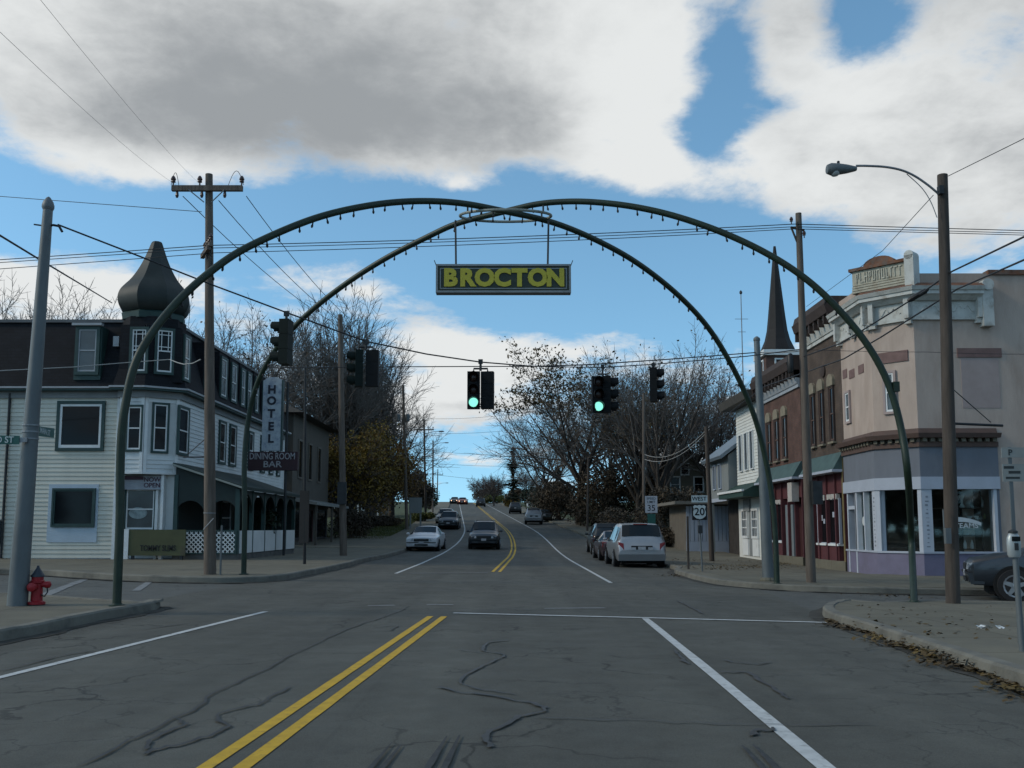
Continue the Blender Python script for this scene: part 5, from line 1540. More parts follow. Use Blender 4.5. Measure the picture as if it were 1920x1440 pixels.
# far left poles
FP, fb_, ft_ = wpole('utility_pole', 'wooden utility pole standing by the brown building and lawn', 644, 1041, 638, 590, .17, .11, m_wood)
mb = MB(); q = P(643, 925, fb_.y); mb.box(q.x - .2, q.x + .2, q.y - .32, q.y - .16, q.z - .5, q.z + .5); mb.build('equipment_box', m_dkmetal, FP)
BP_, bb_, bt_ = wpole('lamp_post', 'slender black steel post on the left sidewalk before the brown building', 571, 1057, 572, 690, .055, .04, m_blackpl)
mb = MB(); q = P(571, 950, bb_.y); mb.box(q.x - .16, q.x + .16, q.y - .05, q.y + .02, P(571, 1018, bb_.y).z, P(571, 920, bb_.y).z); mb.build('panel', M('dark_sign_back', (.03, .025, .022), .7, .2, 3), BP_)
far_poles = []
for (bu, tu, tv, Y, lab, arms) in ((763, 756, 722, 82, 'pale wooden utility pole carrying transformers beyond the white sedan', 1), (798, 795, 786, 112, 'dark wooden utility pole with crossarm up the left side of the hill', 2), (811, 812, 826, 145, 'distant pole with a street lamp arm near the hilltop', 3), (819, 821, 880, 215, 'most distant small pole on the left near the hilltop', 2)):
    o, b, t = wpole('utility_pole', lab, bu, 1000, tu, tv, .15, .10, m_wood_dk if arms == 2 else m_wood, dep=Y)
    far_poles.append((b, t))
    if arms == 1:
        for s_ in (-1, 1): MB().lathe([(.18, 0), (.2, .05), (.2, .6), (.1, .66)], (t.x + s_ * .42, Y, P(tu, 790, Y).z), 10).build('transformer', m_galv, o, smooth=True)
    if arms == 2:
        MB().obox(P(tu, tv + 20 * 112 / Y, Y) + Vector((0, -.15, 0)), (1.2, 0, 0), (0, .06, 0), (0, 0, .07)).build('crossarm', m_wood_dk, o)
        for k in (-1.1, -.5, .5, 1.1): insulator(o, P(tu, tv + 20 * 112 / Y, Y) + Vector((k, -.15, .07)), 1.6)
    if arms in (2, 3):
        q = P(tu, tv + (28 if arms == 2 else 8), Y); MB().tube([q, q + Vector((1.0, -.3, .25)), q + Vector((1.9, -.5, .3))], .04, 6).build('lamp_arm', m_steel, o)
        MB().lathe([(.06, -.35), (.16, -.2), (.18, .2), (.06, .38)], q + Vector((2.1, -.5, .28)), 8, ax=(Vector((1, 0, 0)), Vector((0, 1, 0)), Vector((0, 0, .5)))).build('lamp_head', m_steel, o, smooth=True)

# right luminaire pole
LP, lb_, lt_ = wpole('street_light', 'dark wooden pole with curved lamp arm on the right corner', 1787, 1133, 1767, 328, .135, .10, m_wood_dk)
yL = lb_.y
armp = [P(u, v, yL + dy) for (u, v, dy) in ((1758, 362, -.1), (1740, 347, -.12), (1715, 330, -.14), (1690, 319, -.16), (1660, 313, -.18), (1625, 311, -.2), (1605, 311, -.2))]
MB().tube(smooth_path(armp, 5), .024, 8).build('lamp_arm', m_steel, LP, smooth=True)
br = [P(u, v, yL - .1) for (u, v) in ((1757, 408), (1745, 378), (1728, 352), (1700, 326))]
MB().tube(smooth_path(br, 5), .010, 6).build('arm_brace', m_steel, LP, smooth=True)
hc = P(1577, 317, yL - .2); X3, Y3, Z3 = Vector((1, 0, .02)), Vector((0, 1, 0)), Vector((0, 0, 1))
MB().lathe([(.03, -.30), (.09, -.285), (.125, -.2), (.115, -.05), (.09, .12), (.055, .27), (.04, .31)], hc, 14, ax=(X3, Y3, Z3)).build('lamp_head', m_galv, LP, smooth=True)
MB().lathe([(.10, 0), (.095, -.05), (.06, -.085), (.01, -.10)], hc + Vector((-.13, 0, -.055)), 14).build('lamp_lens', M('cloudy_lamp_lens', (.35, .37, .37), .3, .1, 5), LP, smooth=True)
MB().lathe([(.03, 0), (.03, .045), (.015, .06)], hc + Vector((-.05, 0, .11)), 8).build('photocell', m_blackpl, LP)
mb = MB(); q = P(1757, 360, yL); mb.box(q.x - .04, q.x + .05, yL - .2, yL - .08, q.z - .1, q.z + .07); mb.build('arm_clamp', m_dkmetal, LP)
mb = MB(); q = P(1776, 1003, yL - .17); mb.box(q.x - .055, q.x + .05, yL - .24, yL - .14, P(1776, 1019, yL).z, P(1776, 990, yL).z); mb.build('meter_box', m_galv, LP)
mb = MB(); a = P(1770, 990, yL - .17); mb.tube([a, P(1768, 955, yL - .16)], .012, 6); mb.build('conduit', m_galv, LP)
mb = MB(); a = P(1784, 794, yL); b = P(1880, 798, yL + .1); mb.tube([a, b], .026, 8); mb.tube([P(1785, 728, yL), P(1858, 792, yL)], .010, 5); mb.build('banner_bracket', m_dkmetal, LP)

# right utility pole
RP, rb_, rt_ = wpole('utility_pole', 'wooden utility pole with a dark box standing before the brick shops', 1521, 1093, 1497, 400, .135, .085, m_wood)
yR = rb_.y
mb = MB(); a = P(1483, 425, yR); mb.tube([a, P(1497, 460, yR)], .03, 6); mb.tube([a + Vector((0, 0, -.02)), P(1508, 432, yR)], .035, 6); mb.build('crossarm', m_wood_dk, RP)
for u, v in ((1484, 420), (1508, 446)): insulator(RP, P(u, v, yR - .1), 1.1)
mb = MB(); q = P(1529, 925, yR); mb.box(q.x - .16, q.x + .1, yR - .3, yR - .12, P(1529, 946, yR).z, P(1529, 903, yR).z); mb.build('control_box', m_dkmetal, RP)
mb = MB(); q = P(1482, 680, yR); mb.lathe([(.06, -.3), (.09, -.25), (.09, .2), (.04, .26)], q, 10); mb.build('cable_splice', m_blackpl, RP, smooth=True)
# far right grey signal pole
SP, sb_, st_ = wpole('signal_pole', 'grey steel signal pole beside the far right arch leg', 1441, 1090, 1419, 640, .17, .085, m_galv)
MB().lathe([(.085, 0), (.10, .03), (.09, .09), (.03, .14)], st_, 12).build('cap', m_galv, SP, smooth=True)
MB().lathe([(.24, 0), (.24, .10), (.19, .16)], (sb_.x, sb_.y, sb_.z - .05), 14).build('footing', m_conc, SP)
# more right poles
wpole('utility_pole', 'dark wooden pole at the corner of the grey building', 1335, 1052, 1324, 800, .12, .09, m_wood_dk)
o, b, t = wpole('utility_pole', 'grey weathered pole behind the speed limit sign', 1207, 1000, 1207, 738, .14, .11, m_wood, dep=76)
far_right = (b, t)
wpole('utility_pole', 'slim dark pole among the bushes below the big maple', 1101, 1000, 1103, 858, .11, .09, m_wood_dk, dep=84)

# ================================================================ traffic signals
m_sig = M('black_signal_housing', (0.008, 0.009, 0.010), 0.6, 0.2, 3, spec=.15)
m_sigg = M('dark_green_signal_housing', (0.007, 0.013, 0.011), 0.6, 0.2, 3, spec=.15)
m_lensoff = M('dark_signal_lens', (0.03, 0.015, 0.012), 0.25, 0.2, 3)
m_green = M('lit_green_lens', (0.10, 0.55, 0.45), 0.3, 0.05, 4, emit=(0.30, 1.0, 0.80), es=0.75)


def head(parent, top, ang, sz, housing, lit=False, green=None):
    """one three-lens head facing direction ang (0 = towards the camera), hung at top"""
    n = Vector((sin(ang), -cos(ang), 0)); s = Vector((cos(ang), sin(ang), 0)); Z = Vector((0, 0, 1))
    w = sz * .5
    mb = MB(); h = None
    for k in range(3):
        c = top - Z * (sz * (k + .5))
        mb.obox(c, s * w, n * (w * .62), Z * (sz * .49))
    h = mb.build('signal_head', housing, parent)
    for k in range(3):
        c = top - Z * (sz * (k + .5)) + n * (w * .62)
        vb = MB(); R0 = sz * .40; nseg = 14
        ring = []
        for i in range(nseg + 1):    # tunnel visor, open below
            a = radians(-50) + radians(280) * i / nseg
            e = s * (R0 * cos(a)) + Z * (R0 * sin(a)); dep = sz * (.62 if sin(a) > -.2 else .40)
            ring.append((c + e * 1.0, c + e * 1.04 + n * dep, c + e * .93, c + e * .97 + n * dep))
        for i in range(nseg):
            A_, B_ = ring[i], ring[i + 1]
            vb.poly([A_[0], B_[0], B_[1], A_[1]]); vb.poly([A_[2], A_[3], B_[3], B_[2]]); vb.poly([A_[1], B_[1], B_[3], A_[3]])
        vb.build('visor', housing, h)
        lm = m_green if (lit and k == 2) else m_lensoff
        MB().lathe([(sz * .37, 0), (sz * .33, .02), (sz * .2, .035), (.002, .042)], c + n * .004, 16, ax=(n, s, Z)).build('lens', lm, h, smooth=True)
    return h


def signal(label, u, v, Y, sz, heads, wire_v):
    """heads: list of (side offset, angle, lit, housing); v = row of the top of the heads"""
    t = P(u, v, Y); wz = P(u, wire_v, Y).z
    S = thing('traffic_signal', label, 'traffic light', tuple(t), 'signals hung over the intersection')
    mb = MB(); mb.tube([(t.x, Y, wz + .03), (t.x, Y, t.z + .02)], .028, 8); mb.obox((t.x, Y, wz), (.05, 0, 0), (0, .03, 0), (0, 0, .05)); mb.build('hanger', m_dkmetal, S)
    if len(heads) > 1:
        xs_ = [h[0] for h in heads]; mb = MB(); mb.tube([(t.x + min(xs_), Y, t.z), (t.x + min(xs_), Y, t.z + .07), (t.x + max(xs_), Y, t.z + .07), (t.x + max(xs_), Y, t.z)], .022, 8); mb.build('top_bracket', m_dkmetal, S)
    for (dx, ang, lit, hm) in heads:
        q = t + Vector((dx, 0, 0))
        head(S, q, ang, sz, hm, lit)
    return S


# span wires as straight plan lines; depth along each
A1, B1_ = Vector((nt_.x, nt_.y)), Vector((st_.x, st_.y))
def spanY(u, a=A1, b=B1_, v=680):
    d = ray(u, v); k = d.x / d.y
    t = (k * a.y - a.x) / ((b.x - a.x) - k * (b.y - a.y)); return a.y + (b.y - a.y) * t
A2_, B2_ = Vector((P(470, 690, 27).x, 27)), Vector((rt_.x, rt_.y))
signal('dark green signal seen in profile against the left arch, nearest the camera', 537, 600, spanY(537), .30, [(0, radians(-97), False, m_sigg)], 588)
signal('unlit pair of dark signal heads in front of the bare left tree', 686, 657, spanY(686), .255, [(-.145, radians(-75), False, m_sigg), (.145, radians(178), False, m_sig)], 641)
signal('signal pair with a lit green lens in the middle of the road', 901, 697, spanY(901), .282, [(-.152, 0, True, m_sig), (.158, radians(172), False, m_sig)], 678)
signal('signal with a lit green lens in front of the big maple', 1130, 706, spanY(1130, A2_, B2_), .345, [(-.14, radians(4), True, m_sig), (.12, radians(82), False, m_sig)], 687)
signal('unlit signal facing right, rightmost on the span wire', 1225, 690, spanY(1225, A2_, B2_), .32, [(0, radians(78), False, m_sig)], 684)


# ================================================================ wires
def wire(label, pts, r=.012, sag=0.0, m=m_wire, name='cable', n=10):
    pts = [Vector(p) for p in pts]
    out = []
    for a, b in zip(pts[:-1], pts[1:]):
        for i in range(n):
            t = i / n; q = a.lerp(b, t); q.z -= sag * 4 * t * (1 - t); out.append(q)
    out.append(pts[-1])
    o = MB().tube(out, r, 5).build(name, m, loc=tuple(pts[0]))
    return tag(o, label, 'cable')


wire('signal span cable from the grey pole sloping down to the middle signal', [P(108, 421, nt_.y)] + [P(u, v, spanY(u)) for u, v in ((250, 476), (400, 535), (537, 586), (686, 640), (800, 664), (901, 679), (1000, 687), (1100, 684), (1250, 674), (1418, 661))], .016, n=3)
wire('level span cable carrying the two signals on the right', [P(470, 690, 27)] + [P(u, v, spanY(u, A2_, B2_)) for u, v in ((690, 688), (900, 687), (1000, 687), (1130, 689), (1225, 683), (1400, 668), (1500, 655))], .015, n=3)
for k, (yl0, yl1, ya_, yb_, yc_) in enumerate(((487, 457, 452, 420, 427), (492, 463, 460, 425, 430), (513, 474, 464, 429, 433))):
    lab = ['top', 'middle', 'bottom'][k] + ' of the three cables running behind the sign from pole to pole'
    wire(lab, [P(-1500, yl0 + 90, yU + 4), P(392 + 6 * k, yl1 + (3, 2, 0)[k], yU - .2), P(1490, yb_, yR - .1), P(3600, yc_ + 40, yR + 2)], .011 if k else .013, sag=.07)
wire('thick cable from the upper left sloping to the dome', [P(-900, -150, 9), P(-60, 405, 14.5), P(60, 478, 18), P(210, 568, 36)], .02, sag=.0)
wire('thin wire crossing the sky at the far left above the grey pole', [P(-1500, 250, 34), P(378, 397, yU + .3)], .010, sag=.02)
for (u0, v0, u1, v1, lab) in ((343, 368, 620, 602, 'left'), (410, 376, 638, 602, 'middle'), (462, 368, 658, 600, 'right')):
    wire(lab + ' of three wires falling from the top crossarm to the next pole', [P(u0, v0, yU - .15), P(u1, v1, fb_.y)], .012, sag=.25)
for (u0, v0, u1, v1, lab) in ((335, 350, 0, 60, 'lower'), (380, 350, 60, -20, 'upper')):
    wire(lab + ' faint overhead wire rising to the upper left sky', [P(u0, v0, yU - .15), P(u1, v1, 8)], .0022, sag=.1)
wire('upper thick cable crossing in front of the pink shop', [P(3400, -560, 9.0), P(1960, 425, 13.0), P(1785, 509, yL - .2), P(1722, 554, 20), P(1634, 609, 21.5), P(1576, 644, 22.3), P(1508, 668, yR - .1)], .018, n=4)
MB().lathe([(.03, -.25), (.06, -.18), (.06, .16), (.02, .24)], P(1722, 553, 20), 8, ax=(Vector((.8, -.3, .45)).normalized(), Vector((.3, .8, 0)).normalized(), Vector((-.4, .1, .9)).normalized())).build('splice_case', m_blackpl, loc=tuple(P(1722, 553, 20)), smooth=True)
tag(bpy.data.objects['splice_case'], 'black splice case clamped on the cable below the name panel', 'splice case')
wire('lower thick cable crossing in front of the pink shop', [P(3400, -420, 9.0), P(1960, 470, 13.0), P(1795, 542, yL + .2), P(1652, 632, 21), P(1582, 673, 24), P(1433, 725, 33), P(1326, 805, G15(1335, 1052).y)], .018, n=4)
wire('thin wire from the lamp pole rising off to the upper right', [P(1778, 330, yL), P(1960, 240, 15.5), P(3200, -380, 10)], .008)
wire('thin guy wire from the lamp arm down to the brick shop roof', [P(1750, 366, yL), P(1655, 470, 24), P(1512, 575, 36)], .008, n=5)
wire('slack pale service wire sagging across the black mansard roof', [P(-900, 760, 30), P(-40, 697, 30), P(140, 688, 30.5), P(235, 680, 31), P(318, 674, 31), P(333, 680, 30.5), P(345, 683, 30), P(362, 681, 29), P(376, 674, yU)], .016, m=m_wire_wh, n=4)
wire('thin level wire across the pink shop wall', [P(1500, 655, yR), P(1740, 660, 26), P(1960, 664, 26)], .007, sag=.02)
wire('wire from the far right signal pole to the utility pole beside it', [P(1419, 660, sb_.y), P(1500, 658, yR)], .016, sag=.03, m=m_wire_wh)
bR, tR = far_right
for k, (v0, v1, Y) in enumerate(((785, 770, 112), (812, 800, 112), (846, 850, 145), (868, 872, 145), (890, 905, 215))):
    wire(('highest', 'second highest', 'middle', 'second lowest', 'lowest')[k] + ' of the far wires crossing the road at the hill', [P(800 + 4 * k, v0, Y), P(1010, v1, Y - 10)], .016 * Y / 112, sag=.3)
for k in range(2):
    wire(('upper', 'lower')[k] + ' slack wire from the grey far pole towards the tan house', [P(1208, 852 + 9 * k, 76), P(1330, 800 + 5 * k, 60)], .022, sag=.9, m=m_wire_wh)
for k in range(3):
    b0, t0 = far_poles[0]; b1, t1 = far_poles[1]; b2, t2 = far_poles[2]
    o_ = Vector((-.8 + .8 * k, 0, -.3 * k - .5))
    wire(('left', 'middle', 'right')[k] + ' wire strung along the far left poles up the hill', [P(640 + 6 * k, 612, fb_.y), t0 + o_, t1 + o_, t2 + o_], .016, sag=.5)

# ================================================================ hydrant, meter, signs
m_hyd = M('red_hydrant_paint', (0.30, 0.012, 0.018), 0.5, 0.15, 4, dirt=(.12, .02, .02), dscale=3, dcover=.6); m_hydcap = M('dark_hydrant_bonnet', (.03, .035, .045), .45, .2, 4)
hy = G15(68, 1133); HY = thing('fire_hydrant', 'red fire hydrant with dark pointed bonnet at the foot of the grey pole', 'hydrant', tuple(hy)); k = .60 / .74
def hl(prof, z=0.0): return [(r * k, (h + z) * k) for r, h in prof]
MB().lathe(hl([(.17, 0), (.17, .05), (.115, .07), (.105, .42), (.135, .44), (.135, .48), (.115, .50), (.115, .56)]), hy, 16).build('barrel', m_hyd, HY, smooth=True)
MB().lathe(hl([(.135, .56), (.135, .585), (.11, .62), (.075, .68), (.035, .74), (.02, .79)]), hy, 16).build('bonnet', m_hydcap, HY, smooth=True)
for s_, l_ in ((-1, .16), (1, .18)):
    MB().lathe([(.055 * k, 0), (.055 * k, .10 * k), (.07 * k, .10 * k), (.07 * k, l_ * k), (.03 * k, (l_ + .03) * k)], hy + Vector((s_ * .07 * k, 0, .40 * k)), 12, ax=(Vector((s_, 0, 0)), Vector((0, 1, 0)), Vector((0, 0, 1)))).build('nozzle', m_hyd, HY, smooth=True)
MB().lathe([(.07 * k, 0), (.07 * k, .12 * k), (.09 * k, .12 * k), (.09 * k, .19 * k), (.03 * k, .22 * k)], hy + Vector((0, -.06 * k, .36 * k)), 12, ax=(Vector((0, -1, 0)), Vector((1, 0, 0)), Vector((0, 0, 1)))).build('pumper_nozzle', m_hyd, HY, smooth=True)
MB().tube([hy + Vector((.2 * k, 0, .38 * k)), hy + Vector((.22 * k, 0, .25 * k)), hy + Vector((.17 * k, -.02, .16 * k)), hy + Vector((.11 * k, -.04, .2 * k))], .012, 6).build('chain', m_dkmetal, HY)

pm = G15(1917, 1222); PM = thing('parking_meter', 'grey parking meter on a post at the right edge of the sidewalk', 'parking meter', tuple(pm))
zt = P(1910, 996, pm.y).z; zh = P(1910, 1045, pm.y).z
MB().tube([(pm.x, pm.y, pm.z - .05), (pm.x - .02, pm.y, zh)], .032, 10).build('post', m_galv, PM, smooth=True)
m_meter = M('pale_meter_metal', (0.36, 0.39, 0.39), 0.4, 0.1, 4, metal=.3)
mb = MB(); w_ = .075; hcn = Vector((pm.x - .03, pm.y, zh))
prof_ = [(w_ * .8, 0), (w_, .03), (w_ * 1.02, (zt - zh) * .55), (w_ * .95, (zt - zh) * .75), (w_ * .6, (zt - zh) * .93), (w_ * .2, zt - zh)]
mb.lathe(prof_, hcn, 16, ax=(Vector((0, 0, 1)), Vector((1, 0, 0)), Vector((0, .7, 0)))); mb.build('meter_head', m_meter, PM, smooth=True)
mb = MB(); mb.box(hcn.x - .045, hcn.x + .045, pm.y - .062, pm.y - .05, zh + (zt - zh) * .62, zh + (zt - zh) * .8); mb.build('display_window', m_glassdark, PM)
mb = MB(); mb.box(hcn.x - .02, hcn.x + .02, pm.y - .063, pm.y - .05, zh + .08, zh + .16); mb.build('coin_plate', m_dkmetal, PM)
mb = MB(); mb.lathe([(.05, 0), (.05, .02), (.02, .04)], (hcn.x, pm.y, zt - .02), 12); mb.build('cap', m_dkmetal, PM)

YN = 11.4; NS = thing('parking_sign', 'small white regulation sign on a thin post above the parking meter', 'sign', tuple(Vector((P(1900, 1000, YN).x, YN, gz(6.2, YN) + .15))))
m_regw = M('dirty_white_sign', (0.25, 0.26, 0.245), .6, .12, 3); m_regt = M('dark_sign_print', (.03, .035, .035), .6, .1, 3)
xp = P(1899, 950, YN).x
MB().box(xp - .022, xp + .022, YN, YN + .02, gz(xp, YN) + .05, P(1899, 838, YN).z).build('post', m_galv, NS)
for (v0, v1) in ((839, 858), (870, 903)):
    MB().box(P(1877, 850, YN).x, P(1922, 850, YN).x, YN - .012, YN - .004, P(1899, v1, YN).z, P(1899, v0, YN).z).build('plate', m_regw, NS)
text('lettering', 'P', m_regt, NS, (P(1893, 849, YN).x, YN - .014, P(1893, 849, YN).z), .10, ext=.001, bold=.003)
for (u0, u1, v0, v1) in ((1881, 1900, 874, 879), (1890, 1912, 883, 888), (1885, 1911, 894, 898)):
    MB().box(P(u0, v0, YN).x, P(u1, v0, YN).x, YN - .0145, YN - .0121, P(u0, v1, YN).z, P(u0, v0, YN).z).build('print_bar', m_regt, NS)

# US route sign
rs_ = G15(1317, 1071); US = thing('route_sign', 'black and white US 20 WEST route sign on a slim post', 'sign', tuple(rs_)); yq = rs_.y
MB().tube([(rs_.x, yq, rs_.z - .05), (P(1309, 932, yq).x, yq, P(1309, 932, yq).z)], .03, 6).build('post', m_galv, US)
MB().box(P(1297, 960, yq).x, P(1325, 960, yq).x, yq - .05, yq - .04, P(1310, 975, yq).z, P(1310, 945, yq).z).build('black_plate', m_black, US)
shp = [(0, -.46), (.22, -.40), (.40, -.24), (.42, 0), (.36, .18), (.42, .34), (.30, .44), (.15, .40), (0, .45), (-.15, .40), (-.30, .44), (-.42, .34), (-.36, .18), (-.42, 0), (-.40, -.24), (-.22, -.40)]
c = P(1311, 960, yq); sz = (P(1325, 960, yq).x - P(1297, 960, yq).x)
MB().prism([(c.x + a * sz * 1.02, yq - .051, c.z + b * sz * 1.05) for a, b in shp], (0, -.006, 0)).build('shield', m_swhite, US)
text('lettering', '20', m_black, US, (c.x, yq - .059, c.z), .36, ext=.002, bold=.006)
MB().box(P(1296, 936, yq).x, P(1326, 936, yq).x, yq - .05, yq - .04, P(1310, 942, yq).z, P(1310, 929, yq).z).build('direction_plate', m_swhite, US)
text('lettering', 'WEST', m_black, US, (c.x, yq - .053, P(1310, 935.5, yq).z), .19, ext=.001, bold=.003)
MB().box(rs_.x - .12, rs_.x + .02, yq - .09, yq + .05, P(1310, 1000, yq).z, P(1310, 985, yq).z).build('control_box', m_dkmetal, US)
o_ = G15(1291, 1067); b_ = thing('sign_post', 'bare dark square post left of the route sign', 'post', tuple(o_)); MB().box(o_.x - .035, o_.x + .035, o_.y - .035, o_.y + .035, o_.z - .05, P(1288, 968, o_.y).z).build('shaft', m_wood_dk, b_)
# speed limit sign
YQ = 46.0; SL = thing('speed_limit_sign', 'white SPEED LIMIT 35 sign beyond the silver minivan', 'sign', (P(1221, 1000, YQ).x, YQ, gz(6.8, YQ) + .15)); xq = P(1221, 945, YQ).x
MB().box(xq - .03, xq + .03, YQ, YQ + .04, gz(xq, YQ) + .1, P(1221, 930, YQ).z).build('post', m_galv, SL)
MB().box(P(1209.5, 945, YQ).x, P(1232.5, 945, YQ).x, YQ - .012, YQ - .004, P(1221, 961.5, YQ).z, P(1221, 930, YQ).z).build('plate', M('pale_violet_white_sign', (.40, .42, .46), .6, .06, 3), SL)
for s_, v, z in (('SPEED', 935, .17), ('LIMIT', 941.5, .17), ('35', 953, .42)): text('lettering', s_, m_black, SL, (xq, YQ - .014, P(1221, v, YQ).z), z, ext=.001, bold=.001)
MB().box(P(1214, 970, YQ).x, P(1229, 970, YQ).x, YQ - .012, YQ - .004, P(1221, 986, YQ).z, P(1221, 963.5, YQ).z).build('green_plate', m_sgreen, SL)
# grey board sign on the left walk
YG = 84.0; GS = thing('board_sign', 'grey board sign on two posts beside the far left sidewalk', 'sign', (P(779, 990, YG).x, YG, gz(-8.7, YG)))
MB().box(P(767, 950, YG).x, P(791, 950, YG).x, YG, YG + .08, P(779, 962, YG).z, P(779, 933, YG).z).build('board', m_greyclap, GS)
for u in (768, 787): MB().box(P(u, 950, YG).x, P(u + 3, 950, YG).x, YG + .08, YG + .16, gz(-8.7, YG) - .1, P(779, 934, YG).z).build('post', m_greyclap, GS)
# metal guard and planters by the white shop
for (u, v, lab) in ((1420, 1043, 'low dark planter tub against the white shop door'), (1463, 1040, 'dark planter tub beside the grey signal pole')):
    q = G15(u, v); MB().lathe([(.22, 0), (.28, .1), (.3, .34), (.26, .36), (.24, .30)], q, 14).build('planter', m_dkbrown, loc=tuple(q), smooth=True); tag(bpy.data.objects['planter' if 'planter.001' not in bpy.data.objects else 'planter.001'], lab, 'planter')
# ================================================================ vehicles
def paint(name, col, metal=.3): return M(name, col, .32, .06, 2, metal=metal, spec=.5, coat=.5)
m_tyre = M('tyre_rubber', (.014, .014, .015), .85, .2, 6); m_rim = M('alloy_rim', (.28, .29, .30), .35, .12, 4, metal=.6)
m_carglass = M('car_glass', (.010, .013, .015), .06, .1, 2, spec=.35)
m_headl = M('clear_headlamp', (.30, .32, .34), .15, .15, 12, spec=.7); m_tail = M('red_tail_lamp', (.16, .01, .012), .25, .1, 4)
m_plate = M('pale_number_plate', (.34, .35, .37), .5, .25, 20); m_trim = M('black_car_trim', (.015, .016, .017), .6, .1, 4)
m_beam = M('lit_headlamp', (.8, .6, .4), .3, .05, 4, emit=(1.0, .62, .38), es=2.2)
m_under = M('car_underside', (.006, .006, .006), .9, .1, 4)

KINDS_ = {   # stations: y, floor, belt, top, half width, half width at top
    'sedan': dict(st=[(0, .34, .68, .75, .78, .66), (.10, .26, .73, .80, .88, .70), (.6, .22, .80, .86, .91, .72), (1.35, .20, .87, .93, .92, .72), (1.62, .20, .89, 1.04, .92, .68), (2.25, .20, .90, 1.40, .92, .60), (2.8, .20, .91, 1.43, .92, .60), (3.4, .20, .92, 1.39, .92, .60), (4.05, .22, .92, 1.06, .92, .66), (4.25, .22, .92, 1.00, .91, .70), (4.95, .26, .88, .95, .86, .68), (5.1, .36, .80, .86, .76, .62)], wheels=(.95, 3.95), wr=.32, ws=(4, 5), rw=(7, 8), side=[(4, 6), (6, 8)]),
    'suv': dict(st=[(0, .42, .74, .82, .74, .60), (.10, .36, .84, .92, .86, .66), (.6, .34, .95, 1.02, .91, .70), (1.05, .32, 1.00, 1.08, .92, .70), (1.25, .32, 1.02, 1.18, .92, .68), (1.85, .32, 1.04, 1.68, .92, .66), (2.5, .32, 1.05, 1.74, .92, .66), (3.5, .32, 1.06, 1.74, .92, .66), (4.2, .32, 1.06, 1.70, .92, .65), (4.48, .34, 1.06, 1.45, .91, .68), (4.6, .38, 1.02, 1.12, .88, .70), (4.66, .44, .98, 1.05, .80, .66)], wheels=(.88, 3.72), wr=.36, ws=(4, 5), rw=(8, 9), side=[(4, 6), (6, 7), (7, 8)]),
    'van': dict(st=[(0, .36, .68, .76, .76, .62), (.10, .30, .76, .84, .90, .70), (.5, .26, .88, .96, .96, .74), (.95, .24, .97, 1.10, .98, .76), (1.15, .24, .99, 1.20, .98, .76), (2.0, .24, 1.00, 1.70, .99, .76), (2.7, .24, 1.01, 1.77, .99, .76), (4.0, .24, 1.02, 1.76, .99, .76), (4.62, .26, 1.02, 1.70, .98, .75), (4.92, .28, 1.02, 1.20, .97, .80), (4.99, .30, .98, 1.06, .95, .78), (5.08, .40, .66, .72, .90, .76)], wheels=(.92, 3.95), wr=.33, ws=(4, 5), rw=(8, 9), side=[(4, 6), (6, 7), (7, 8)]),
}


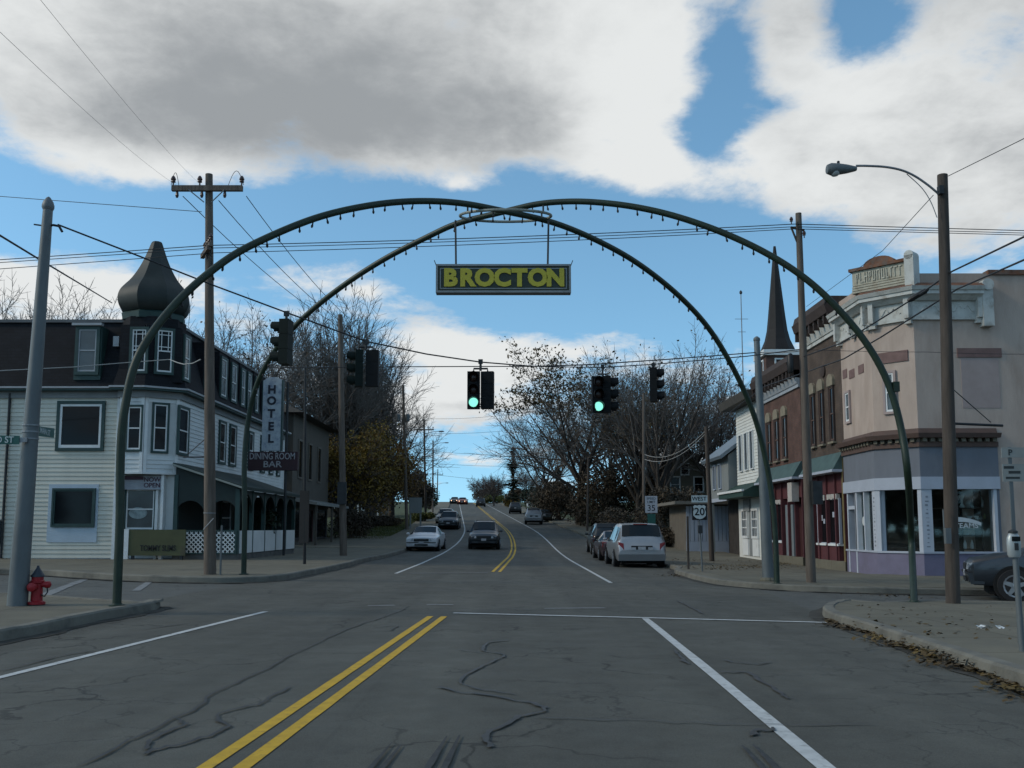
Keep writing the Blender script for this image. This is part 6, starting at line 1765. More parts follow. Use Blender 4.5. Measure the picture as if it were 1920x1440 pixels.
def car(label, kind, pos, rot, body, name='car', lit=False, roofrack=False, far=False, rails=None, scale=1.0, cat='car'):
    K = KINDS_[kind]; st = K['st']
    R = thing(name, label, cat, pos, None, rot, local=True)
    R.scale = (scale,) * 3
    R['kind'] = 'thing'
    rings = []
    for (y, zb, zl, zt, w, wt) in st:
        zt_ = zt
        half = [(0, zb), (w * .88, zb), (w * .97, zb + .10), (w, zb + (zl - zb) * .5), (w * .985, zl - .04), (w * .97, zl), (wt + (w - wt) * .10, zt_ - .10 * min(1, (zt_ - zl) / .3)), (wt * .93, zt_ - .02), (wt * .5, zt_ + .008), (0, zt_ + .015)]
        rings.append([(x, y, z) for x, z in half] + [(-x, y, z) for x, z in half[-2:0:-1]])
    mb = MB(); n = len(rings[0])
    for r in rings: mb.v += r
    for i in range(len(rings) - 1):
        for j in range(n):
            j2 = (j + 1) % n
            mb.f.append((i * n + j, i * n + j2, (i + 1) * n + j2, (i + 1) * n + j))
    mb.f.append(tuple(range(n))); mb.f.append(tuple((len(rings) - 1) * n + j for j in range(n - 1, -1, -1)))
    bd_ = mb.build('body', body, R, smooth=True, sharp=38)
    def lr(a, b, t): return a + (b - a) * t
    # screens
    def screen(i, j, name, ta=.06, tb=.95, wf=.97):
        a, b = st[i], st[j]; mb = MB()
        def at(t, s):
            k = 6
            y = lr(a[0], b[0], t); z = lr(a[3], b[3], t); w = lr(a[5], b[5], t) * wf
            q = Vector((w * s, y, z + .016 - .018 * abs(s) ** 3)); sg = -1 if i < len(st) / 2 else 1
            return q + Vector((0, sg * .012, .012))
        S = [-1, -.6, -.2, .2, .6, 1]
        for s0, s1_ in zip(S[:-1], S[1:]): mb.poly([at(ta, s0), at(ta, s1_), at(tb, s1_), at(tb, s0)])
        mb.build(name, m_carglass, R)
    screen(K['ws'][0], K['ws'][1], 'windshield'); screen(K['rw'][1], K['rw'][0], 'rear_window')
    for s in (-1, 1):
        for (i, j) in K['side']:
            mb = MB()
            def at(idx, t, sh):
                (y, zb, zl, zt, w, wt) = st[idx]
                x0, z0 = w * .972, zl + .02; x1_, z1 = wt + (w - wt) * .10, zt - .11 * min(1, (zt - zl) / .3)
                return Vector((s * (lr(x0, x1_, t) + .010), y + sh, lr(z0, z1, t)))
            for k in range(i, j):
                mb.poly([at(k, .02, .05 if k == i else 0), at(k + 1, .02, -.05 if k + 1 == j else 0), at(k + 1, .95, -.05 if k + 1 == j else 0), at(k, .95, .05 if k == i else 0)])
            mb.build('side_window', m_carglass, R)
        # mirror, lamps
        y_ = st[K['ws'][0]][0] + .25; zl = st[K['ws'][0]][2]
        mb = MB(); mb.lathe([(.02, -.10), (.075, -.07), (.085, .05), (.03, .10)], (s * (st[4][4] + .10), y_, zl + .10), 10, ax=(Vector((1, 0, 0)), Vector((0, .6, 0)), Vector((0, 0, .8)))); mb.tube([(s * st[4][4] * .95, y_, zl + .03), (s * (st[4][4] + .08), y_, zl + .08)], .025, 6); mb.build('mirror', body if not far else m_trim, R, smooth=True)
        (yy, zb, zl, zt, w, wt) = st[1]
        hm = m_beam if lit else m_headl
        mb = MB(); mb.hexa([(s * w * .52, -.03, zl - .15), (s * w * .90, .03, zl - .14), (s * w * 1.005, .34, zl - .10), (s * w * .6, .3, zl - .12)], [(s * w * .54, -.01, zl - .01), (s * w * .88, .05, zl), (s * w * .99, .36, zl + .02), (s * w * .6, .3, zl)]); mb.build('headlight', hm, R)
        (yy, zb, zl, zt, w, wt) = st[-2]; ye = st[-1][0]
        z0 = zl - (.20 if kind == 'sedan' else .30)
        mb = MB(); mb.hexa([(s * w * .74, ye + .005, z0), (s * w * .99, yy + .02, z0), (s * w * 1.01, yy - .10, z0), (s * w * .7, yy - .1, z0)], [(s * w * .76, ye - .02 if kind != 'van' else yy + .035, zl - .02), (s * w * .97, yy + .01, zl + .04), (s * w * .99, yy - .10, zl + .04), (s * w * .7, yy - .1, zl)]); mb.build('tail_light', m_tail, R)
    # bumpers, grille, plates
    (yy, zb, zl, zt, w, wt) = st[1]
    mb = MB(); mb.hexa([(-w * .96, .03, zb + .02), (w * .96, .03, zb + .02), (w * .98, .3, zb + .02), (-w * .98, .3, zb + .02)], [(-w * .96, -.03, zl - .22), (w * .96, -.03, zl - .22), (w * .98, .3, zl - .20), (-w * .98, .3, zl - .20)]); mb.build('front_bumper', body, R)
    mb = MB(); mb.box(-w * .48, w * .48, -.030, .06, zl - .17, zl - .03); mb.build('grille', m_trim, R)
    mb = MB(); mb.box(-w * .95, w * .95, -.045, .02, zl - .245, zl - .205); mb.build('bumper_strip', m_trim, R)
    mb = MB(); mb.box(-w * .42, w * .42, -.045, .0, zb + .06, zb + .15); mb.build('lower_grille', m_trim, R)
    mb = MB(); mb.box(-.15, .15, -.05, -.035, zb + .18, zb + .31); mb.build('number_plate', m_plate, R)
    (yy, zb, zl, zt, w, wt) = st[-2]; ye = st[-1][0]
    mb = MB(); mb.hexa([(-w * .97, ye - .04, zb - .02), (w * .97, ye - .04, zb - .02), (w * .98, ye - .4, zb - .02), (-w * .98, ye - .4, zb - .02)], [(-w * .99, ye + .05, zb + .24), (w * .99, ye + .05, zb + .24), (w * 1.0, ye - .4, zb + .26), (-w * 1.0, ye - .4, zb + .26)]); mb.build('rear_bumper', body, R)
    pz = zl - .24 if kind != 'sedan' else zl - .18
    mb = MB(); mb.box(-.42, .42, ye - .04, ye + .012, pz - .02, pz + .13); mb.build('plate_recess', m_trim, R)
    mb = MB(); mb.box(-.15, .15, ye + .0125, ye + .018, pz - .03, pz + .10); mb.build('number_plate', m_plate, R)
    if kind == 'van':
        for s in (-1, 1): MB().box(s * .34 - .10, s * .34 + .10, ye + .013, ye + .02, pz - .03, pz + .07).build('tailgate_badge', m_plate, R)
        MB().box(-.28, .28, 4.60, 4.68, 1.70, 1.735).build('brake_light', m_tail, R)
    mb = MB(); mb.box(-w * .8, w * .8, .4, ye - .4, .16, .34); mb.build('underside', m_under, R)
    # wheels
    for y in K['wheels']:
        for s in (-1, 1):
            wr = K['wr']; xw = st[5][4] - .10
            A_ = (Vector((s, 0, 0)), Vector((0, 1, 0)), Vector((0, 0, 1)))
            ar = MB().lathe([(wr * 1.16, -.10), (wr * 1.16, .105), (wr * 1.05, .106)], (s * xw, y, wr + .02), 20, ax=A_).build('wheel_arch', m_under, R)
            wh = MB().lathe([(wr * .75, -.10), (wr * .96, -.09), (wr, -.06), (wr, .10), (wr * .95, .135), (wr * .68, .142)], (s * xw, y, wr), 22, ax=A_).build('wheel', m_tyre, R, smooth=True)
            rb = MB().lathe([(wr * .68, .125), (wr * .67, .150), (wr * .60, .146), (wr * .58, .143)], (s * xw, y, wr), 18, ax=A_, cap=False)
            for k in range(5):
                a = 2 * pi * k / 5 + .3; d = Vector((0, cos(a), sin(a))); t = Vector((0, -sin(a), cos(a)))
                c = Vector((s * (xw + .158), y, wr))
                rb.hexa([c + d * .04 - t * .05, c + d * .04 + t * .05, c + d * .04 + t * .05 - Vector((s * .03, 0, 0)), c + d * .04 - t * .05 - Vector((s * .03, 0, 0))], [c + d * wr * .63 - t * .035, c + d * wr * .63 + t * .035, c + d * wr * .63 + t * .035 - Vector((s * .03, 0, 0)), c + d * wr * .63 - t * .035 - Vector((s * .03, 0, 0))])
            rb.lathe([(.06, .12), (.06, .162), (.03, .166)], (s * xw, y, wr), 10, ax=A_)
            rb.build('rim', m_rim, wh)
    if roofrack:
        for s in (-1, 1):
            zr = st[6][3]; mb = MB(); mb.tube([(s * .56, st[5][0] + .2, zr - .03), (s * .56, st[5][0] + .3, zr + .05), (s * .56, st[8][0] - .3, zr + .05), (s * .56, st[8][0] - .2, zr - .05)], .018, 6); mb.build('roof_rail', m_steel, R)
        for y in (st[5][0] + .7, st[8][0] - .8): MB().tube([(-.56, y, st[6][3] + .05), (.56, y, st[6][3] + .05)], .016, 6).build('roof_bar', m_trim, R)
    return R


def put(u, Y, front=True, L=5.0):
    x = P(u, 990, Y).x
    return (x, Y, gz(x, Y) + .012)


pw, ps, pd, pg = paint('white_car_paint', (.55, .56, .58), .05), paint('silver_car_paint', (.30, .31, .325), .45), paint('dark_blue_grey_car_paint', (.028, .034, .042)), paint('charcoal_car_paint', (.03, .03, .032))
pblk = paint('black_car_paint', (.012, .014, .014)); pmar = paint('dark_maroon_car_paint', (.05, .03, .035)); pgold = paint('pale_gold_car_paint', (.25, .24, .22))
x = 5.15; yv = 42.0
car('silver minivan parked at the right kerb, seen from behind', 'van', (P(1203, 990, 37.2).x, 37.2 + 5.05, gz(5.2, 39.5) + .012), pi, ps, 'minivan')
car('dark sedan parked in front of the silver minivan', 'sedan', (P(1158, 990, 44.2).x + .15, 44.2 + 5.1, gz(5.2, 46) + .012), pi, pmar, 'parked_car')
car('black SUV parked ahead of the dark sedan on the right', 'suv', (P(1142, 990, 52).x, 52 + 4.6, gz(5.2, 54) + .012), pi, pblk, 'parked_car', roofrack=False)
car('dark SUV with roof rails driving towards the camera', 'suv', put(907, 56.5), 0, pd, 'driving_car', roofrack=True)
car('white sedan parked facing the camera at the left kerb', 'sedan', put(790, 53.0), radians(-2), pw, 'parked_car')
car('dark SUV parked at the left kerb behind the white sedan', 'suv', put(840, 86), 0, pd, 'parked_car')
car('pale-roofed car parked just behind the dark left-hand SUV', 'suv', put(833, 97), 0, pgold, 'parked_car', far=True)
car('oncoming car with lit headlights, leftmost at the hilltop', 'sedan', put(851, 232), 0, pg, 'driving_car', lit=True, far=True, scale=1.25)
car('oncoming red-tinted car with lit headlights, middle of the hilltop group', 'sedan', put(866, 222), 0, paint('red_car_paint', (.22, .03, .02)), 'driving_car', lit=True, far=True, scale=1.25)
car('grey car driving away near the hilltop', 'suv', put(902, 196), pi, pg, 'driving_car', far=True)
car('silver and dark car parked up the hill at the right kerb', 'suv', (P(1001, 990, 100).x, 100 + 4.6, gz(2.5, 102) + .012), pi, ps, 'parked_car', far=True)
car('black car parked at the right kerb beside the hillside driveway', 'sedan', (P(1014, 990, 108).x + .4, 108 + 5, gz(3, 110) + .012), pi, pblk, 'parked_car', far=True)
car('grey car parked farthest up the right kerb', 'suv', (P(966, 990, 142).x, 142 + 4.6, gz(0, 144) + .012), pi, pg, 'parked_car', far=True)
xq = (1816 - 960) * 22.3 / F
car('dark blue-grey SUV nosing into the side street at the right edge', 'suv', (xq + .05, 22.75, gz(12.5, 22.3) + .002), radians(-112), pd, 'parked_car', scale=1.06)
# ================================================================ trees, shrubs, leaves
m_bark = M('grey_brown_bark', (.048, .041, .035), .95, .3, 5, bump=.6, bscale=14, streak=.25)
m_twig = M('grey_twigs', (.125, .108, .095), .95, .25, 3)
m_twig_br = M('brown_twigs', (.105, .08, .068), .95, .25, 3)
lf_yellow = leaf_mat('yellow_green_leaves', (.06, .048, .02), (.16, .105, .024), (.24, .155, .024))
lf_orange = leaf_mat('orange_brown_leaves', (.07, .05, .025), (.17, .10, .028), (.22, .14, .03))
lf_brown = leaf_mat('dull_brown_leaves', (.045, .036, .03), (.08, .06, .044), (.11, .075, .045))
lf_thicket = leaf_mat('dark_thicket_leaves', (.034, .029, .022), (.06, .048, .034), (.09, .066, .04))
lf_maple = leaf_mat('sparse_dark_leaves', (.04, .042, .024), (.08, .062, .03), (.11, .07, .03))
lf_dark = leaf_mat('dark_evergreen_needles', (.010, .016, .010), (.016, .026, .015), (.024, .034, .018))
lf_green = leaf_mat('olive_shrub_leaves', (.045, .055, .018), (.075, .085, .024), (.10, .10, .03))


class Tree:
    def __init__(s, seed): s.r = random.Random(seed); s.tips = []

    def limb(s, mb, p, d, L, r, lev, cfg):
        R = s.r; ns = (6, 4, 3, 2, 1, 1)[lev]; pts = [p]; rad = [r]; dd = d.copy()
        jit = cfg['jit'][lev]
        for i in range(ns):
            dd = (dd + Vector((R.uniform(-jit, jit), R.uniform(-jit, jit), R.uniform(-jit, jit) * .6 + cfg['up'][lev]))).normalized()
            pts.append(pts[-1] + dd * (L / ns)); rad.append(max(cfg['rmin'], r * (1 - .62 * (i + 1) / ns)))
        if lev == len(cfg['n']): rad[-1] = cfg['rmin'] * .5
        mb[0 if lev <= 1 else 1].tube(pts, rad, (9, 6, 4, 3, 3, 3)[lev], cap=False)
        if lev >= len(cfg['n']):
            s.tips.append(pts[-1]); return
        n = cfg['n'][lev]; n = max(1, int(n * R.uniform(.8, 1.2) + .5))
        f0 = cfg['f0'][lev]
        for k in range(n):
            f = f0 + (1 - f0) * (k + R.uniform(.1, .9)) / n
            x = f * ns; i = min(int(x), ns - 1); t = x - i
            q = pts[i].lerp(pts[i + 1], t); ax = (pts[i + 1] - pts[i]).normalized(); rr = rad[i] + (rad[i + 1] - rad[i]) * t
            a = radians(R.uniform(*cfg['ang'][lev])); phi = 2.399963 * k + R.uniform(-.6, .6)
            o = ax.orthogonal().normalized(); o2 = ax.cross(o)
            cd_ = (ax * cos(a) + (o * cos(phi) + o2 * sin(phi)) * sin(a)).normalized()
            cl = L * R.uniform(*cfg['ratio'][lev]) * (1.15 - .45 * f if lev else 1.1 - .25 * f)
            s.limb(mb, q, cd_, cl, max(cfg['rmin'], rr * .62), lev + 1, cfg)
        # the axis itself goes on as one more twig
        if lev: s.limb(mb, pts[-1], dd, L * .45, rad[-1] * .9, lev + 1, cfg)


VASE = dict(n=(11, 7, 6, 6), ang=((14, 34), (15, 38), (18, 45), (20, 55)), ratio=((1.5, 1.95), (.38, .62), (.38, .6), (.35, .6)), f0=(.45, .25, .2, .15), jit=(.04, .07, .11, .16, .2), up=(.02, .05, .06, .05, .03), rmin=.016, trunk=.30)
FAN = dict(n=(15, 8, 7, 7), ang=((8, 36), (14, 36), (18, 42), (20, 50)), ratio=((1.25, 1.75), (.36, .6), (.36, .58), (.36, .6)), f0=(.5, .22, .2, .15), jit=(.04, .06, .10, .15, .2), up=(.02, .05, .05, .05, .03), rmin=.02, trunk=.32)
SPREAD = dict(n=(12, 8, 6, 6), ang=((30, 62), (28, 55), (25, 55), (25, 60)), ratio=((1.0, 1.45), (.4, .65), (.38, .6), (.35, .6)), f0=(.45, .22, .2, .15), jit=(.05, .09, .13, .17, .2), up=(.03, .07, .05, .03, .02), rmin=.016, trunk=.36)
BUSHY = dict(n=(12, 6, 5, 4), ang=((25, 70), (30, 60), (30, 60), (30, 60)), ratio=((.75, 1.1), (.4, .65), (.4, .6), (.35, .6)), f0=(.3, .2, .2, .15), jit=(.06, .1, .14, .17, .2), up=(.03, .06, .04, .02, .0), rmin=.016, trunk=.45)


def leaves_mb(pts, R, size, droop=.3):
    mb = MB()
    for p in pts:
        a = Vector((R.uniform(-1, 1), R.uniform(-1, 1), R.uniform(-1, 1))).normalized(); b = a.orthogonal().normalized()
        if R.random() < .5: b = a.cross(b)
        s = size * R.uniform(.55, 1.25); c = a.cross(b)
        mb.add([p - a * s, p - b * s * .62 + c * s * .12, p + a * s, p + b * s * .62 + c * s * .12], [(0, 1, 2, 3)])
    return mb


def tree(label, u, Y, vtop, cfg, seed, twig=m_twig, leaf=None, nleaf=0, lsize=.16, name='bare_tree', group=None, xs=1.0, keep=None, X=None):
    x = P(u, 900, Y).x if X is None else X
    g = gz(x, Y); H_ = P(u, vtop, Y).z - g
    T = Tree(seed); mbs = (MB(), MB())
    base = Vector((x, Y, g - .15)); L0 = H_ * cfg['trunk']
    T.limb(mbs, base, Vector((0, 0, 1)), L0, .020 * H_ + .06, 0, cfg)
    # fit the height exactly
    zs = [v[2] for v in mbs[1].v]; zmax = max(zs); k = H_ / (zmax - g)
    for m_ in mbs: m_.v = [(x + (a - x) * k * xs, Y + (b - Y) * k * xs, g + (c - g) * k) for a, b, c in m_.v]
    tips = [Vector((x + (t.x - x) * k * xs, Y + (t.y - Y) * k * xs, g + (t.z - g) * k)) for t in T.tips]
    o = thing(name, label, 'tree', (x, Y, g), group)
    mbs[0].build('trunk', m_bark, o, smooth=True); cr = mbs[1].build('crown', twig, o)
    if leaf:
        R = random.Random(seed + 99); P_ = []
        if keep: tips = [t for t in tips if keep(t, x, Y, g, H_)] or tips
        for _ in range(nleaf):
            t = R.choice(tips); P_.append(t + Vector((R.gauss(0, .28), R.gauss(0, .28), R.gauss(0, .24))))
        leaves_mb(P_, R, lsize).build('leaves', leaf, o)
    return o


TB = 'bare trees behind the hotel'
tree('tall fan-shaped bare tree rising behind the brown building', 640, 76, 528, FAN, 11, xs=1.1)
tree('tall bare tree leaning out beside the fan-shaped one, towards the road', 692, 86, 618, FAN, 12, xs=1.1)
tree('bare tree with drooping outer twigs nearest the pale far pole', 735, 96, 700, SPREAD, 13)
tree('bare treetop showing above the roof at the far left edge', 5, 66, 512, SPREAD, 21)
tree('bare treetop just right of the grey pole above the black roof', 118, 72, 538, SPREAD, 22)
tree('bare treetop seen between the left edge and the grey pole', 48, 74, 530, VASE, 26)
tree('low bare treetop midway between the grey pole and the dome', 170, 78, 552, VASE, 27)
tree('bare treetop with reddish leaves right of the utility pole', 440, 66, 540, SPREAD, 23, leaf=lf_brown, nleaf=700, lsize=.14)
tree('bare treetop between the dome and the utility pole', 362, 74, 568, SPREAD, 24)
tree('bare tree behind the hotel sign', 522, 84, 588, SPREAD, 25, leaf=lf_orange, nleaf=500, lsize=.13)
TL = 'autumn trees along the left sidewalk'
tree('yellow-leaved tree nearest the far left lawn', 660, 70, 790, BUSHY, 31, m_twig_br, lf_yellow, 16000, .115, 'autumn_tree', TL, X=-12.6)
tree('brown-leaved tree behind the yellow one on the left', 690, 78, 772, BUSHY, 32, m_twig_br, lf_brown, 18000, .12, 'autumn_tree', TL, X=-14.5)
tree('orange-brown tree left of the pale far pole', 728, 92, 806, BUSHY, 33, m_twig_br, lf_orange, 18000, .12, 'autumn_tree', TL, X=-14.0)
tree('dull brown tree right of the pale far pole', 762, 108, 846, BUSHY, 34, m_twig_br, lf_brown, 15000, .14, 'autumn_tree', TL, X=-16.0, xs=.85)
tree('purplish brown tree by the dark far pole', 776, 134, 878, BUSHY, 35, m_twig_br, lf_brown, 11000, .17, 'autumn_tree', TL, xs=.75)
tree('small dim brown tree farthest up the left side', 792, 180, 912, BUSHY, 36, m_twig_br, lf_brown, 7000, .2, 'autumn_tree', TL, xs=.7)
tree('dark brown tree behind the brown building roof', 606, 82, 776, BUSHY, 37, m_twig_br, lf_brown, 13000, .13, 'autumn_tree', TL)
tree('great spreading maple with leaves left only at its top', 1086, 98, 636, SPREAD, 41, leaf=lf_maple, nleaf=3600, lsize=.17, name='maple_tree', keep=lambda t, x, Y, g, H: t.z - g > .62 * H and t.x < x + 3)
tree('tall bare tree with a dark straight trunk right of the maple', 1196, 92, 640, VASE, 42, leaf=lf_maple, nleaf=1500, lsize=.12)
tree('tall bare tree whose top stands highest right of the maple', 1240, 86, 614, VASE, 43, xs=1.1, leaf=lf_maple, nleaf=1200, lsize=.12)
tree('bare reddish tree behind the tan house', 1300, 98, 650, SPREAD, 44, m_twig_br, leaf=lf_brown, nleaf=900, lsize=.15)
tree('bare tree behind the grey building roof', 1352, 90, 676, SPREAD, 45)
tree('bare tree just left of the white clapboard shop roof', 1392, 104, 700, SPREAD, 46, m_twig_br)
tree('bare tree in the middle distance between maple and straight trunk', 1150, 122, 682, SPREAD, 47, leaf=lf_orange, nleaf=1600, lsize=.14)
tree('leaning bare tree reaching over the road beside the maple', 1022, 128, 770, SPREAD, 48)
tree('small bare tree at the right of the hilltop', 905, 225, 888, SPREAD, 49, m_twig_br)
tree('slightly larger bare tree near the hilltop conifers', 926, 205, 880, SPREAD, 50, m_twig_br)


def conifer(label, u, Y, vtop, seed, wid=.22):
    x = P(u, 940, Y).x; g = gz(x, Y); H_ = P(u, vtop, Y).z - g; R = random.Random(seed)
    o = thing('conifer_tree', label, 'tree', (x, Y, g), 'evergreens on the right of the hill')
    MB().tube([(x, Y, g - .2), (x, Y, g + H_ * .97)], [.02 * H_ + .05, .02], 7).build('trunk', m_bark, o)
    mb = MB(); n = int(260 + H_ * 46)
    for i in range(n):
        f = R.uniform(.10, 1) ** .8; h = g + H_ * f; rad = H_ * wid * (1 - f) ** .55 * R.uniform(.25, 1.1) * (.55 + .45 * sin(f * 23 + seed)) + .1; a = R.uniform(0, 2 * pi)
        d = Vector((cos(a), sin(a), -.25 + .3 * R.random())); t = Vector((-sin(a), cos(a), 0)); p = Vector((x, Y, h)) + d * rad * .55
        l_ = rad * .55 + .22; w_ = l_ * .36
        mb.add([p - d * l_ * .6, p + t * w_ - Vector((0, 0, .1)), p + d * l_, p - t * w_ - Vector((0, 0, .1))], [(0, 1, 2, 3)])
    mb.build('crown', lf_dark, o)
conifer('tall dark conifer on the skyline right of the road', 962, 178, 838, 61, .27)
tree('bare tree behind the small white house', 990, 212, 866, SPREAD, 62, m_twig_br)
conifer('dark conifer below the left side of the maple', 1046, 138, 872, 64, .34)
conifer('dark conifer hidden among bushes right of the maple trunk', 1150, 112, 868, 65, .32)


def shrub(label, u, Y, vtop, half, leaf, n, seed, size=.2, name='shrub', group='shrubs along the road', X=None):
    x = P(u, 950, Y).x if X is None else X
    g = gz(x, Y); H_ = max(.8, P(u, vtop, Y).z - g); R = random.Random(seed)
    o = thing(name, label, 'shrub', (x, Y, g), group); pts = []; st = MB()
    lobes = [(R.uniform(-.6, .6) * half, R.uniform(-.5, .5) * half, R.uniform(.35, .75) * H_, R.uniform(.35, .6)) for _ in range(6)]
    for _ in range(n * 3):
        lx_, ly, lz, s_ = R.choice(lobes); v = Vector((R.gauss(0, 1), R.gauss(0, 1), R.gauss(0, 1))); v.normalize(); q = R.uniform(.55, 1.05)
        p = Vector((x + lx_ + v.x * half * s_ * q, Y + ly + v.y * half * s_ * q, g + max(.05, min(H_, lz + v.z * H_ * s_ * .75 * q)))); pts.append(p)
    for (lx_, ly, lz, s_) in lobes:
        for k in range(9): st.tube([(x + R.uniform(-.2, .2), Y + R.uniform(-.2, .2), g - .1), (x + lx_ * .5, Y + ly * .5, g + lz * .5), (x + lx_ + R.uniform(-.5, .5) * half * s_, Y + ly + R.uniform(-.5, .5) * half * s_, g + min(H_, lz + R.uniform(0, .5) * H_ * s_))], [.05, .03, .01], 4)
    st.build('stem', m_twig_br, o); leaves_mb(pts, R, size * .55).build('foliage', lf_thicket if leaf is lf_brown else leaf, o)
shrub('dark brown thicket right of the maple trunk', 1150, 96, 880, 5.0, lf_brown, 3600, 71, .24)
shrub('dark brown thicket below the straight bare trunk', 1225, 98, 870, 5.5, lf_brown, 3800, 72, .24)
shrub('brown thicket beside the tan house', 1268, 76, 905, 3.0, lf_brown, 2200, 73, .2)
shrub('dark bush left of the maple trunk beside the road', 1050, 112, 905, 4.2, lf_brown, 2600, 74, .24)
shrub('dark green bushes behind the parked hillside cars', 1030, 150, 905, 4.5, lf_dark, 2400, 75, .3)
shrub('reddish brown hedge right of the hilltop cars', 940, 215, 916, 4.5, lf_brown, 1800, 76, .32, X=1.0)
shrub('olive shrub at the right of the hilltop', 918, 240, 925, 4.5, lf_green, 1600, 77, .34, X=-3.6)
shrub('yellow-green shrub on the right verge below the hilltop', 925, 190, 936, 2.0, lf_yellow, 900, 78, .25, X=-1.2 + 1.0)
shrub('tall purplish thicket at the hilltop by the road bend', 893, 262, 912, 5.0, lf_brown, 1500, 79, .36, X=-7.0)
shrub('low dark shrub on the far left lawn', 692, 84, 968, 2.2, lf_brown, 1000, 80, .18)
shrub('second low dark shrub on the left lawn towards the road', 722, 90, 968, 2.0, lf_brown, 900, 81, .18)
shrub('olive bush behind the grey board sign', 803, 104, 958, 1.6, lf_green, 900, 82, .2, X=-9.9)
shrub('dark upright bush near the far left poles', 817, 168, 915, 2.0, lf_dark, 800, 83, .26, X=-14.8)
shrub('brown bush at the foot of the brown building', 625, 67, 950, 1.6, lf_brown, 900, 84, .16, X=-11.6)
shrub('low brown hedge in front of the tan house', 1255, 62, 990, 2.2, lf_brown, 1200, 85, .16)
shrub('brown bush left of the speed limit sign', 1185, 72, 945, 2.6, lf_brown, 1500, 86, .18)
shrub('hanging fern basket in the porch arch', 506, 44.6, 962, .45, lf_dark, 260, 87, .12, 'porch_fern', None, X=-11.2) if False else None
R = random.Random(91); q = Vector((-10.75, 41.5, 2.0))
o = thing('hanging_basket', 'dark leafy basket hanging in the porch arch behind the white panels', 'plant', tuple(q))
leaves_mb([q + Vector((R.gauss(0, .2), R.gauss(0, .2), R.gauss(-.1, .22))) for _ in range(260)], R, .11).build('foliage', lf_dark, o)
MB().tube([q + Vector((0, 0, .1)), (q.x, q.y, 2.6)], .008, 4).build('hanger', m_wire, o)
MB().lathe([(.08, -.3), (.18, -.15), (.2, 0)], q, 10).build('basket', m_dkbrown, o)

# fallen leaves: too many to count
R = random.Random(5); pts = []
edge = [G(u, v) for u, v in ((1560, 1166), (1620, 1184), (1700, 1212), (1800, 1247), (1920, 1290), (2050, 1340))]
for a, b in zip(edge[:-1], edge[1:]):
    for _ in range(170):
        t = R.random() ** 1.3; p = a.lerp(b, t); dx = -abs(R.gauss(0, .13 + .1 * sin(p.y * 3.1))) - .06
        p = Vector((p.x + dx, p.y, 0)); p.z = gz(p.x, p.y) + R.uniform(.015, .06); pts.append(p)
c = G(1800, 1240)
for _ in range(260):
    p = Vector((c.x - .1 - abs(R.gauss(0, .16)), c.y + R.gauss(0, .7), 0)); p.z = gz(p.x, p.y) + R.uniform(.015, .11); pts.append(p)
for (u, v, n, s_) in ((1400, 1062, 300, 1.2), (1480, 1058, 350, 1.1), (1340, 1066, 200, 1.0), (1300, 1050, 160, 1.3), (1660, 1118, 60, .5), (1270, 1072, 120, .6)):
    c = G15(u, v)
    for _ in range(n):
        p = Vector((c.x + R.gauss(0, s_ * .7), c.y + R.gauss(0, s_), 0)); p.z = gz(p.x, p.y) + (.165 if p.x > XR(p.y) - .05 else .02) + R.uniform(0, .02); pts.append(p)
for _ in range(120):
    c = G15(R.uniform(1600, 1900), R.uniform(1135, 1200)); pts.append(Vector((c.x, c.y, c.z + .012)))
lm = MB()
for p in pts:
    a = R.uniform(0, 2 * pi); s_ = R.uniform(.018, .062); d = Vector((cos(a), sin(a), R.uniform(-.5, .5))); t = Vector((-sin(a), cos(a), R.uniform(-.3, .3)))
    lm.add([p - d * s_, p - t * s_ * .6, p + d * s_, p + t * s_ * .6], [(0, 1, 2, 3)])
o = lm.build('fallen_leaves', leaf_mat('fallen_leaf_litter', (.04, .028, .016), (.075, .05, .022), (.15, .10, .03)))
o['kind'] = 'stuff'; tag(o, 'brown and yellow fallen leaves along the right kerb and sidewalk', 'leaves')
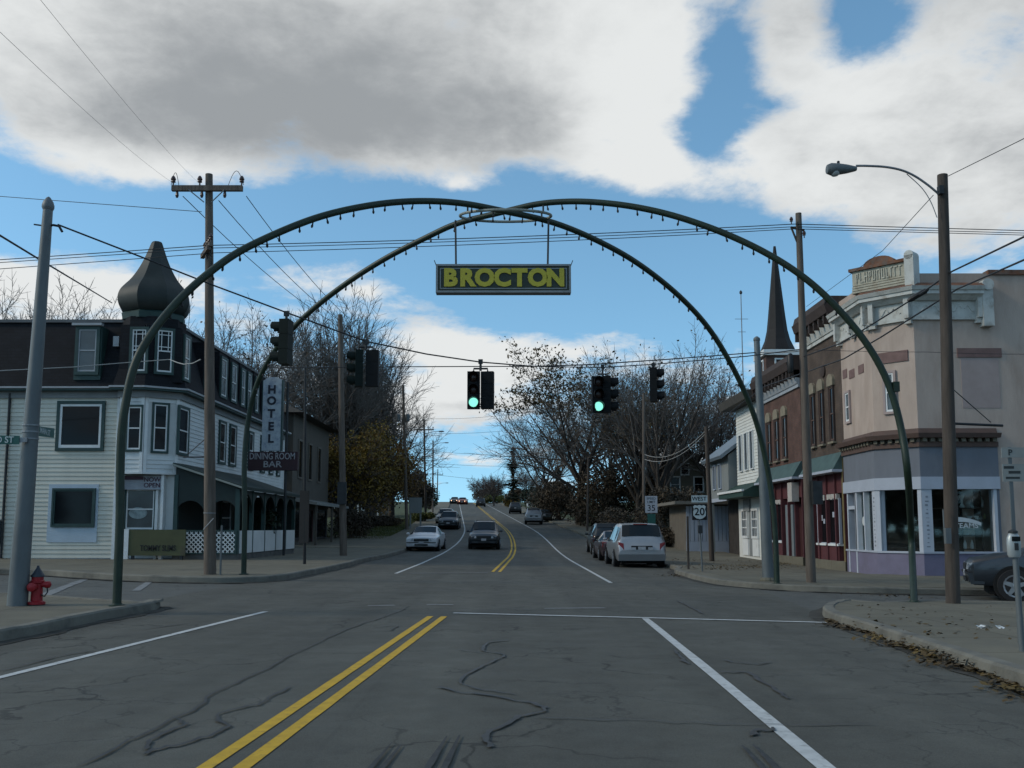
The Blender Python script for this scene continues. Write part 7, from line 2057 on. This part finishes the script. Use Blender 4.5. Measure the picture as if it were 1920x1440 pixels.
# scrap of pale litter on the near sidewalk
q = G15(1855, 1178); R = random.Random(8); mb = MB()
for k in range(7):
    a = R.uniform(0, 6.28); c = q + Vector((R.uniform(-.16, .16), R.uniform(-.06, .06), .02)); d = Vector((cos(a), sin(a), .25)) * .07; t = Vector((-sin(a), cos(a), .1)) * .045
    mb.add([c - d, c - t, c + d, c + t + Vector((0, 0, .02))], [(0, 1, 2, 3)])
tag(mb.build('paper_litter', m_white, loc=tuple(q)), 'crumpled scrap of white paper on the right sidewalk', 'litter')
# grass tufts on the left lawn edge
R = random.Random(17); mb = MB()
for _ in range(9000):
    y = R.uniform(66, 112); x = XL(y) - 3.05 - abs(R.gauss(0, 3.5)); z = gz(x, y) + .09; a = R.uniform(0, pi); h = R.uniform(.05, .16); w_ = .03
    mb.add([(x - w_ * cos(a), y - w_ * sin(a), z), (x + w_ * cos(a), y + w_ * sin(a), z), (x + R.uniform(-.05, .05), y, z + h)], [(0, 1, 2)])
o = mb.build('grass', lf_green); o['kind'] = 'stuff'; tag(o, 'short rough grass on the lawn beyond the left sidewalk', 'grass')

# unseen wood added round the camera to screen low sky from the window glass
R = random.Random(23); pts = []; st = MB()
for k in range(46):
    x = -95 + k * 4.2 + R.uniform(-1.5, 1.5); y = -85 - R.uniform(0, 26) - abs(x) * .05; h = R.uniform(7, 11); g = gz(x, y)
    st.tube([(x, y, g - .3), (x + R.uniform(-.5, .5), y, g + h * .8)], [.25, .08], 5)
    for _ in range(150):
        v = Vector((R.gauss(0, 1), R.gauss(0, 1), R.gauss(0, 1))).normalized() * R.uniform(.4, 1)
        pts.append(Vector((x + v.x * 3.2, y + v.y * 3, g + h * .58 + v.z * h * .45)))
for sx_ in (-1, 1):
    for k in range(62):
        y = -80 + k * 1.9 + R.uniform(-1.5, 1.5); x = sx_ * (82 + R.uniform(0, 20)); h = R.uniform(7, 11); g = gz(x, y)
        st.tube([(x, y, g - .3), (x, y, g + h * .8)], [.25, .08], 5)
        for _ in range(90):
            v = Vector((R.gauss(0, 1), R.gauss(0, 1), R.gauss(0, 1))).normalized() * R.uniform(.4, 1)
            pts.append(Vector((x + v.x * 3.2, y + v.y * 3, g + h * .55 + v.z * h * .47)))
lv = leaves_mb(pts, R, .95); st.add(lv.v, lv.f)
o = st.build('added_woods', lf_brown); o['kind'] = 'stuff'; tag(o, 'dull brown wood added behind and beside the viewer to block low sky reflections', 'added_woods')
